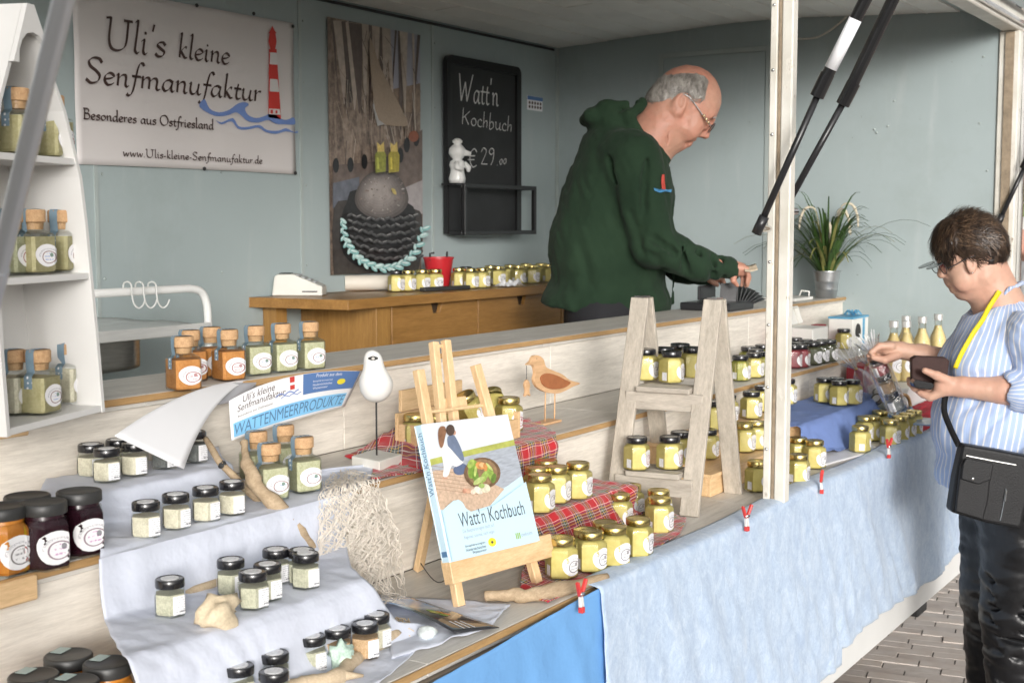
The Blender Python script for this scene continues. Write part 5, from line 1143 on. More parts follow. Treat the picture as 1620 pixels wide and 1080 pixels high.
pp_('print_buoy', ell(651, 216, 8, 9, 12), (.28, .10, .06), 0); pp_('print_quay', [(630, 300), (665, 285), (665, 350), (640, 350)], (.36, .33, .33), 0); pp_('print_bricks', [(636, 350), (665, 338), (665, 400), (645, 425), (630, 430)], (.18, .11, .09), 0, .3, 60)
pp_('print_quay_shadow', [(524, 330), (560, 318), (650, 330), (664, 350), (660, 420), (640, 432), (524, 434)], (.055, .048, .045), 3, .4, 30)
pp_('print_black_base', [(545, 320), (560, 300), (640, 320), (654, 345), (648, 400), (620, 425), (560, 420), (535, 390), (536, 345)], (.022, .021, .022), 3, .3, 50)
for k in range(9):
    t = k/8; c = tuple((1-t)*a+t*b for a, b in zip((.10, .085, .08), (.36, .32, .30)))
    pp_('print_bollard', [(600-6*t+(42-30*t)*math.cos(q)*(1+.06*math.sin(3*q)), 309-8*t+(39-27*t)*math.sin(q)) for q in np.linspace(0, 2*PI, 19)[:-1]], c, 2, .16, 26)
for k in range(70):
    t = random.uniform(0, 6.28); r = random.random()**.5; pp_('print_stone_mark', ell(598+37*r*math.cos(t), 306+33*r*math.sin(t), random.uniform(.8, 3.5), random.uniform(.4, 1.4), 7, t), random.choice(((.16, .135, .125), (.38, .35, .33), (.27, .22, .20), (.20, .15, .13))), 0, .3)
pp_('print_lichen', [(612, 298), (618, 300), (620, 308), (615, 306)], (.50, .40, .14), 2)
for row in range(7):                                    # tarred rope wound round the foot of the bollard
    n_ = 15
    for k in range(n_):
        u = k/(n_-1); x = 546+u*104; y = 340+row*11+16*math.sin(u*PI)*(.4+.09*row)+random.uniform(-1.5, 1.5)
        if y > 424: continue
        a = (.7 if (k+row) % 2 else -.6)+random.uniform(-.15, .15)
        pp_('print_rope_strand', ell(x, y, 6.2, 2.9, 10, a), (.06, .06, .062), 0, .3, 90); pp_('print_rope_glint', ell(x-.5, y-1.0, 4.6, 1.2, 8, a), random.choice(((.13, .13, .13), (.22, .215, .21), (.09, .09, .09))), 0, .3, 90)
arc_ = catmull([(524, 350), (528, 376), (541, 400), (563, 418), (595, 424), (622, 414), (641, 392), (653, 360)], 5)
for k, q in enumerate(arc_):
    d = arc_[min(k+1, len(arc_)-1)]-arc_[max(k-1, 0)]; an = math.atan2(d[1], d[0])+(.75 if k % 2 else -.5); nn = np.array([-d[1], d[0]])/max(1e-6, np.linalg.norm(d))*(3 if k % 2 else -3)
    pp_('print_turquoise_rope', ell(q[0]+nn[0], q[1]+nn[1], 8.5, 4.2, 10, an), (.24, .47, .46) if k % 3 else (.40, .58, .56), 0, .2, 80); pp_('print_rope_glint', ell(q[0]+nn[0], q[1]+nn[1]-1.2, 6, 1.6, 8, an), (.60, .72, .70), 0, .15, 80)
for x, c in ((583, (.26, .27, .05)), (604, (.36, .30, .05))):
    pp_('print_small_bottle', [(x-8, 274), (x-9, 246), (x-5, 240), (x+6, 240), (x+9, 246), (x+8, 272)], c, 0, .3, 90); pp_('print_bottle_glint', [(x-5, 268), (x-6, 250), (x-3, 250), (x-2, 268)], mul(c, 1.7), 0, .2, 90); pp_('print_bottle_tuft', [(x-5, 241), (x-6, 226), (x, 231), (x+5, 225), (x+6, 241)], (.60, .45, .14), 0, .25, 90)
# ---- chalk board with a tray
YC = YW-.030; c3 = lambda x, y: ony(x, y, YC)
cx0, cx1 = float(c3(706, 200)[0]), float(c3(823, 200)[0]); cz1 = float(c3(707, 86)[2]); cz0 = float(c3(708, 370)[2])
ck = thing('chalk_board', "black chalk board with handwritten Watt'n Kochbuch price and a black wire tray", 'chalk board', ((cx0+cx1)/2, YC, cz0))
M_chb = pm('slate_black', (.022, .023, .024), .6, .3, 8); M_chalk = pm('chalk', (.66, .66, .64), .9, .25, 200); M_cfr = pm('black_frame', (.012, .012, .013), .3, .2)
B().box(cx0+.012, cx1-.012, YC+.004, YC+.012, cz0, cz1-.012).obj('slate', M_chb, ck, world=True)
fb = B(); R_ = .03
outl = [(cx0+R_-R_*math.cos(t), cz1-R_+R_*math.sin(t)) for t in np.linspace(0, PI/2, 7)] + [(cx1-R_+R_*math.sin(t), cz1-R_+R_*math.cos(t)) for t in np.linspace(0, PI/2, 7)]
inn_ = [(min(max(x, cx0+.032), cx1-.032), min(z, cz1-.032)) for x, z in outl]; outl = [(cx0, cz0)]+outl+[(cx1, cz0)]; inn_ = [(cx0+.032, cz0)]+inn_+[(cx1-.032, cz0)]; n_ = len(outl)
fb.add([(x, YC-.006, z) for x, z in outl]+[(x, YC-.006, z) for x, z in inn_]+[(x, YC+.014, z) for x, z in outl]+[(x, YC+.0035, z) for x, z in inn_], [(i, i+1, n_+i+1, n_+i) for i in range(n_-1)]+[(i, 2*n_+i, 2*n_+i+1, i+1) for i in range(n_-1)]+[(n_+i, n_+i+1, 3*n_+i+1, 3*n_+i) for i in range(n_-1)])
fb.obj('frame', M_cfr, ck, world=True)
def chalk(s, xa, ya, xb, yb, top, rise=0):
    a, b_ = c3(xa, ya), c3(xb, yb); H = float(c3(xa, top)[2]-a[2]); pen(s, float(a[0]), float(a[2]), H, float(b_[0]-a[0]), .035, .035, slant=.05, Y=YC+.0032, rise=float((b_[2]-a[2])/(b_[0]-a[0]))).obj('chalk_writing', M_chalk, ck, world=True)
chalk("Watt'n", 727, 160, 790, 168, 116); chalk('Kochbuch', 731, 196, 812, 209, 170); chalk('€', 741, 265, 757, 266, 234); chalk('29', 761, 261, 784, 262, 233); chalk('.00', 786, 262, 803, 260, 240)
tz1, tz0 = float(c3(760, 296)[2]), cz0-.004; YT = YC-.075; tx0, tx1 = cx0+.004, cx1-.004
def tb(a, b_, nm='tray_rail', r=.016): B().bar(a, b_, r, r).obj(nm, M_cfr, ck, world=True, bevel=.001)
tb((tx0, YT, tz1), (tx1, YT, tz1)); tb((tx0, YT, tz0+.008), (tx1, YT, tz0+.008)); 
for x in (tx0+.008, tx1-.008): tb((x, YT, tz0+.016), (x, YT, tz1-.008)); tb((x, YT+.008, tz1), (x, YC-.006, tz1)); tb((x, YT+.008, tz0+.008), (x, YC-.006, tz0+.008))
B().box(tx0, tx0+.004, YT+.009, YC-.007, tz0+.017, tz1-.009).obj('tray_side', M_cfr, ck, world=True); B().box(tx0+.017, tx1-.017, YT+.010, YC-.007, tz0+.001, tz0+.006).obj('tray_floor', M_cfr, ck, world=True)
# ---- white figurine on the tray rail
fg = c3(726, 294); fgp = np.array([float(ony(724, 260, YT+.03)[0]), YT+.03, tz1+.008])
fi = thing('white_figurine', 'small white ceramic animal figurine standing on the chalk board tray', 'figurine', tuple(fgp))
B().box(-.05, .05, -.03, .04, -.0075, .0, Matrix.Translation(tuple(fgp))).obj('stand', M_cfr, fi, world=True)
M_cer = pm('white_ceramic', (.80, .80, .78), .3, .03, coat=.3); b = B()
H_ = float(c3(725, 224)[2]-c3(725, 294)[2]); hh = H_
b.lathe([(.0005, 0), (.033, .001), (.036, .02), (.030, .045), (.028, .06), (.034, .075), (.030, .092), (.018, .10), (.026, .108), (.036, .124), (.034, .145), (.022, .158), (.014, .164), (.020, .170), (.022, .178), (.010, .187), (.0005, .188)], 22, lambda r, th, q: r*(1+.06*math.cos(3*th)), Matrix.Translation(tuple(fgp)) @ Matrix.Diagonal((1, .85, hh/.188, 1)))
for s in (-1, 1): b.tube([fgp+np.array([s*.024, -.012, .085*hh/.188]), fgp+np.array([s*.038, -.025, .065*hh/.188]), fgp+np.array([s*.020, -.036, .055*hh/.188])], [.011, .011, .008], 8)
b.tube([fgp+np.array([.01, -.022, .128*hh/.188]), fgp+np.array([.03, -.040, .124*hh/.188])], [.013, .007], 10); b.obj('body', M_cer, fi, world=True, smooth=True)
# ---- small notice
n1, n2 = onx(833, 150, XE-.003), None
n0 = ony(834, 151, YW-.004); n1 = ony(858, 177, YW-.004); sg2 = thing('notice_card', 'small white notice with blue header and rows of tiny pictograms', 'notice', tuple(n0))
B().box(float(n0[0]), float(n1[0]), YW-.005, YW-.003, float(n1[2]), float(n0[2])).obj('card', M_paper, sg2, world=True)
zt3, zb3 = float(n0[2]), float(n1[2]); B().box(float(n0[0]), float(n1[0]), YW-.006, YW-.0052, zt3-(zt3-zb3)*.28, zt3-.001).obj('header', M_pblue, sg2, world=True)
for r in range(2):
    for c in range(5):
        x = float(n0[0])+(float(n1[0])-float(n0[0]))*(.14+.18*c); z = zt3-(zt3-zb3)*(.48+.28*r); B().lathe([(.007, 0), (.0065, .001), (.0003, .0011)], 6, None, frame_M((x, YW-.0052, z), (1,0,0), (0,0,1))).obj('pictogram', M_brn, sg2, world=True)
# ---- rear work top with drawers
sb_ = thing('rear_sideboard', 'brown veneered work top with drawer fronts along the back wall', 'sideboard', (3.9, 1.7, .515))
Ws = dict(parent=sb_, world=True)
pA, pB = onz(388, 470, ZB), onz(540, 474, ZB); YF = float(onz(852, 452, ZB)[1])
B().prism([(float(pA[0]), YW-.002), (float(pA[0]), float(pA[1])), (float(pB[0]), YF), (XE-.02, YF), (XE-.02, YW-.002)], ZB-.032, ZB).obj('work_top', M_brown, bevel=.002, **Ws)
xc0 = px_x(590, 500, YF+.05)
B().box(xc0, xc0+.012, YF+.05, YW-.002, .52, ZB-.034).obj('side_panel', M_brownz, **Ws); B().box(xc0-.001, px_x(612, 500, YF+.05), YF+.035, YF+.0495, .52, ZB-.034).obj('corner_stile', M_brownz, bevel=.001, **Ws)
B().box(float(pA[0])+.06, float(pA[0])+.11, YW-.06, YW-.003, .52, ZB-.034).obj('wall_stile', M_brownz, **Ws)
xs_ = [px_x(p, 500, YF+.05) for p in (616, 753, 885)] + [XE-.03]
for k, (a, b_) in enumerate(zip(xs_[:-1], xs_[1:])):
    z1 = ZB-.036; z0 = ZB-.30; m_ = (a+b_)/2+.0; wN = .03
    B().add([(x, y, z) for y in (YF+.042, YF+.058) for x, z in ((a+.003, z0), (b_-.003, z0), (b_-.003, z1), (m_+wN, z1), (m_+wN*.6, z1-.035), (m_-wN*.6, z1-.035), (m_-wN, z1), (a+.003, z1))], [(7,6,5,4,3,2,1,0), (8,9,10,11,12,13,14,15)]+[(i, (i+1) % 8, 8+(i+1) % 8, 8+i) for i in range(8)]).obj('drawer_front', M_brown, bevel=.0015, **Ws)
    B().box(a+.003, b_-.003, YF+.042, YF+.058, .53, z0-.006).obj('cupboard_door', M_brown, bevel=.0015, **Ws)
B().box(xc0+.013, XE-.03, YF+.06, YW-.004, .53, ZB-.04).obj('carcass', pm('dark_inside', (.05, .03, .015), .8), **Ws)
# things on it
ct = thing('card_terminal', 'off-white card terminal with sloping keypad on the sideboard corner', 'card terminal', tuple(onz(468, 468, ZB)))
k0, k1 = onz(430, 468, ZB+.001), onz(510, 468, ZB+.001); L_ = float(np.linalg.norm(k1-k0)); M_off = pm('offwhite_plastic', (.66, .65, .60), .45, .04)
Mt = frame_M(k0, tuple(k1-k0), (0, 0, 1)) ; hT = .07
B().prism([(0, 0), (L_, 0), (L_, .028), (L_*.98, .032), (L_*.42, hT), (L_*.12, hT), (L_*.05, hT*.9)], -.10, 0.0, Mt).obj('case', M_off, ct, bevel=.004, seg=2, world=True)
for r in range(3):
    for c in range(4):
        u = .50+.11*c; z = hT-(hT-.032)*(u-.42)/.56; B().box(-.006, .006, 0, .004, -.008, .008, Mt @ Matrix.Translation((L_*u, z, -.025-.022*r))).obj('key', pm('key_grey', (.30, .31, .32), .5), ct, world=True)
B().box(L_*.6, L_*.9, .012, .016, .0005, .002, Mt).obj('card_slot', M_dark, ct, world=True); B().box(.02, L_*.35, hT+.0005, hT+.0025, -.08, -.02, Mt).obj('display', M_dark, ct, world=True)
r0, r1 = onz(556, 460, ZB+.001), onz(662, 459, ZB+.001); zr = .027
rl = thing('paper_roll', 'cream wrapping paper roll with printed end on the sideboard', 'paper roll', tuple(r0))
B().tube([r0+np.array([0, .03, zr]), r1+np.array([0, .03, zr])], zr, 24).obj('roll', pm('cream_paper', (.66, .61, .53), .6, .06, 12), rl, world=True, auto=40)
b = B()
for k in range(26):
    t = random.uniform(.72, .92); a = random.uniform(-2.2, .1); c = r0+(r1-r0)*t+np.array([0, .03, zr]); pts = [c+np.array([.012*nz(i*.8, k), zr*1.012*math.sin(a+i*.08-1.2), zr*1.012*math.cos(a+i*.08-1.2)]) for i in range(6)]; b.tube(pts, .0012, 4)
b.obj('printed_pattern', M_red, rl, world=True)
bu = ony(694, 450, YF+.22); bu[2] = ZB+.001; rk = thing('red_bucket', 'red plastic bucket among the jars on the sideboard', 'bucket', tuple(bu))
B().lathe([(.036, 0), (.038, .002), (.054, .105), (.057, .106), (.057, .112), (.052, .112), (.036, .004)], 26, None, Matrix.Translation(tuple(bu))).obj('pail', pm('red_plastic', (.50, .022, .03), .35, .06), rk, world=True, auto=40)
for s in (-1, 1): B().tube([bu+np.array([s*.050, 0, .10]), bu+np.array([s*.053, 0, .125]), bu+np.array([s*.040, -.01, .128])], .004, 8).obj('handle_lug', M_dark, rk, world=True)
d0, d1 = onz(668, 458, ZB+.008), onz(740, 454, ZB+.008); tag(B().bar(tuple(d0), tuple(d1), .03, .014).obj('dark_case', M_dark, bevel=.003), 'flat dark grey case lying beside the paper roll', 'case')
nk = ony(808, 452, YF+.05)
b = B().grid(16, 12, lambda u, v: (float(nk[0])-.06+.12*u, float(nk[1])-.03+.07*v, ZB+.003+.030*abs(nz(u*4, v*4, 2))*math.sin(u*PI)+.012*math.sin(v*PI)*abs(nz(u*7, v*6)))); tag(b.obj('paper_napkin', M_paper, smooth=False, solid=.0008), 'crumpled white paper napkin before the rear jars', 'napkin')
gb_ = 'mustard jars on the rear sideboard'
def jr(x, d, l, txt):
    Y = YF+d; p = ony(x, 450, Y); p[2] = ZB+.0005; jar('must', p, txt, gb_, M_must, lid=l, rot=random.uniform(-.25, .25))
for x, d, l in ((627, .16, M_blid), (645, .15, M_gold), (668, .15, M_gold), (689, .13, M_gold)): jr(x, d, l, 'mustard jar standing behind the cream paper roll')
for x, d, l in ((726, .14, M_gold), (745, .08, M_gold), (763, .07, M_gold), (788, .13, M_gold)): jr(x, d, l, 'gold-lidded mustard jar beside the red bucket on the sideboard')
for x, d in ((737, .20), (776, .20), (807, .20), (820, .12), (842, .11), (856, .20), (832, .23), (868, .12)): jr(x, d, random.choice((M_gold, M_gold, M_blid)), 'mustard jar at the far sideboard end behind the man')
# ---- sink
M_sink = pm('sink_steel', (.70, .70, .68), .34, .08, 14, metal=.3, stretch=(1, 8, 8)); YS = 1.39; zs_ = float(ony(330, 510, YS)[2]); xs1_ = px_x(334, 510, YS); xs0_ = 1.75
sk = thing('steel_sink', 'stainless steel sink with drainboard hanging on the back wall', 'sink', ((xs0_+xs1_)/2, 1.6, zs_))
B().box(xs0_, xs1_, YS, YS+.012, zs_-.028, zs_).obj('front_edge', M_sink, sk, bevel=.003, seg=2, world=True)
b = B().grid(30, 12, lambda u, v: (xs0_+(xs1_-xs0_)*u, YS+.0125+(YW-.005-YS-.0125)*v, zs_-.004-(.006 if .03 < v < .97 and u < .97 else 0)+(.002*math.sin(v*60) if u > .45 else 0))); b.obj('drainboard', M_sink, sk, smooth=True, world=True, solid=.002)
xb1 = px_x(246, 560, YS+.05); zb_ = float(ony(200, 592, YS+.05)[2])
def basin(u, v):
    th = u*2*PI; s = max(0, 1-v); rx, ry = (xb1-1.8)/2, .19; k = (1-v**6*.25); cx, cy = (xb1+1.8)/2, YS+.05+ry
    sq = 5; c, sn = math.cos(th), math.sin(th); r = 1/((abs(c)**sq+abs(sn)**sq)**(1/sq)); q = 1-.35*max(0, (v-.8)/.2)**2
    return (cx+rx*r*c*q, cy+ry*r*sn*q, zs_-.03+(zb_-zs_+.03)*(min(v, .8)/.8*.86+max(0, v-.8)/.2*.14))
b = B().grid(40, 14, basin); b.add([basin(i/40, 1) for i in range(40)], [tuple(range(39, -1, -1))]); b.obj('basin', M_steel, sk, smooth=True, world=True)
yr = YS+.06; zr_ = float(ony(250, 459, yr)[2]); xr = px_x(327, 480, yr)
rp = [(1.8, yr, zr_), (xr-.06, yr, zr_), (xr-.02, yr, zr_-.010), (xr, yr, zr_-.045), (xr+.004, yr, zs_-.03), (xr+.004, yr, zs_-.3)]
B().tube([rp[0]]+[tuple(p) for p in catmull(rp[1:5], 6)]+[rp[5]], .0105, 12).obj('white_rail', M_white, sk, smooth=True, world=True)
for x in (207, 226, 246):
    p = ony(x, 455, yr-.014); q = [np.array(p)+np.array(d) for d in ((0, .028, -.004), (0, .025, .010), (0, .010, .014), (0, -.002, .006), (0, -.004, -.02), (.004, -.006, -.040), (.012, -.012, -.050), (.022, -.016, -.044), (.028, -.018, -.030))]
    tag(B().tube(catmull(q, 4), .0021, 8).obj('hook', M_white, smooth=True), 'white S-shaped hook hanging on the white sink rail', 'hook', 'hooks on the sink rail')
# ================================================================ right part of the counter
def pbox(name, xa, xb, ya, yb, z0, z1, m, label, cat, t=.008, open_top=False):
    e = thing(name, label, cat, ((xa+xb)/2, (ya+yb)/2, z0)); kw = dict(parent=e, world=True, bevel=.001)
    B().box(xa, xb, ya, ya+t, z0, z1-t-.0005).obj('front_board', m, **kw); B().box(xa, xb, yb-t, yb, z0, z1-t-.0005).obj('back_board', m, **kw)
    B().box(xa, xa+t, ya+t+.0005, yb-t-.0005, z0, z1-t-.0005).obj('side_board', m, **kw); B().box(xb-t, xb, ya+t+.0005, yb-t-.0005, z0, z1-t-.0005).obj('side_board', m, **kw)
    B().box(xa-.004, xb+.004, ya-.004, yb+.002, z1-t, z1).obj('top_board', m, **kw); return e
# pine step box behind the pillar, in two levels
zA = float(ony(1177, 716, .20)[2]); zB2 = float(ony(1188, 662, .262)[2])
xa = 2.735; xb = px_x(1272, 650, .18)
pbox('pine_step_box', xa, 3.16, .150, .235, ZL+.0005, zA, M_pine, 'low raw pine step box standing behind the white pillar', 'box')
pbox('pine_step_box', xa, xb, .2375, .322, ZL+.0005, zB2, M_pine, 'taller raw pine step box against the step behind the white pillar', 'box')
g1 = 'mustard jars on the pine step boxes'
for x, y, l in ((1177, 717, M_gold), (1196, 713, M_gold), (1119, 728, M_blid)): jb('must', x, y, zA, '%s-lidded mustard jar on the low pine step box' % ('gold' if l is M_gold else 'black'), g1, M_must, lid=l)
for x, y in ((1188, 663), (1132, 678)):
    p = ony(x, y, .262); p[2] = zB2; jar('must', p, 'black-lidded mustard jar on the taller pine step box', g1, M_must, lid=M_blid)
for x in (1206, 1224, 1244, 1150):
    p = ony(x, 660, .285); p[2] = zB2; jar('must', p, 'black-lidded mustard jar on the taller pine box behind the pillar', g1, M_must, lid=M_blid)
g2 = 'mustard jars on the middle step behind the pillar'
for x, y in ((1171, 604), (1193, 599)): jb('must', x, y, ZM, 'black-lidded mustard jar on the middle step beside the ladder shelf', g2, M_must, lid=M_blid)
for x, y in ((1171, 562), (1196, 552), (1212, 556), (1228, 552), (1184, 548), (1206, 545)): jt('must', x, y, ZM, 'black-lidded mustard jar crowded on the middle step behind the pillar', g2, M_mustg, lid=M_blid)
jb('must', 1197, 780, ZL, 'gold-lidded mustard jar on the low step just before the pillar', g2, M_must, lid=M_gold)
# jars on the low step right of the pillar
g3 = 'mustard jars on the low step right of the pillar'
for x, y, l in ((1288, 743, M_gold), (1262, 768, M_gold), (1262, 738, M_gold)): jb('must', x, y, ZL, 'gold-lidded mustard jar at the foot of the white pillar', g3, M_must, lid=l)
for x, y in ((1310, 709), (1281, 698), (1260, 703), (1290, 688)): jb('must', x, y, ZL, 'black-lidded mustard jar in front of the blue cloth box', g3, M_must, lid=M_blid)
jb('must', 1360, 717, ZL+.001, 'gold-lidded mustard jar with a paper seal standing on the white paper', g3, M_must, lid=M_gold, rot=.9)
for x, y in ((1378, 699), (1391, 690), (1368, 700)): jb('must', x, y, ZL, 'gold-lidded mustard jar just behind the white paper sheet', g3, M_must, lid=M_gold)
for x, y in ((1408, 706), (1423, 699), (1434, 694), (1445, 689)): jb('must', x, y, ZL, 'gold-lidded mustard jar in the slanting row behind the denim edge', g3, M_must, lid=M_gold)
q = [onz(x, y, ZL+.0008) for x, y in ((1300, 738), (1395, 712), (1370, 698), (1292, 712))]
tag(B().grid(12, 8, lambda u, v: tuple((q[0]*(1-u)+q[1]*u)*(1-v)+(q[3]*(1-u)+q[2]*u)*v+np.array([0, 0, .0006+.0012*abs(nz(u*5, v*5))]))).obj('paper_sheet', M_paper, smooth=True, solid=.0004), 'white paper sheet lying under a mustard jar', 'paper')
# blue cloth box with jars
M_bcl = pm('cornflower_cotton', (.17, .25, .52), .85, .05, 8, bump=.12, bscale=500, bdist=.0006)
zC = float(ony(1327, 642, .185)[2]); xa, xb = px_x(1258, 660, .16), px_x(1392, 650, .16)
tag(B().box(xa+.01, xb-.01, .15, .318, ZL+.0005, zC-.004).obj('cloth_riser', M_pine), 'wooden box hidden under the cornflower blue cloth', 'box')
path_cloth('cornflower_cloth', [(.32, zC, xa-.05, xb), (.24, zC, xa-.04, xb), (.148, zC-.001, xa-.03, xb+.005), (.138, zC-.01, xa-.03, xb+.006), (.128, zC-.045, xa-.02, xb-.06), (.115, zC-.075, xa+.05, xb-.14), (.10, zC-.095, xa+.19, xb-.20)], M_bcl, 'cornflower blue cloth draped over a box with four black-lidded jars', 'cloth', 60, 50, .004, .008, seed=8)
for x, y in ((1303, 638), (1327, 643), (1348, 641)): jb('must', x, y, zC+.003, 'black-lidded mustard jar on the cornflower blue cloth', 'mustard jars on the blue cloth', M_must, lid=M_blid)
jt('must', 1323, 597, zC+.003, 'black-lidded mustard jar at the back of the cornflower blue cloth', 'mustard jars on the blue cloth', M_must, lid=M_blid)
# middle step right of the pillar: red and green preserves
g4 = 'preserves on the middle step'
for x, y, c in ((1267, 583, M_pink), (1255, 584, M_pink)): jb('must', x, y, ZM, 'black-lidded dark red preserve jar at the step edge', g4, c, lid=M_blid)
for x, y in ((1283, 578), (1297, 576), (1311, 574)): jb('must', x, y, ZM, 'black-lidded dark green preserve jar at the step edge', g4, M_oil, lid=M_blid)
for x, y, c in [(1262, 541, M_pink), (1275, 537, M_pink), (1286, 541, M_oil), (1303, 537, M_oil), (1258, 534, M_pink)]: jt('must', x, y, ZM, 'black-lidded preserve jar in the back rows on the middle step', g4, c, lid=M_blid)
p = ony(1334, 560, .46); p[2] = ZM; jar('must', p, 'black-lidded jar of pale preserve before the blue and white gift box', g4, M_must2, lid=M_blid)
# foam box, gift box, red boxes
f0 = ony(1278, 541, .50); M_foam = pm('white_foam', (.80, .79, .75), .6, .03)
fo = thing('foam_container', 'white foam lunch container standing open behind the preserves', 'container', (float(f0[0]), .5, ZM+.0005))
for nm, za, zb, ya, tl in (('lid', .075, .13, .545, .25), ('tray', .0, .03, .48, 0)):
    b = B(); w_ = .075
    if nm == 'tray': b.box(float(f0[0])-w_, float(f0[0])+w_, .455, .57, ZM+.001, ZM+.095)
    else:
        Mf = Matrix.Translation((float(f0[0]), .565, ZM+.097)) @ Matrix.Rotation(-.35, 4, 'X'); b.box(-w_, w_, -.004, .004, 0, .062, Mf); b.box(-w_, -w_+.006, -.022, -.0045, 0, .062, Mf); b.box(w_-.006, w_, -.022, -.0045, 0, .062, Mf); b.box(-w_+.0065, w_-.0065, -.022, -.0045, .056, .062, Mf)
    b.obj(nm, M_foam, fo, world=True, bevel=.003, seg=2)
g0 = ony(1348, 562, .47); gx = float(g0[0]); gb2 = thing('gift_box', 'white and blue gift box with a window and blue ribbon behind the bags', 'gift box', (gx, .47, ZM))
B().box(gx-.09, gx+.085, .44, .53, ZM+.0008, ZM+.105).obj('carton', M_foam, gb2, world=True, bevel=.002)
B().lathe([(.028, 0), (.026, .003), (.0004, .0032)], 18, None, frame_M((gx-.035, .4395, ZM+.06), (1,0,0), (0,0,1))).obj('window', M_dark, gb2, world=True)
M_gblue = pm('gift_blue', (.10, .36, .58), .4, .1); B().box(gx+.02, gx+.04, .4380, .4395, ZM+.002, ZM+.104).obj('band', M_gblue, gb2, world=True); B().box(gx-.091, gx+.086, .438, .532, ZM+.1055, ZM+.112).obj('lid', M_gblue, gb2, world=True, bevel=.001)
b = B()
for k in range(12):
    a = k*.55; c = np.array([gx+.03, .48, ZM+.112]); b.tube([c, c+np.array([.03*math.cos(a), .02*math.sin(a), .018]), c+np.array([.045*math.cos(a+.4), .03*math.sin(a+.4), .004])], .0028, 5, .4)
b.obj('ribbon_bow', M_gblue, gb2, world=True)
M_redc = pm('red_cotton', (.42, .025, .04), .8, .1, 10, bump=.15, bscale=300); M_redb = pm('dark_red_card', (.26, .02, .03), .6, .1)
for x, y, w_, h_, lb in ((1258, 545, .05, .10, 'dark red card box peeping out beside the foam container'), (1318, 540, .05, .085, 'dark red card box between the preserves and the gift box'), (1385, 570, .13, .11, 'dark red card box behind the cellophane bags')):
    p = ony(x, y, .50); tag(B().box(float(p[0])-w_/2, float(p[0])+w_/2, .535, .575, ZM+.0008, ZM+h_).obj('red_box', M_redb, bevel=.002), lb, 'box')
p = ony(1395, 590, .25); tag(B().box(float(p[0])-.15, float(p[0])+.04, .255, .322, ZL+.0008, ZL+.165).obj('red_box', M_redb, bevel=.003), 'tall dark red box standing on the low step behind the wicker basket', 'box')
# bottles on a low box by the end wall
zD = float(ony(1435, 600, .20)[2]); xa, xb = 4.20, XE-.02
pbox('white_step_box', xa, xb, .125, .300, ZL+.0005, zD, M_white, 'white painted box carrying the yellow bottles by the end wall', 'box')
M_bglass = glass('bottle_glass', (.97, .97, .95)); M_sauce = pulp('yellow_sauce', (.82, .68, .36), (.74, .57, .24), 30, .4); M_cap = pm('pale_metal_cap', (.72, .72, .70), .35, .06, metal=.6)
bp_ = [(.027, 0), (.030, .004), (.030, .110), (.027, .126), (.0165, .150), (.0135, .163), (.0135, .186)]
bme = B().lathe(bp_, 24).mesh('glass', True); bme.materials.append(M_bglass)
bin_ = B().lathe([(.025, .003), (.0285, .006), (.0285, .109), (.0255, .125), (.0150, .149), (.0120, .163)], 24).mesh('sauce', True); bin_.materials.append(M_sauce)
bcp = B().lathe([(.0155, .182), (.0158, .184), (.0158, .203), (.0148, .2045), (.0003, .2045)], 20).mesh('cap'); bcp.materials.append(M_cap)
lbm = B(); lbm.uv = {}
lbm.grid(14, 10, lambda u, v: (.0305*math.cos(-PI/2+(u-.5)*1.7*math.sqrt(max(0, 1-(2*v-1)**2))), .0305*math.sin(-PI/2+(u-.5)*1.7*math.sqrt(max(0, 1-(2*v-1)**2))), .030+.052*v), lambda u, v: (u, v)); lme = lbm.mesh('label', True); lme.materials.append(M_ovalk)
for x, d, lb in ((1413, .225, 'yellow sauce bottle nearest the cellophane bags'), (1433, .19, 'yellow sauce bottle in front of another bottle'), (1432, .26, 'yellow sauce bottle half hidden behind another bottle'), (1458, .20, 'yellow sauce bottle second from the end wall'), (1483, .19, 'yellow sauce bottle beside the end wall')):
    p = ony(x, 560, d); e = thing('sauce_bottle', lb, 'bottle', (float(p[0]), d, zD+.0005), -.5, 'yellow sauce bottles on the white box')
    for nm, me in (('glass', bme), ('sauce', bin_), ('cap', bcp), ('label', lme)): link(nm, me, None, e)
# wicker basket with cellophane bags
M_wick = wood('wicker', (.58, .36, .16), (.36, .20, .07), 'X', 3, .6); bkc = onz(1432, 664, ZL); bkc[1] = max(bkc[1], .085); bkc[0] = px_x(1430, 660, .085)
wk = thing('wicker_basket', 'small wicker basket lined with checked cloth holding cellophane bags', 'basket', tuple(bkc))
b = B()
for k in range(5):
    r = .052+.006*k; b.tube([bkc+np.array([r*1.35*math.cos(t), r*math.sin(t)*.8, .006+k*.010+.002*math.sin(t*9+k*PI)]) for t in np.linspace(0, 2*PI, 41)], .0042, 6)
b.obj('weave', M_wick, wk, world=True, smooth=True); B().tube([bkc+np.array([.085*math.cos(t), -.035, .045+.055*math.sin(t)]) for t in np.linspace(0, PI, 17)], .0055, 8).obj('handle', M_wick, wk, world=True, smooth=True)
def check_mat():
    n = NT('blue_check'); v = n.co(); ch = n.new('ShaderNodeTexChecker'); n.t.links.new(v, ch.inputs['Vector']); ch.inputs['Scale'].default_value = 110; ch.inputs['Color1'].default_value = (.06, .16, .34, 1); ch.inputs['Color2'].default_value = (.55, .68, .78, 1); return n.base(ch.outputs['Color'], .8)
M_chk = check_mat()
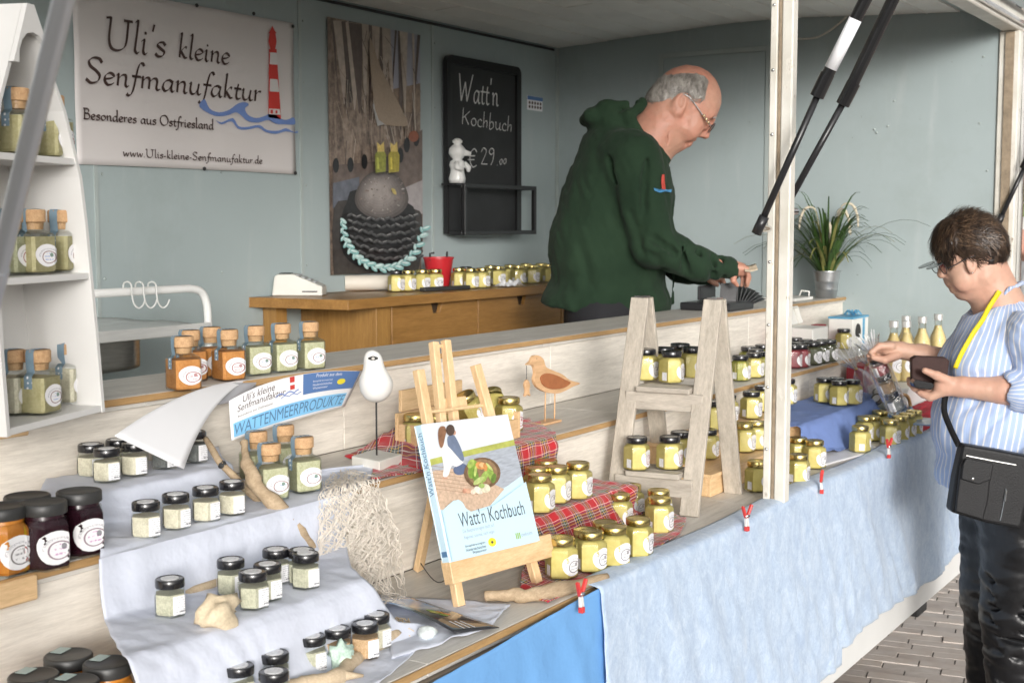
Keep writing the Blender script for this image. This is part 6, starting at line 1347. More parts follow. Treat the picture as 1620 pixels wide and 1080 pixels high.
B().grid(40, 8, lambda u, v: tuple(bkc+np.array([(.070+.030*v)*1.2*math.cos(u*2*PI), (.052+.024*v)*.85*math.sin(u*2*PI), .030+.026*math.sin(v*2.6)+.006*nz(u*9, v*3)]))).obj('lining', M_chk, wk, world=True, smooth=True, solid=.0012)
def cello_mat():
    n = NT('cellophane'); tr_ = n.new('ShaderNodeBsdfTransparent'); g_ = n.new('ShaderNodeBsdfGlossy'); g_.inputs['Roughness'].default_value = .12; g_.inputs[0].default_value = (.95, .95, .95, 1)
    lw = n.new('ShaderNodeLayerWeight'); lw.inputs[0].default_value = .35; nb = n.new('ShaderNodeBump'); nb.inputs['Strength'].default_value = .9; nb.inputs['Distance'].default_value = .01; n.t.links.new(n.noise(n.co('Object', (1,1,.5)), 70, 3), nb.inputs['Height']); n.t.links.new(nb.outputs[0], g_.inputs['Normal'])
    mx = n.new('ShaderNodeMixShader'); n.t.links.new(n.math('MULTIPLY', n.math('ADD', lw.outputs['Facing'], .12), .7), mx.inputs[0]); n.t.links.new(tr_.outputs[0], mx.inputs[1]); n.t.links.new(g_.outputs[0], mx.inputs[2]); n.t.links.new(mx.outputs[0], n.out.inputs[0]); return n.m
M_cello = cello_mat()
def bag(base, tip, r, label, conts, seed=1, short='cellophane bag'):
    base = np.array(base, float); tip = np.array(tip, float); L = np.linalg.norm(tip-base); d = (tip-base)/L
    Mq = Vector(tuple(d)).to_track_quat('Z', 'Y').to_matrix().to_4x4(); Mq.translation = Vector(tuple(base))
    e = thing('cellophane_bag', label, 'gift bag', tuple(base), 0, 'cellophane bags of small jars')
    prof_ = [(.0, r*.9), (.02, r), (.55, r*1.02), (.68, r*.75), (.76, r*.28), (.79, r*.16), (.83, r*.4), (.92, r*.95), (1.0, r*1.25)]
    bb = B().lathe([(r_*1.0, t*L) for t, r_ in prof_], 26, lambda rr, th, q: rr*(1+.10*nz(th*2.2, q[1]*40, seed)+.13*math.sin(th*7+seed)*(q[1]/L)), Mq, cap=False); bb.obj('cellophane', M_cello, e, world=True, smooth=True)
    B().lathe([(r*.22, L*.775), (r*.24, L*.785), (r*.22, L*.80)], 14, None, Mq).obj('tie', M_wick, e, world=True, smooth=True)
    hj = KIND['spice']['h']
    for k, c in enumerate(conts):
        jar('spice', (0, 0, 0), 'small spice jar packed %s of the %s' % (('at the bottom', 'in the middle', 'at the top')[k], short), 'small jars packed in cellophane', c, tilt=Mq @ Matrix.Translation((0, 0, .003+k*(hj+.001))) @ Matrix.Rotation(random.uniform(-.5, .5)+PI*.0, 4, 'Z'))
    b = B()
    for k in range(8):
        a = k*.8+seed; b.tube([Mq @ Vector((r*.15*math.cos(a), r*.15*math.sin(a), L*.79)), Mq @ Vector((r*.5*math.cos(a), r*.5*math.sin(a), L*.93)), Mq @ Vector((r*.9*math.cos(a), r*.9*math.sin(a), L*1.08))], .0018, 5, .5)
    b.obj('ribbon', M_paper, e, world=True)
bag(bkc+np.array([-.03, -.005, .03]), ony(1338, 560, .18), .027, 'cellophane bag leaning far over toward the blue cloth', (M_spiced, M_spiceg), 2, 'bag leaning toward the blue cloth')
bag(bkc+np.array([.0, .01, .03]), ony(1362, 552, .17), .027, 'cellophane bag with dark jars leaning in the wicker basket', (M_spiced, M_spiceg), 5, 'bag leaning in the wicker basket')
# red cloth and leaflets at the far end
path_cloth('red_cloth', [(.12, ZL+.035, px_x(1440, 630, .12), XE-.03), (.06, ZL+.03, px_x(1445, 655, .06), XE-.03), (.02, ZL+.012, px_x(1452, 680, .02), XE-.03), (-.004, ZL+.008, px_x(1455, 690, 0), XE-.03)], M_redc, 'crumpled red cloth at the far end of the counter', 'cloth', 40, 30, .010, .012, 14, seed=5)
q0 = onz(1470, 668, ZL+.045); lf = tag(B().box(-.07, .07, -.03, .04, 0, .004, Matrix.Translation(tuple(q0)) @ Matrix.Rotation(.2, 4, 'Z')).obj('leaflet', pm('leaflet_blue', (.30, .42, .62), .3, .5, 20), bevel=.0005), 'blue printed leaflet lying on the red cloth', 'leaflet')
# plant in a zinc bucket, tray and papers on the top step
pc_ = np.array([4.80, .615, ZT+.0005]); pl2 = thing('potted_grass', 'ornamental grass with pale plumes in a ribbed zinc bucket', 'plant', tuple(pc_))
M_zinc = pm('zinc', (.50, .51, .52), .35, .15, 14, metal=.9)
B().lathe([(.036, 0), (.038, .002), (.042, .030), (.0435, .032), (.042, .034), (.045, .060), (.0465, .062), (.045, .064), (.050, .098), (.053, .100), (.053, .103), (.048, .102), (.044, .085), (.0005, .084)], 28, None, Matrix.Translation(tuple(pc_))).obj('bucket', M_zinc, pl2, world=True, auto=40)
M_grass = pm('grass_blade', (.045, .092, .022), .45, .4, 30, rnd=True); M_grass2 = pm('grass_blade_dry', (.20, .20, .06), .5, .3, 30); ng = 0
for k in range(120):
    a = random.uniform(0, 2*PI); L = random.uniform(.15, .36)*(1.0 if k > 8 else 1.15); up_ = random.uniform(.25, 1.0); r0 = random.uniform(0, .025); pts = []; w0 = random.uniform(.004, .0075)
    dirx, diry = math.cos(a), math.sin(a)
    if dirx > .2: dirx *= .25
    for i in range(9):
        t = i/8; out = L*(1-up_*.75)*t**1.15*1.25; z = L*(math.sin(min(1.0, t*(.55+.45*up_))*PI*(.5+.22*(1-up_))))*(.55+.45*up_)-.16*t**3*(1-up_)
        x = min(XE-.012, pc_[0]+dirx*(r0+out)); pts.append(np.array([x, pc_[1]+diry*(r0+out), pc_[2]+.082+z]))
    sd_ = np.array([-diry, dirx, 0]); sd_ = sd_/max(1e-6, np.linalg.norm(sd_)); b = B()
    wv = [w0*(1-.75*(i/8)**2.2)*(.6 if i == 0 else 1) for i in range(9)]
    b.add([p+sd_*w for p, w in zip(pts, wv)]+[p+np.array([0, 0, -.0012]) for p in pts]+[p-sd_*w for p, w in zip(pts, wv)], [(i, i+1, 10+i, 9+i) for i in range(8)]+[(9+i, 10+i, 19+i, 18+i) for i in range(8)])
    b.obj('grass_blade', M_grass2 if k % 9 == 0 else M_grass, pl2, world=True, smooth=True)
M_plume = pm('plume', (.62, .55, .42), .9, .15, 60)
for a, h_ in ((-2.2, .26), (-1.4, .285), (-.7, .25), (2.0, .27), (-2.9, .2)):
    c = pc_+np.array([.01*math.cos(a), .02*math.sin(a), .08]); d = np.array([.35*math.cos(a), .8*math.sin(a), 0]); P = [c+d*.04*t*t+np.array([0, 0, h_*t]) for t in (0, .3, .6, .85)]; P += [P[-1]+d*.02+np.array([0, 0, .03]), P[-1]+d*.06+np.array([0, 0, .028]), P[-1]+d*.085+np.array([0, 0, -.01]), P[-1]+d*.09+np.array([0, 0, -.055])]
    Cc = catmull(P, 5); n_ = len(Cc); B().tube(Cc, [.0013 if i < n_*.5 else .0055*(1-.5*abs(2*(i/n_-.75)/.5))*(1+.3*nz(i*1.3, a)) for i in range(n_)], 7).obj('plume', M_plume, pl2, world=True, smooth=True)
t0 = onz(1278, 474, ZT)
tr2 = thing('plastic_tray', 'flat white plastic tray with a handle beside the zinc bucket', 'tray', (float(t0[0]), .68, ZT))
B().box(float(t0[0])-.16, float(t0[0])+.02, .62, .75, ZT+.0008, ZT+.012).obj('tray', M_foam, tr2, world=True, bevel=.003); hp = np.array([float(t0[0])+.026, .64, ZT+.006]); B().tube([hp+np.array([0, .0, 0]), hp+np.array([.004, .0, .022]), hp+np.array([.004, .03, .026]), hp+np.array([0, .04, 0])], .0035, 8).obj('handle', M_foam, tr2, world=True, smooth=True)
# cash box with bank note wallet on the top step
cb0 = onz(1068, 487, ZT); cbx = thing('cash_box', 'flat black cash tray with raised lid on the top step', 'cash box', (4.0, .70, ZT))
B().box(3.86, 4.06, .60, .775, ZT+.0008, ZT+.026).obj('tray', M_black, cbx, world=True, bevel=.004, seg=2); B().box(3.97, 4.10, .755, .765, ZT+.027, ZT+.075).obj('lid', M_black, cbx, world=True, bevel=.004, seg=2)
wc = onz(1172, 486, ZT); wl = thing('waiter_wallet', 'open black accordion wallet full of pleats beside the cash tray', 'wallet', tuple(wc)); M_leath = pm('black_leather', (.03, .03, .032), .45, .25, 60, bump=.25, bscale=200)
ang0 = ony(1150, 480, .66); 
for k in range(9):
    t = k/8; a = rad(100-75*t); L = .085; o_ = np.array([4.05+.02*t, .665-.012*t, ZT+.002]); tip_ = o_+cR*(L*math.cos(a)*1.0)+np.array([0, 0, L*math.sin(a)*.85]); n_ = np.array([-cF[0], -cF[1], 0])
    b = B(); q = [o_-n_*.045, o_+n_*.045, tip_+n_*.045, tip_-n_*.045]; b.add(q, [(0,1,2,3)]); b.obj('pleat', M_leath, wl, world=True, solid=.0016)
b = B(); q = [np.array([4.05, .67, ZT+.004])+n_*.047, np.array([4.05, .67, ZT+.004])+n_*.047-cR*.055, np.array([4.05, .67, ZT+.085])+n_*.05-cR*.05, np.array([4.05, .67, ZT+.088])+n_*.05+cR*.005]; b.add(q, [(0,1,2,3)]); b.obj('cover', M_leath, wl, world=True, solid=.003)
# ================================================================ people: smooth-blended distance fields turned into meshes
class SDF:
    """coordinates: image pixels x right, y down, c toward the viewer (all in pixels at the figure's own distance)"""
    def __init__(s, lo, hi, h):
        s.lo = np.array(lo, float); s.h = h; s.n = np.ceil((np.array(hi, float)-s.lo)/h).astype(int)+1
        s.ax = [s.lo[k]+h*np.arange(s.n[k]) for k in range(3)]; s.g = np.full(s.n, 50.0, np.float32)
    def _sl(s, lo, hi, m):
        r = []
        for k in range(3):
            a = int(max(0, math.floor((lo[k]-m-s.lo[k])/s.h))); b = int(min(s.n[k], math.ceil((hi[k]+m-s.lo[k])/s.h)+1)); r.append(slice(a, max(a, b)))
        return tuple(r)
    def _put(s, sl, d, k, neg=False):
        g = s.g[sl]
        if g.size == 0: return
        if neg:
            d = -d; t = np.clip(.5-.5*(g-d)/k, 0, 1); s.g[sl] = g*(1-t)+d*t+k*t*(1-t)
        else:
            t = np.clip(.5+.5*(d-g)/k, 0, 1); s.g[sl] = d*(1-t)+g*t-k*t*(1-t)
    def _xyz(s, sl): return s.ax[0][sl[0]][:, None, None], s.ax[1][sl[1]][None, :, None], s.ax[2][sl[2]][None, None, :]
    def cap(s, a, b, ra, rb=None, k=6, neg=False, sc=1.0):
        """tapered capsule; sc squeezes it along c"""
        rb = ra if rb is None else rb; a = np.array(a, float); b = np.array(b, float); R = max(ra, rb); sl = s._sl(np.minimum(a, b)-R, np.maximum(a, b)+R, k+4*s.h)
        x, y, z = s._xyz(sl); d = b-a; L = max(d @ d, 1e-6); px, py, pz = x-a[0], y-a[1], z-a[2]
        t = np.clip((px*d[0]+py*d[1]+pz*d[2])/L, 0, 1); s._put(sl, np.sqrt((px-d[0]*t)**2+(py-d[1]*t)**2+((pz-d[2]*t)/sc)**2)-(ra+(rb-ra)*t), k, neg); return s
    def ell(s, c, r, ang=0.0, k=8, neg=False):
        """ellipsoid, turned by ang degrees in the picture plane (counted clockwise in the picture)"""
        c = np.array(c, float); R = max(r); sl = s._sl(c-R, c+R, k+4*s.h); x, y, z = s._xyz(sl); ca, sa = math.cos(rad(ang)), math.sin(rad(ang))
        px, py, pz = x-c[0], y-c[1], z-c[2]; u = px*ca+py*sa; v = -px*sa+py*ca
        k0 = np.sqrt((u/r[0])**2+(v/r[1])**2+(pz/r[2])**2); k1 = np.sqrt((u/r[0]**2)**2+(v/r[1]**2)**2+(pz/r[2]**2)**2)
        s._put(sl, k0*(k0-1)/np.maximum(k1, 1e-6), k, neg); return s
    def cut(s, fn):
        x, y, z = s._xyz((slice(None),)*3); s.g = np.maximum(s.g, fn(x, y, z).astype(np.float32)+0*s.g); return s
    def ruffle(s, fn, band=6.0):
        idx = np.nonzero(np.abs(s.g) < band)
        P = np.stack([s.ax[k][idx[k]] for k in range(3)], 1); s.g[idx] += fn(P).astype(np.float32); return s
    def mesh(s):
        g = s.g; n = g.shape; neg = g < 0
        cs = [g[i:n[0]-1+i, j:n[1]-1+j, k:n[2]-1+k] for i in (0, 1) for j in (0, 1) for k in (0, 1)]; sg = [c < 0 for c in cs]
        cnt = sum(q.astype(np.int8) for q in sg); act = (cnt > 0) & (cnt < 8); idx = np.full(act.shape, -1, np.int64); cells = np.argwhere(act); idx[act] = np.arange(len(cells))
        V = np.stack([c[act] for c in cs], 1); off = np.array([(i, j, k) for i in (0, 1) for j in (0, 1) for k in (0, 1)], float); acc = np.zeros((len(cells), 3)); w_ = np.zeros(len(cells))
        for a in range(8):
            for b in range(a+1, 8):
                if np.abs(off[a]-off[b]).sum() != 1: continue
                m = (V[:, a] < 0) != (V[:, b] < 0); t = np.where(m, V[:, a]/np.where(m, V[:, a]-V[:, b], 1), 0)
                acc += np.where(m[:, None], off[a]+(off[b]-off[a])*t[:, None], 0); w_ += m
        P = s.lo+(cells+acc/w_[:, None])*s.h; F = []
        for axx in range(3):
            u, v = [(1, 2), (2, 0), (0, 1)][axx]; A = [slice(None)]*3; A[axx] = slice(0, n[axx]-1); Bq = [slice(None)]*3; Bq[axx] = slice(1, n[axx]); a_, b_ = neg[tuple(A)], neg[tuple(Bq)]
            ed = np.argwhere(a_ != b_); ed = ed[(ed[:, u] > 0) & (ed[:, v] > 0) & (ed[:, u] < n[u]-1) & (ed[:, v] < n[v]-1)]
            if len(ed) == 0: continue
            fl = a_[tuple(ed.T)]; q = []
            for du, dv in ((-1, -1), (0, -1), (0, 0), (-1, 0)):
                e = ed.copy(); e[:, u] += du; e[:, v] += dv; q.append(idx[tuple(e.T)])
            q = np.stack(q, 1); q[~fl] = q[~fl][:, ::-1]; F.append(q)
        return P, np.concatenate(F)
class Fig:
    """a figure's own frame: pixels at distance t become metres"""
    def __init__(s, x0, y0, t, dx=0, dy=0): s.x0, s.y0, s.s = x0, y0, t/FPX; s.o = att(x0+dx, y0+dy, t); s.n = np.array([-cF[0], -cF[1], 0]); s.n /= np.linalg.norm(s.n)
    def w(s, P):
        P = np.atleast_2d(np.asarray(P, float)); return s.o+((P[:, 0:1]-s.x0)*cR+(s.y0-P[:, 1:2])*np.array([[0, 0, 1.0]])+P[:, 2:3]*s.n)*s.s
    def w1(s, p): return s.w([p])[0]
def sdf_obj(fig, name, fields, m, parent, uvfn=None, smooth=2):
    Vs, Fs, n0 = [], [], 0; PX = []
    for f in fields:
        P, F = f.mesh()
        for _ in range(smooth):     # light Laplacian smoothing
            e = np.concatenate([F[:, [0, 1]], F[:, [1, 2]], F[:, [2, 3]], F[:, [3, 0]]]); A = np.zeros_like(P); c = np.zeros(len(P))
            np.add.at(A, e[:, 0], P[e[:, 1]]); np.add.at(c, e[:, 0], 1); np.add.at(A, e[:, 1], P[e[:, 0]]); np.add.at(c, e[:, 1], 1); P = P*.5+.5*A/np.maximum(c, 1)[:, None]
        PX.append(P); Fs.append(F+n0); n0 += len(P)
    P = np.concatenate(PX); F = np.concatenate(Fs)[:, ::-1]; W_ = fig.w(P)
    me = bpy.data.meshes.new(name); me.vertices.add(len(W_)); me.vertices.foreach_set('co', W_.astype(np.float32).ravel()); me.loops.add(F.size); me.loops.foreach_set('vertex_index', F.astype(np.int32).ravel())
    me.polygons.add(len(F)); me.polygons.foreach_set('loop_start', np.arange(0, F.size, 4, dtype=np.int32)); me.polygons.foreach_set('use_smooth', np.ones(len(F), bool)); me.update(calc_edges=True); me.validate()
    # make the faces look outward
    v = np.array([me.polygons[0].normal]); 
    if uvfn is not None:
        uv = uvfn(P); l = me.uv_layers.new(name='UVMap'); l.data.foreach_set('uv', uv[F.ravel()].astype(np.float32).ravel())
    o = link(name, me, m, parent, world=True); o['px'] = 1; del o['px']
    return o, P
def surf_c(P, x, y, r=4.0, side=1):
    m = (np.abs(P[:, 0]-x) < r) & (np.abs(P[:, 1]-y) < r)
    if not m.any(): return surf_c(P, x, y, r*2, side) if r < 60 else 0.0
    return float(P[m, 2].max() if side > 0 else P[m, 2].min())
def blades(fig, name, P, sel, dirf, m, parent, n, L, w_, lift=1.0, seed=1, curl=.15):
    """short hair strands lying on the surface points P[sel]; dirf(p) gives the combing direction in pixels"""
    r = np.random.default_rng(seed); I = np.nonzero(sel)[0]; cen = P.mean(0); b = B()
    for i in r.choice(I, n):
        p = P[i]+r.normal(0, .6, 3); out = p-cen; out = out/np.linalg.norm(out); d = np.array(dirf(p), float)+r.normal(0, .22, 3); d -= out*(d @ out); d /= max(1e-6, np.linalg.norm(d)); sd = np.cross(d, out); l = L*r.uniform(.6, 1.3)
        q = [p+out*lift*.2, p+d*l*.4+out*lift*(.7+r.uniform(0, .4)), p+d*l*.75+out*lift*r.uniform(.3, 1.3)+sd*l*curl*r.normal(), p+d*l+out*lift*r.uniform(-.2, 1.2)+sd*l*curl*1.4*r.normal()]
        ww = [w_*.6, w_, w_*.7, w_*.08]; vs = [q_+sd*k for q_, k in zip(q, ww)]+[q_-sd*k for q_, k in zip(q, ww)]; b.add(fig.w(np.array(vs)), [(j, j+1, 5+j, 4+j) for j in range(3)])
    return b.obj(name, m, parent, smooth=True, world=True)
def skin_mat(name, c, blush, freq=9):
    n = NT(name); v = n.co(); a = n.noise(v, freq, 4); b = n.noise(v, 60, 4); f = n.noise(v, 240, 3)
    col = n.mix(n.ramp(a, [(.38, (0,)*3), (.68, (.85,)*3)]), c, blush); col = n.mix(n.ramp(b, [(.45, (0,)*3), (.75, (.35,)*3)]), col, mul(c, .72))
    n.base(col, .48, spec=.4); n.p.inputs['Subsurface Weight'].default_value = .05; n.p.inputs['Subsurface Radius'].default_value = (.012, .004, .002); n.p.inputs['Subsurface Scale'].default_value = .6; n.bump(n.math('ADD', n.math('MULTIPLY', b, .6), n.math('MULTIPLY', f, .4)), .22, .003); return n.m
def hair_mat(name, ca, cb, scale=(1, 1, 1)):
    n = NT(name); a = n.noise(n.co('Object', scale), 60, 5, .7, .3); n.base(n.ramp(a, [(.35, cb), (.62, ca)]), .42, spec=.5); n.bump(n.noise(n.co('Object', scale), 160, 3), .5, .003); return n.m
def knit_mat(name, ca, cb, rough=.95, sheen=.25):
    n = NT(name); v = n.co(); a = n.noise(v, 7, 5); b = n.noise(v, 420, 2); n.base(n.mix(n.ramp(b, [(.3, (0,)*3), (.7, (.4,)*3)]), n.ramp(a, [(.3, cb), (.7, ca)]), mul(cb, .8)), rough, sheen=sheen, spec=.2); n.bump(n.math('ADD', n.math('MULTIPLY', b, .25), n.noise(v, 35, 4)), .25, .004); return n.m
def fold_noise(specs):
    def f(P):
        out = np.zeros(len(P))
        for amp, sx, sy, sz, seed, ang in specs:
            ca, sa = math.cos(rad(ang)), math.sin(rad(ang)); u = P[:, 0]*ca+P[:, 1]*sa; v = -P[:, 0]*sa+P[:, 1]*ca
            q = vnoise(np.stack([u/sx, v/sy, P[:, 2]/sz], 1), seed); out += amp*(1-2*np.abs(q))*.5
        return out
    return f

# ---------------------------------------------------------------- the seller
mf = Fig(960, 500, 4.35)
man = thing('person', 'balding man in a dark green hooded jacket and glasses bent over the cash tray', 'person', tuple(mf.w1((945, 868, 0))))
M_skm = skin_mat('skin_ruddy', (.50, .275, .195), (.56, .235, .165)); M_green = knit_mat('dark_green_fleece', (.025, .050, .027), (.015, .033, .018), sheen=.04)
hd = SDF((900, 92, -122), (1192, 468, 122), 1.5)
hd.ell((1083, 161, 0), (53, 52, 39)).ell((1092, 195, 0), (47, 23, 31), 127, 12)
for s in (-1, 1):
    hd.cap((1060, 198, s*21), (1069, 229, s*8), 13, 10, 9).ell((1086, 207, s*21), (20, 16, 13), 110, 9).cap((1120, 190, s*4), (1116, 186, s*22), 5, 4, 7).ell((1104, 216, s*5.5), (5, 4.5, 4), 0, 3)
    hd.ell((1118, 201, s*16), (9, 6, 9), 120, 5, True).ell((1111, 203, s*15), (8, 5.5, 8), 120, 3)
    hd.ell((1067, 171, s*39), (10, 17, 4.5), 12, 3).ell((1069, 168, s*43.5), (5.5, 10, 4.2), 12, 2, True).ell((1065, 184, s*38), (5, 5, 3.5), 0, 3)
hd.cap((1120, 195, 0), (1112.5, 216, 0), 4.2, 6.6, 5).ell((1073, 231, 0), (11, 9.5, 12), 0, 7).ell((1093, 224, 0), (7.5, 4.2, 11), 130, 2).ell((1086.5, 230, 0), (7.2, 4.6, 10), 130, 2).cap((1094, 228.5, -11), (1094, 228.5, 11), 1.8, 1.8, 2, True).cap((1090, 229, 9), (1083, 226, 17), 1.2, .8, 3, True)
hd.ell((1056, 224, 0), (17, 16, 24), 0, 10).cap((1050, 186, 0), (1002, 266, 0), 38, 47, 14)
# wrinkles: neck fold behind the jaw, cheek line
hd.cap((1052, 196, 34), (1047, 232, 34), 1.6, 1.6, 4, True).cap((1105, 212, 17), (1092, 222, 20), 1.6, 1.2, 4, True).cap((1076, 222, 20), (1084, 236, 8), 1.2, 1.0, 4, True)
hd.ruffle(lambda P: .5*vnoise(P/5.0, 3)+.5*vnoise(P/11.0, 8))
hd.ell((985, 330, 0), (48, 95, 66), 0, 12).cap((1002, 262, 0), (985, 300, 0), 40, 46, 12)
for s in (-1, 1): hd.cap((985, 262, s*66), (1024, 384, s*84), 24, 20, 10).cap((1024, 384, s*84), (1080, 412, s*66), 18, 16, 6)
def hand_m(f, s):
    f.cap((1075, 410, s*68), (1150, 423, s*44), 16, 12.5, 6).cap((1148, 422, s*44), (1163, 425, s*42), 11, 11, 5, sc=1.15)
    for k, (dc, xx, yy, ln) in enumerate(((9.5, 1171, 424, 1.0), (3.2, 1173, 427, 1.08), (-3.2, 1171, 430, 1.0), (-9, 1166, 432, .85))):
        a = (1162, 422+k*1.5, s*42+dc); b_ = (xx, yy, s*42+dc*1.05); c_ = (xx+3*ln, yy+10*ln, s*42+dc); d_ = (xx+.5, yy+21*ln, s*42+dc*.9)
        f.cap(a, b_, 5, 4.2, 4).cap(b_, c_, 4.0, 3.5, 1).cap(c_, d_, 3.4, 2.8, 1)
    f.cap((1152, 430, s*42+8), (1150, 441, s*42+12), 5.5, 4.6, 4).cap((1150, 441, s*42+12), (1157, 449, s*42+8), 4.3, 3.2, 2)
hand_m(hd, 1)
hd.cap((1065, 418, -62), (1122, 436, -38), 15, 12, 6).cap((1122, 436, -38), (1136, 441, -36), 10.5, 10, 5)
for k, dc in enumerate((8, 3, -3, -8)): hd.cap((1134, 439, -36+dc), (1146, 442+k, -36+dc), 4.8, 4.2, 3).cap((1146, 442+k, -36+dc), (1151, 453+k, -36+dc), 4, 3.2, 1)
hd.cap((1126, 444, -28), (1138, 452, -26), 5, 3.6, 3)
body, Pm = sdf_obj(mf, 'body', [hd], M_skm, man, smooth=1)
# jacket
jk = SDF((838, 145, -150), (1170, 545, 150), 2.6)
jk.ell((990, 290, 0), (66, 88, 88), 0, 20).ell((976, 305, 0), (84, 100, 92), 8, 20).ell((963, 395, 0), (97, 120, 96), 0, 24).ell((958, 480, 0), (105, 52, 98), 0, 22).ell((962, 240, 0), (46, 52, 78), 0, 18)
for s in (-1, 1):
    jk.ell((988, 252, s*76), (46, 42, 34), 0, 16)
    jk.cap((1012, 172, s*36), (988, 190, s*46), 8, 11, 6).cap((988, 190, s*46), (1012, 236, s*50), 11, 11, 8).cap((1012, 236, s*50), (1056, 256, s*22), 11, 8, 8)
jk.cap((1010, 166, -34), (1010, 166, 34), 8, 8, 6).ell((962, 196, 0), (44, 26, 56), 12, 10).cap((930, 190, -38), (930, 190, 38), 14, 14, 8).cap((950, 176, -40), (985, 172, -40), 10, 9, 8).cap((950, 176, 40), (985, 172, 40), 10, 9, 8).cap((945, 178, -36), (945, 178, 36), 9, 9, 8)
jk.ell((1048, 205, 0), (46, 62, 36), -32, 6, True)
jk.cap((994, 262, 82), (1020, 384, 92), 45, 37, 10).cap((1022, 386, 92), (1088, 414, 74), 36, 28, 8).cap((1088, 414, 74), (1148, 423, 46), 27, 17, 8).cap((1143, 422, 47), (1153, 424, 44), 18, 16.5, 3)
jk.cap((994, 262, -82), (1034, 384, -86), 44, 36, 10).cap((1034, 386, -86), (1085, 424, -62), 34, 27, 8).cap((1085, 424, -62), (1126, 437, -38), 26, 16, 8)
jk.cap((1060, 300, -6), (1066, 480, -6), 5, 5, 5)
jk.ell((1158, 424, 42), (8, 12, 13), 10, 2, True)
# pocket edge and sleeve creases
for a, b_ in (((1008, 262, 118), (1000, 380, 128)), ((1012, 398, 125), (1060, 440, 108)), ((1020, 376, 126), (1052, 398, 112)), ((1062, 392, 100), (1074, 430, 96)), ((1088, 398, 92), (1098, 436, 84)), ((1112, 408, 80), (1118, 438, 74)), ((1128, 412, 66), (1132, 438, 62)), ((1005, 470, 96), (1040, 425, 92)), ((955, 260, 96), (990, 330, 108)), ((985, 340, 120), (1004, 400, 120))): jk.cap(a, b_, 3.2, 2.6, 7, True)
jk.cut(lambda x, y, z: y-(479+.24*(x-853))+0*z)
jk.ruffle(fold_noise([(5.0, 26, 70, 40, 3, -14), (2.6, 13, 34, 22, 9, -24), (1.3, 7, 12, 10, 14, 30)]), 12)
jacket, Pj = sdf_obj(mf, 'jacket', [jk], M_green, man, smooth=2)
# trousers, shoes
tr_ = SDF((850, 470, -120), (1050, 885, 120), 5.0)
for s in (-1, 1): tr_.cap((955, 500, s*42), (945, 700, s*46), 62, 48, 12).cap((945, 700, s*46), (938, 850, s*48), 46, 40, 8)
sdf_obj(mf, 'trousers', [tr_], pm('dark_trousers', (.012, .012, .015), .85), man)
sh_ = SDF((895, 835, -90), (1030, 885, 90), 3.0)
for s in (-1, 1): sh_.ell((960, 862, s*48), (48, 17, 22), 0, 6)
sh_.cut(lambda x, y, z: y-868.5+0*x+0*z); sdf_obj(mf, 'shoe', [sh_], M_leath, man)
# hair: grey fringe round the bald crown
hr_ = SDF((1015, 100, -60), (1125, 200, 60), 1.5); hr_.ell((1082, 160.5, 0), (54.3, 52.6, 40.4), 0, 4).ell((1045, 165, 0), (28, 34, 34), 30, 6)
def haircut(x, y, z):
    top = 26-(np.abs(z))-np.maximum(0, (1062-x))*.9+np.maximum(0, 128-y)*.8; frt = (x-1108)+(y-150)*.25; low = (y-(172-(1064-x)*.12))*.8; ear = 17-np.sqrt((x-1072)**2+((y-176)*.8)**2); side = (x-1084)*.9+(y-168)*1.0
    return np.maximum(np.maximum(np.maximum(top, frt), np.maximum(low, ear)), np.where(y > 165, side, -9))
hr_.cut(haircut).ruffle(lambda P: .5*vnoise(P/np.array([3.0, 3.0, 3.0]), 5), 5)
M_grey = hair_mat('grey_hair', (.46, .43, .39), (.17, .155, .14), (1, 1, .4)); hair, Phr = sdf_obj(mf, 'hair', [hr_], M_grey, man, smooth=1)
blades(mf, 'hair_strands', Phr, Phr[:, 2] > -10, lambda p: (-.75, .65, 0), M_grey, hair, 3200, 8, .36, .9, 2)
b = B()
for k in range(26): t = k/25; p = np.array([1123-3*t, 189+4*t, 8+16*t]); b.add(mf.w(np.array([p, p+[3.5, -1.5, 0], p+[4, .5, 1.5]])), [(0, 1, 2)])
b.obj('eyebrow', M_grey, body, world=True)
# glasses
gls_ = []; gp = lambda pts, k=5: [tuple(q) for q in mf.w(np.array(catmull(pts, k)))]
gm_ = B().tube(gp([(1073, 158, 41), (1082, 163, 41), (1098, 183, 38), (1110, 200, 34), (1116, 204, 31)]), .0022, 8, .6).obj('glasses', M_steel, man, smooth=True, world=True)
B().tube(gp([(1073, 158, -41), (1082, 163, -41), (1110, 200, -34), (1116, 204, -31)]), .0022, 8, .6).obj('temple', M_steel, gm_, smooth=True, world=True)
for s in (-1, 1):
    ring = [(1119+4*math.cos(t)*.2-1.5*math.sin(t)*3.2, 207+7*math.sin(t), s*(18+13*math.cos(t))) for t in np.linspace(0, 2*PI, 21)]
    B().tube([tuple(q) for q in mf.w(np.array(ring))], .0013, 6).obj('rim', M_black, gm_, smooth=True, world=True)
    B().add(mf.w(np.array(ring[:-1])), [tuple(range(20))]).obj('lens', glass('lens_glass', (.95, .96, .96), .25), gm_, world=True)
B().tube(gp([(1120, 203, 6), (1123, 200, 0), (1120, 203, -6)]), .0015, 6).obj('bridge', M_black, gm_, smooth=True, world=True)
b = B()
for k in range(3): b.lathe([(.0005, -.006), (.005, -.003), (.005, .003), (.0005, .006)], 8, None, Matrix.Translation(tuple(mf.w1((1104+3.6*k, 190+5*k, 38-1.4*k)))))
b.obj('temple_ornament', pm('gold_bead', (.75, .6, .38), .2, metal=1), gm_, smooth=True, world=True)
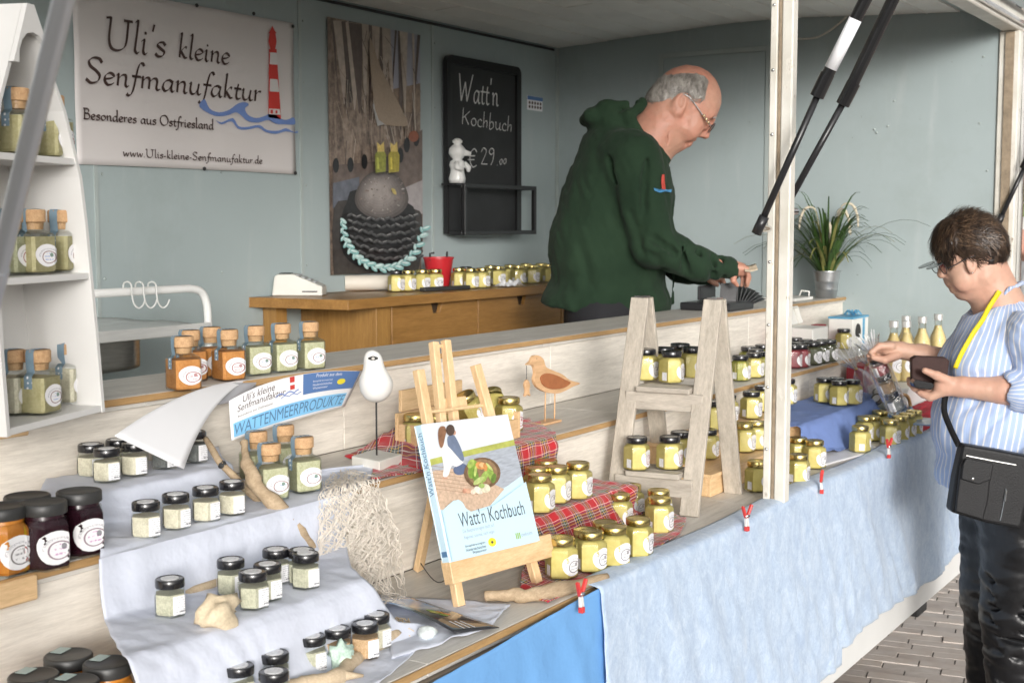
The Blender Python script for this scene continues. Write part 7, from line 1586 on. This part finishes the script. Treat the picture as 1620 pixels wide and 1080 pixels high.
# eye
for s in (-1, 1): B().lathe([(.0005, -.004), (.005, -.002), (.005, .002), (.0005, .004)], 10, None, Matrix.Translation(tuple(mf.w1((1114.5, 204.5, s*17))))).obj('eye', pm('eye_dark', (.05, .04, .035), .2), body, smooth=True, world=True)
# embroidered lighthouse on the sleeve
def emb(nm, pts, m):
    q = [(x, y, surf_c(Pj, x, y, 3.5)+1.0) for x, y in pts]; mid = np.mean(q, 0); B().add(mf.w(np.array(q+[tuple(mid+np.array([0, 0, .5]))])), [(i, (i+1) % len(q), len(q)) for i in range(len(q))]).obj(nm, m, jacket, world=True)
M_emr = pm('thread_red', (.48, .06, .04), .7, .2, 300); M_emb = pm('thread_blue', (.08, .28, .50), .7, .2, 300)
emb('embroidered_tower', [(1032, 304), (1031, 292), (1032, 282), (1036, 282), (1037, 292), (1038, 304)], M_emr)
emb('embroidered_wave', [(1019, 302), (1027, 305), (1035, 302), (1043, 305), (1050, 303), (1048, 308), (1038, 307), (1028, 309), (1020, 306)], M_emb)
# bank note in the hand
tag(B().grid(6, 4, lambda u, v: tuple(mf.w1((1166+20*u, 418+9*v-3*u+2*math.sin(u*3), 44+20*v)))).obj('bank_note', pm('note_paper', (.55, .46, .34), .7, .25, 60), smooth=True, solid=.0006), 'folded bank note held between the man\'s fingers', 'bank note')
# ---------------------------------------------------------------- the customer
wf = Fig(1560, 700, 3.45, -22, -4)
wo = thing('person', 'woman in a blue and white striped shirt and black leather trousers choosing goods', 'person', tuple(wf.w1((1605, 1305, 0))))
M_skw = skin_mat('skin_light', (.54, .335, .245), (.58, .31, .225), 12)
wb_ = SDF((1384, 330, -125), (1712, 760, 125), 1.7)
wb_.ell((1548, 396, 0), (54, 50, 43), 0, 8).ell((1530, 430, 0), (47, 24, 33), 67, 12)
for s in (-1, 1):
    wb_.ell((1533, 446, s*22), (19, 18, 13), 60, 8).cap((1560, 440, s*24), (1541, 467, s*8), 13, 9, 9).ell((1512, 441, s*6), (4.5, 4, 4), 0, 3)
    wb_.ell((1508, 424, s*15), (8, 6, 9), 60, 5, True).ell((1514, 425, s*14), (7, 5.5, 8), 60, 3)
    wb_.ell((1535, 420, s*43), (8.5, 15, 4.5), -10, 3).ell((1533, 417, s*47), (4.5, 9, 3), -10, 3, True).ell((1537, 432, s*42), (4.5, 4.5, 3.5), 0, 3)
wb_.cap((1507, 419, 0), (1503.5, 438, 0), 4.5, 6.6, 4).ell((1537, 468, 0), (11, 9, 12), 0, 7).ell((1517.5, 455, 0), (7, 4.2, 10), 60, 2).ell((1522, 462.5, 0), (6.6, 4.4, 9), 60, 2).cap((1515.5, 459.5, -9), (1515.5, 459.5, 9), 1.5, 1.5, 2, True)
wb_.ell((1557, 466, 0), (18, 13, 22), 0, 9).cap((1574, 440, 0), (1606, 512, 0), 36, 42, 12)
wb_.ell((1610, 580, 0), (55, 70, 60), 0, 14).ell((1610, 690, 0), (66, 70, 66), 0, 14)
# near arm and hand round the wallet
wb_.cap((1622, 540, 74), (1640, 612, 86), 27, 25, 10).cap((1640, 612, 86), (1575, 611, 78), 26, 22, 6).cap((1575, 611, 78), (1519, 607, 66), 21, 15, 5).cap((1519, 607, 66), (1492, 606, 60), 15.5, 15, 6, sc=.8)
wb_.cap((1500, 600, 66), (1478, 589, 70), 8.5, 7, 4).cap((1478, 589, 70), (1461, 582, 66), 6.6, 5, 2)
for k, (dc, y1, x2, y2, x3, y3) in enumerate(((62, 612, 1474, 624, 1460, 618), (50, 611, 1468, 621, 1454, 612), (38, 609, 1466, 617, 1452, 607), (27, 606, 1466, 612, 1454, 602))):
    wb_.cap((1494, y1, dc), (x2, y2, dc-6), 8.2, 7, 4).cap((x2, y2, dc-6), (x3, y3, dc-14), 6.6, 5, 1)
# far arm and hand pinching the bag
wb_.cap((1622, 545, -76), (1590, 596, -78), 27, 24, 10).cap((1590, 596, -78), (1500, 572, -72), 24, 18, 6).cap((1500, 572, -72), (1464, 564, -70), 17, 13, 5).cap((1464, 564, -70), (1444, 562, -68), 13.5, 14, 6, sc=.85)
for k, (dc, y0, x1, y1, x2, y2) in enumerate(((-58, 556, 1426, 556, 1412, 566), (-66, 559, 1424, 562, 1411, 572), (-74, 564, 1426, 570, 1414, 579), (-81, 569, 1429, 577, 1419, 584))):
    wb_.cap((1445, y0, dc), (x1, y1, dc), 7, 6, 4).cap((x1, y1, dc), (x2, y2, dc+3), 5.6, 4.6, 1)
wb_.cap((1454, 572, -58), (1433, 578, -50), 7.5, 6.5, 4).cap((1433, 578, -50), (1415, 574, -54), 6, 4.6, 1)
wb_.ruffle(lambda P: .4*vnoise(P/6.0, 3))
wbody, Pw = sdf_obj(wf, 'body', [wb_], M_skw, wo, smooth=1)
# hair
hw_ = SDF((1478, 325, -70), (1622, 450, 70), 1.6); hw_.ell((1546, 385, 0), (56, 44, 49), 8, 6).ell((1576, 396, 0), (27, 33, 44), 0, 8).ell((1507, 392, 0), (14, 25, 37), -18, 8).ell((1568, 416, 0), (24, 18, 39), -10, 6)
hw_.ell((1516, 446, 0), (33, 36, 70), 20, 5, True).ell((1532, 432, 50), (13, 20, 14), 0, 4, True).ell((1532, 432, -50), (13, 20, 14), 0, 4, True)
hw_.ruffle(fold_noise([(3.5, 34, 8, 12, 4, 24), (1.6, 20, 4, 6, 7, 30)]), 10)
M_brnh = hair_mat('brown_hair', (.075, .045, .028), (.014, .009, .007), (1, 1, .3)); M_brnl = hair_mat('brown_hair_light', (.17, .105, .062), (.05, .03, .019), (1, 1, .3))
whair, Pwh = sdf_obj(wf, 'hair', [hw_], M_brnh, wo, smooth=1)
def comb(p):
    if p[0] < 1512: return (-.15, 1.0, 0)
    return (.85, .22+1.1*max(0, (p[0]-1555)/45), .05*np.sign(p[2]))
blades(wf, 'hair_strands', Pwh, Pwh[:, 2] > -15, comb, M_brnh, whair, 3600, 24, .75, 1.5, 4, .07)
blades(wf, 'hair_strands', Pwh, (Pwh[:, 2] > -15) & (Pwh[:, 1] < 392), comb, M_brnl, whair, 500, 26, .7, 1.8, 6, .07)
# shirt
def stripe_mat():
    n = NT('striped_shirt'); t = n.new('ShaderNodeTexCoord'); x, y, _ = n.sepxy(t.outputs['UV']); v = n.co(); wob = n.math('MULTIPLY', n.math('SUBTRACT', n.noise(v, 9, 3), .5), .35)
    fr_ = n.math('FRACT', n.math('ADD', n.math('DIVIDE', x, 9.0), wob)); m_ = n.math('LESS_THAN', fr_, .24); m2 = n.math('LESS_THAN', n.math('ABSOLUTE', n.math('SUBTRACT', fr_, .62)), .035)
    c = n.mix(m_, (.38, .48, .70), (.72, .72, .74)); c = n.mix(n.math('MULTIPLY', m2, .35), c, (.26, .34, .58)); n.base(c, .85, sheen=.1, spec=.25); n.bump(n.noise(v, 300, 2), .08, .001); return n.m
M_stripe = stripe_mat()
st_ = SDF((1480, 436, -130), (1725, 830, 130), 2.4)
st_.ell((1598, 560, 0), (72, 92, 80), 0, 18).ell((1562, 575, 30), (54, 48, 44), -15, 16).ell((1562, 575, -30), (54, 48, 44), -15, 16).ell((1592, 670, 0), (97, 105, 97), 0, 22).ell((1606, 752, 0), (102, 72, 100), 0, 20).ell((1618, 525, 0), (58, 46, 86), 0, 18)
st_.ell((1660, 620, 0), (50, 150, 84), 0, 18)
for s in (-1, 1): st_.cap((1566, 490, s*24), (1596, 458, s*42), 6, 7, 4).cap((1596, 458, s*42), (1630, 452, 0), 7, 7, 4)
st_.ell((1568, 468, 0), (40, 46, 36), -30, 5, True)
for a, b_ in (((1560, 610, 70), (1500, 660, 60)), ((1575, 640, 90), (1515, 720, 80)), ((1620, 640, 96), (1580, 760, 100)), ((1545, 590, 72), (1508, 610, 55)), ((1600, 700, 100), (1560, 790, 96))): st_.cap(a, b_, 3.5, 3, 9, True)
st_.cut(lambda x, y, z: y-(772+.42*np.maximum(0, x-1575)+.02*np.abs(z))).ruffle(fold_noise([(6.0, 24, 80, 40, 2, 10), (3.0, 14, 40, 24, 6, 25), (1.2, 8, 14, 12, 8, 0)]), 12)
shirt, Ps = sdf_obj(wf, 'shirt', [st_], M_stripe, wo, uvfn=lambda P: np.stack([np.arctan2(P[:, 2], -(P[:, 0]-1612))*88+.12*(P[:, 1]-600), P[:, 1]], 1))
sl2 = SDF((1555, 490, 30), (1725, 665, 145), 2.2); sl2.cap((1622, 528, 72), (1648, 612, 92), 45, 40, 10).cap((1648, 612, 92), (1602, 611, 88), 39, 32, 10).cap((1604, 611, 87), (1597, 611, 86), 35, 33.5, 3).ell((1578, 611, 80), (22, 24, 24), 0, 3, True)
for a, b_ in (((1640, 580, 136), (1612, 640, 124)), ((1622, 560, 122), (1600, 590, 118)), ((1630, 630, 130), (1606, 640, 118))): sl2.cap(a, b_, 3, 2.5, 8, True)
sl2.ruffle(fold_noise([(4.5, 40, 16, 30, 5, 60), (2, 18, 9, 14, 9, 40)]), 10)
sdf_obj(wf, 'sleeve', [sl2], M_stripe, wo, uvfn=lambda P: np.stack([np.where(P[:, 1] < 590-.0*P[:, 0], np.arctan2(P[:, 2]-80, P[:, 0]-1632)*44, np.arctan2(P[:, 2]-88, P[:, 1]-612)*40), P[:, 0]], 1))
sl3 = SDF((1540, 500, -145), (1725, 650, -30), 3.0); sl3.cap((1622, 532, -74), (1594, 596, -82), 42, 36, 10).cap((1594, 596, -82), (1560, 588, -78), 35, 31, 8); sl3.ruffle(fold_noise([(4, 30, 16, 30, 5, 60)]), 10)
sdf_obj(wf, 'sleeve', [sl3], M_stripe, wo, uvfn=lambda P: np.stack([np.arctan2(P[:, 2]+80, P[:, 1]-590)*40, P[:, 0]], 1))
# collar leaf
# trousers, shoes
M_pants = pm('black_faux_leather', (.008, .008, .009), .34, .3, 8, bump=.25, bscale=60, bdist=.004, coat=.05, spec=.4)
tw = SDF((1530, 735, -120), (1735, 1312, 120), 3.2)
for s in (-1, 1): tw.cap((1632, 760, s*44), (1622, 960, s*46), 76, 56, 14).cap((1622, 960, s*46), (1628, 1270, s*44), 54, 36, 12)
tw.ell((1640, 790, 0), (88, 60, 92), 0, 16)
for y, dx in ((905, 0), (925, 5), (948, -3), (968, 4), (990, 0), (1012, 6), (1060, 0)): tw.cap((1565, y, 60), (1640, y+14+dx, 112), 2.0, 1.0, 8, True)
tw.ruffle(fold_noise([(5, 50, 17, 40, 4, 12), (2.5, 26, 9, 20, 8, -15)]), 12); sdf_obj(wf, 'trousers', [tw], M_pants, wo)
sw = SDF((1530, 1260, -80), (1680, 1320, 80), 3.0)
for s in (-1, 1): sw.ell((1600, 1297, s*44), (55, 17, 22), 0, 6)
sw.cut(lambda x, y, z: y-1311+0*x+0*z); sdf_obj(wf, 'shoe', [sw], M_leath, wo)
# glasses with flipped-up dark clip
gw = lambda pts, k=5: [tuple(q) for q in wf.w(np.array(catmull(pts, k)))]
gg = B().tube(gw([(1540, 408, 46), (1528, 412, 45), (1512, 422, 39), (1501, 428, 35)]), .0014, 8).obj('glasses', M_black, wo, smooth=True, world=True)
B().tube(gw([(1540, 408, -46), (1528, 412, -45), (1512, 422, -39), (1501, 428, -35)]), .0014, 8).obj('temple', M_black, gg, smooth=True, world=True)
for s in (-1, 1):
    ring = [(1499+3.5*math.sin(t), 428+9*math.sin(t), s*(21+15*math.cos(t))) for t in np.linspace(0, 2*PI, 21)]
    B().tube([tuple(q) for q in wf.w(np.array(ring))], .0011, 6).obj('rim', M_black, gg, smooth=True, world=True); B().add(wf.w(np.array(ring[:-1])), [tuple(range(20))]).obj('lens', glass('lens_glass', (.95, .96, .96), .25), gg, world=True)
    clip = [(1486-12*math.sin(t), 424+5.5*math.sin(t), s*(20+16*math.cos(t))) for t in np.linspace(0, 2*PI, 21)][:-1]
    B().add(wf.w(np.array(clip)), [tuple(range(20))]).obj('dark_clip_lens', pm('dark_lens', (.045, .05, .05), .12, .1, coat=.5), gg, world=True, solid=.0015)
B().tube(gw([(1499, 424, 7), (1497, 422, 0), (1499, 424, -7)]), .0012, 6).obj('bridge', M_black, gg, smooth=True, world=True)
for s in (-1, 1): B().lathe([(.0005, -.004), (.0045, -.002), (.0045, .002), (.0005, .004)], 10, None, Matrix.Translation(tuple(wf.w1((1511, 426.5, s*15))))).obj('eye', pm('eye_dark', (.05, .04, .035), .2), wbody, smooth=True, world=True)
B().lathe([(.0005, -.002), (.0022, 0), (.0005, .002)], 8, None, Matrix.Translation(tuple(wf.w1((1536, 434, 47))))).obj('ear_stud', M_chrome, wbody, smooth=True, world=True)
# lanyard
def on_surf(P, pts, lift=1.5): return [np.array([x, y, surf_c(P, x, y, 5)+lift]) for x, y in pts]
ly = catmull([np.array([1580, 462, 42]), np.array([1566, 486, 40])] + on_surf(Ps, [(1552, 506), (1540, 524), (1528, 543), (1519, 560), (1512, 580)], 2), 4)
vs = []; 
for i, p in enumerate(ly): d = ly[min(i+1, len(ly)-1)]-ly[max(i-1, 0)]; sd = np.array([-d[1], d[0], 0]); sd = sd/np.linalg.norm(sd)*3.6; vs += [p+sd, p-sd]
tag(B().add(wf.w(np.array(vs)), [(2*i, 2*i+1, 2*i+3, 2*i+2) for i in range(len(ly)-1)]).obj('lanyard', pm('yellow_webbing', (.72, .58, .01), .6, .06), smooth=True, solid=.0016), 'yellow lanyard round the neck of the woman in the striped shirt', 'lanyard')
# shoulder bag
M_bag = pm('black_grained_leather', (.010, .010, .011), .45, .2, 30, bump=.35, bscale=260, bdist=.002, spec=.28); M_zip = pm('silver_zip', (.60, .59, .56), .3, .15, 200, metal=1)
cB = 122
bg_ = thing('shoulder_bag', 'black leather shoulder bag with silver zips hanging at the woman\'s hip', 'bag', tuple(wf.w1((1545, 790, cB))))
def bagm(pts, c0, c1, nm, m, bev=.006, k=0):
    if k: pts = [tuple(p) for p in catmull(pts, k, True)]
    n_ = len(pts); b = B().add(np.concatenate([wf.w(np.array([(x, y, c0) for x, y in pts])), wf.w(np.array([(x, y, c1) for x, y in pts]))]), [tuple(range(n_)), tuple(range(2*n_-1, n_-1, -1))]+[(i, n_+i, n_+(i+1) % n_, (i+1) % n_) for i in range(n_)]); return b.obj(nm, m, bg_, world=True, bevel=bev, seg=3)
bagm([(1500, 684), (1552, 693), (1604, 703), (1600, 760), (1590, 812), (1540, 803), (1484, 786), (1490, 735)], cB-16, cB+12, 'pouch', M_bag, .009)
bagm([(1494, 716), (1498, 706), (1540, 714), (1537, 765), (1530, 797), (1488, 784)], cB+12.3, cB+20, 'patch_pocket', M_bag, .005)
bagm([(1496, 712), (1500, 703), (1541, 711), (1538, 735), (1520, 742), (1494, 734)], cB+20.3, cB+24, 'pocket_flap', M_bag, .004)
B().lathe([(.0040, 0), (.0036, .0015), (.0005, .002)], 12, None, frame_M(wf.w1((1511, 733, cB+24)), tuple(cR), (0, 0, 1))).obj('press_stud', M_chrome, bg_, smooth=True, world=True)
B().tube(gw([(1504, 700, cB+13), (1545, 708, cB+13), (1578, 714, cB+13)]), .0022, 6, .5).obj('zip', M_zip, bg_, world=True); B().tube(gw([(1564, 750, cB+13), (1561, 775, cB+13), (1557, 798, cB+13)]), .0022, 6, .5).obj('zip', M_zip, bg_, world=True); B().tube(gw([(1564, 752, cB+15), (1562, 768, cB+17)]), .0028, 6, .5).obj('zip_pull', M_zip, bg_, world=True)
def strap(pts, hw2=4.0):
    Q = catmull(pts, 5); vs = []
    for i, p in enumerate(Q): d = Q[min(i+1, len(Q)-1)]-Q[max(i-1, 0)]; sd = np.array([-d[1], d[0], 0]); sd = sd/max(1e-6, np.linalg.norm(sd))*hw2; vs += [p+sd, p-sd]
    B().add(wf.w(np.array(vs)), [(2*i, 2*i+1, 2*i+3, 2*i+2) for i in range(len(Q)-1)]).obj('strap', M_bag, bg_, smooth=True, world=True, solid=.003)
strap([np.array([1500, 690, cB-8]), np.array([1495, 665, 85]), np.array([1494, 640, 60]), np.array([1506, 600, 40])], 4.5); strap([np.array([1602, 706, cB-4]), np.array([1622, 685, cB-8]), np.array([1660, 640, cB-15]), np.array([1690, 560, 80])], 5)
for p in ((1601, 704),): B().tube(gw([(1597, 700, cB+6), (1604, 698, cB+6), (1605, 710, cB+6), (1598, 712, cB+6), (1597, 700, cB+6)], 3), .0022, 6).obj('buckle', M_zip, bg_, world=True, smooth=True)
# wallet and phone in the near hand
wl2 = thing('brown_wallet', 'dark brown leather wallet held open by the woman', 'wallet', tuple(wf.w1((1475, 612, 50))))
M_wal = pm('brown_leather', (.036, .013, .010), .55, .2, 40, bump=.2, bscale=200, spec=.25)
for c0, c1, dx in ((34, 42, 0), (20, 28, 3)):
    q = [(1448+dx, 567), (1455+dx, 563), (1500+dx, 565), (1506+dx, 569), (1504+dx, 606), (1450+dx, 608)]; n_ = 6
    B().add(np.concatenate([wf.w(np.array([(x, y, c0) for x, y in q])), wf.w(np.array([(x, y, c1) for x, y in q]))]), [tuple(range(n_)), tuple(range(2*n_-1, n_-1, -1))]+[(i, n_+i, n_+(i+1) % n_, (i+1) % n_) for i in range(n_)]).obj('cover', M_wal, wl2, world=True, bevel=.002, seg=2)
q = [(1443, 600), (1448, 596), (1474, 601), (1476, 607), (1470, 612), (1446, 608)]; n_ = 6
tag(B().add(np.concatenate([wf.w(np.array([(x, y, 46) for x, y in q])), wf.w(np.array([(x, y, 68) for x, y in q]))]), [tuple(range(n_)), tuple(range(2*n_-1, n_-1, -1))]+[(i, n_+i, n_+(i+1) % n_, (i+1) % n_) for i in range(n_)]).obj('key_case', M_blackgl, bevel=.003, seg=2), 'small glossy black case held under the brown wallet', 'case')
# the bag she picks up
bag(wf.w1((1462, 664, -66)), wf.w1((1408, 545, -66)), .0285, 'cellophane bag of three small jars pinched in the woman\'s fingers', (M_spiced, M_spicer, M_pink), 9, "bag in the woman's fingers")

# ---------------------------------------------------------------- street beyond the end wall
bf = Fig(1640, 372, 6.6)
mn = thing('person', 'white-haired passer-by in a white shirt beyond the trailer end', 'person', tuple(bf.w1((1645, 860, 0))))
pb2 = SDF((1580, 330, -70), (1720, 860, 70), 2.5); pb2.ell((1624, 370, 0), (22, 26, 21), 0, 4).ell((1616, 380, 0), (15, 22, 17), 15, 6).cap((1602, 374, 0), (1601, 381, 0), 3, 3.5, 4).cap((1632, 385, 0), (1640, 410, 0), 17, 20, 6).ell((1645, 470, 0), (34, 75, 46), 0, 8)
for s in (-1, 1): pb2.cap((1645, 430, s*46), (1640, 520, s*54), 15, 13, 6).cap((1640, 520, s*54), (1608, 560, s*44), 12, 9, 5).ell((1602, 564, s*42), (9, 7, 6), 0, 4).cap((1645, 540, s*20), (1645, 840, s*22), 26, 15, 8).ell((1634, 846, s*22), (24, 9, 10), 0, 4).ell((1622, 375, s*21), (5, 8, 3), 0, 2)
b0_, _p = sdf_obj(bf, 'body', [pb2], skin_mat('skin_pink', (.62, .36, .28), (.66, .33, .25)), mn, smooth=1)
sh2 = SDF((1590, 395, -80), (1720, 560, 80), 3.0); sh2.ell((1646, 470, 0), (38, 80, 49), 0, 8)
for s in (-1, 1): sh2.cap((1646, 428, s*47), (1642, 505, s*55), 19, 17, 6)
sh2.cut(lambda x, y, z: np.maximum(y-548, 402-y)+0*x+0*z).ruffle(fold_noise([(3, 14, 40, 20, 3, 0)]), 8); sdf_obj(bf, 'shirt', [sh2], pm('white_shirt', (.80, .80, .80), .8, .04), mn)
tp = SDF((1600, 530, -60), (1690, 845, 60), 4.0)
for s in (-1, 1): tp.cap((1646, 545, s*20), (1645, 832, s*22), 30, 18, 8)
sdf_obj(bf, 'trousers', [tp], pm('grey_trousers', (.16, .16, .17), .85), mn)
h2 = SDF((1595, 335, -40), (1660, 400, 40), 2.0); h2.ell((1627, 366, 0), (23.5, 24.5, 22.5), 0, 4).ell((1610, 382, 0), (15, 20, 30), 10, 3, True); sdf_obj(bf, 'hair', [h2], pm('white_hair', (.76, .75, .73), .7, .1, 60), mn)
# brick house, shrub and drain pipe
hx = 12.5; ho = thing('brick_house', 'red brick house front with windows beyond the trailer', 'house', (hx+.3, 2.5, 0))
nb = NT('brick_wall'); bt = nb.new('ShaderNodeTexBrick'); nb.t.links.new(nb.co('Object', (1, 1, 1), rot=(0, 0, 0)), bt.inputs['Vector'])
cx2 = nb.new('ShaderNodeCombineXYZ'); xx, yy, zz_ = nb.sepxy(nb.co()); nb.t.links.new(yy, cx2.inputs[0]); nb.t.links.new(zz_, cx2.inputs[1]); nb.t.links.new(cx2.outputs[0], bt.inputs['Vector'])
bt.inputs['Scale'].default_value = 1; bt.inputs['Brick Width'].default_value = .24; bt.inputs['Row Height'].default_value = .075; bt.inputs['Mortar Size'].default_value = .008; bt.inputs['Color1'].default_value = (.36, .17, .11, 1); bt.inputs['Color2'].default_value = (.28, .125, .085, 1); bt.inputs['Mortar'].default_value = (.45, .42, .38, 1)
M_brick = nb.base(bt.outputs['Color'], .85)
wins = [(-.4, .9, 1.0, 2.3), (2.6, 3.9, 1.0, 2.3), (-.4, .9, 3.6, 4.9), (2.6, 3.9, 3.6, 4.9)]
ysb = [-1.6, -.4, .9, 2.6, 3.9, 6.5]; zsb = [0, 1.0, 2.3, 3.6, 4.9, 6.0]
for i in range(5):
    for j in range(5):
        hole = (i in (1, 3)) and (j in (1, 3))
        if not hole: B().box(hx, hx+.3, ysb[i], ysb[i+1], zsb[j], zsb[j+1]).obj('wall', M_brick, ho, world=True)
for y0, y1, z0, z1 in wins:
    w1_ = B().box(hx+.12, hx+.14, y0+.06, y1-.06, z0+.06, z1-.06).obj('window', glass('pane_glass', (.25, .28, .3)), ho, world=True); fr3 = B(); fr3.box(hx+.08, hx+.16, y0, y0+.06, z0, z1); fr3.box(hx+.08, hx+.16, y1-.06, y1, z0, z1); fr3.box(hx+.08, hx+.16, y0+.06, y1-.06, z0, z0+.06); fr3.box(hx+.08, hx+.16, y0+.06, y1-.06, z1-.06, z1); fr3.obj('frame', M_white, w1_, world=True); B().box(hx-.05, hx+.1, y0-.05, y1+.05, z0-.06, z0-.002).obj('sill', M_white, w1_, world=True)
B().add([(hx-.3, -1.8, 6.0), (hx-.3, 6.7, 6.0), (hx+3, 6.7, 8.2), (hx+3, -1.8, 8.2), (hx-.3, -1.8, 6.08), (hx-.3, 6.7, 6.08), (hx+3, 6.7, 8.3), (hx+3, -1.8, 8.3)], [(0,1,2,3),(4,7,6,5),(0,4,5,1),(1,5,6,2),(2,6,7,3),(3,7,4,0)]).obj('roof', pm('roof_tile', (.16, .06, .04), .8), ho, world=True)
dpp = onx(1601, 150, hx-.06); B().tube([(hx-.06, float(dpp[1]), 0), (hx-.06, float(dpp[1]), 6.0)], .06, 10).obj('drain_pipe', M_dark, ho, world=True, smooth=True)
M_leaf = pm('shrub_leaf', (.14, .19, .07), .6, .5, 2, rnd=True); M_bark = pm('bark', (.12, .09, .06), .9)
shp = onx(1612, 300, 9.2); shb = thing('garden_shrub', 'pale green leafy shrub in front of the brick house', 'shrub', (9.2, float(shp[1]), 0)); b = B(); r_ = np.random.default_rng(3)
for k in range(5200):
    d = r_.normal(0, 1, 3); d /= np.linalg.norm(d); rr = r_.uniform(.35, 1)**.5*(1+.22*nz(*(d*2.2), 5)); c = np.array([9.2, float(shp[1]), 1.05])+d*rr*np.array([.75, .85, .95]); u = r_.normal(0, 1, 3); u /= np.linalg.norm(u); v = np.cross(u, r_.normal(0, 1, 3)); v /= np.linalg.norm(v); L = r_.uniform(.03, .065); b.add([c-u*L, c+v*L*.45, c+u*L, c-v*L*.45], [(0, 1, 2, 3)])
b.obj('foliage', M_leaf, shb, world=True); b = B()
for k in range(7): a = k*.9; b.tube([(9.2, float(shp[1]), 0), (9.2+.12*math.cos(a), float(shp[1])+.12*math.sin(a), .5), (9.2+.45*math.cos(a), float(shp[1])+.45*math.sin(a), 1.3)], [.03, .02, .006], 6)
b.obj('stem', M_bark, shb, world=True, smooth=True)

# ---------------------------------------------------------------- labels: look-alikes in a row are told apart by counting from a fixed neighbour
ORD = ['first', 'second', 'third', 'fourth', 'fifth', 'sixth', 'seventh', 'eighth', 'ninth', 'tenth', 'eleventh', 'twelfth']
sets = {}
for o in list(COL.objects):
    if o.parent is None and 'label' in o and 'group' in o: sets.setdefault(o['label'], []).append(o)
for base, L in sets.items():
    if len(L) < 2 or len(L) > 12: continue
    anchor = 'the card terminal' if 'sideboard' in base or 'paper roll' in base else ('the end wall' if L[0].matrix_basis.translation.x > 2.6 else 'the boat shelf')
    L.sort(key=lambda o: o.matrix_basis.translation.x, reverse=anchor == 'the end wall')
    for k, o in enumerate(L):
        words = (base+', %s from %s' % (ORD[k], anchor)).split()
        if len(words) <= 16: o['label'] = ' '.join(words)
        else: print('LONG', len(words), base)
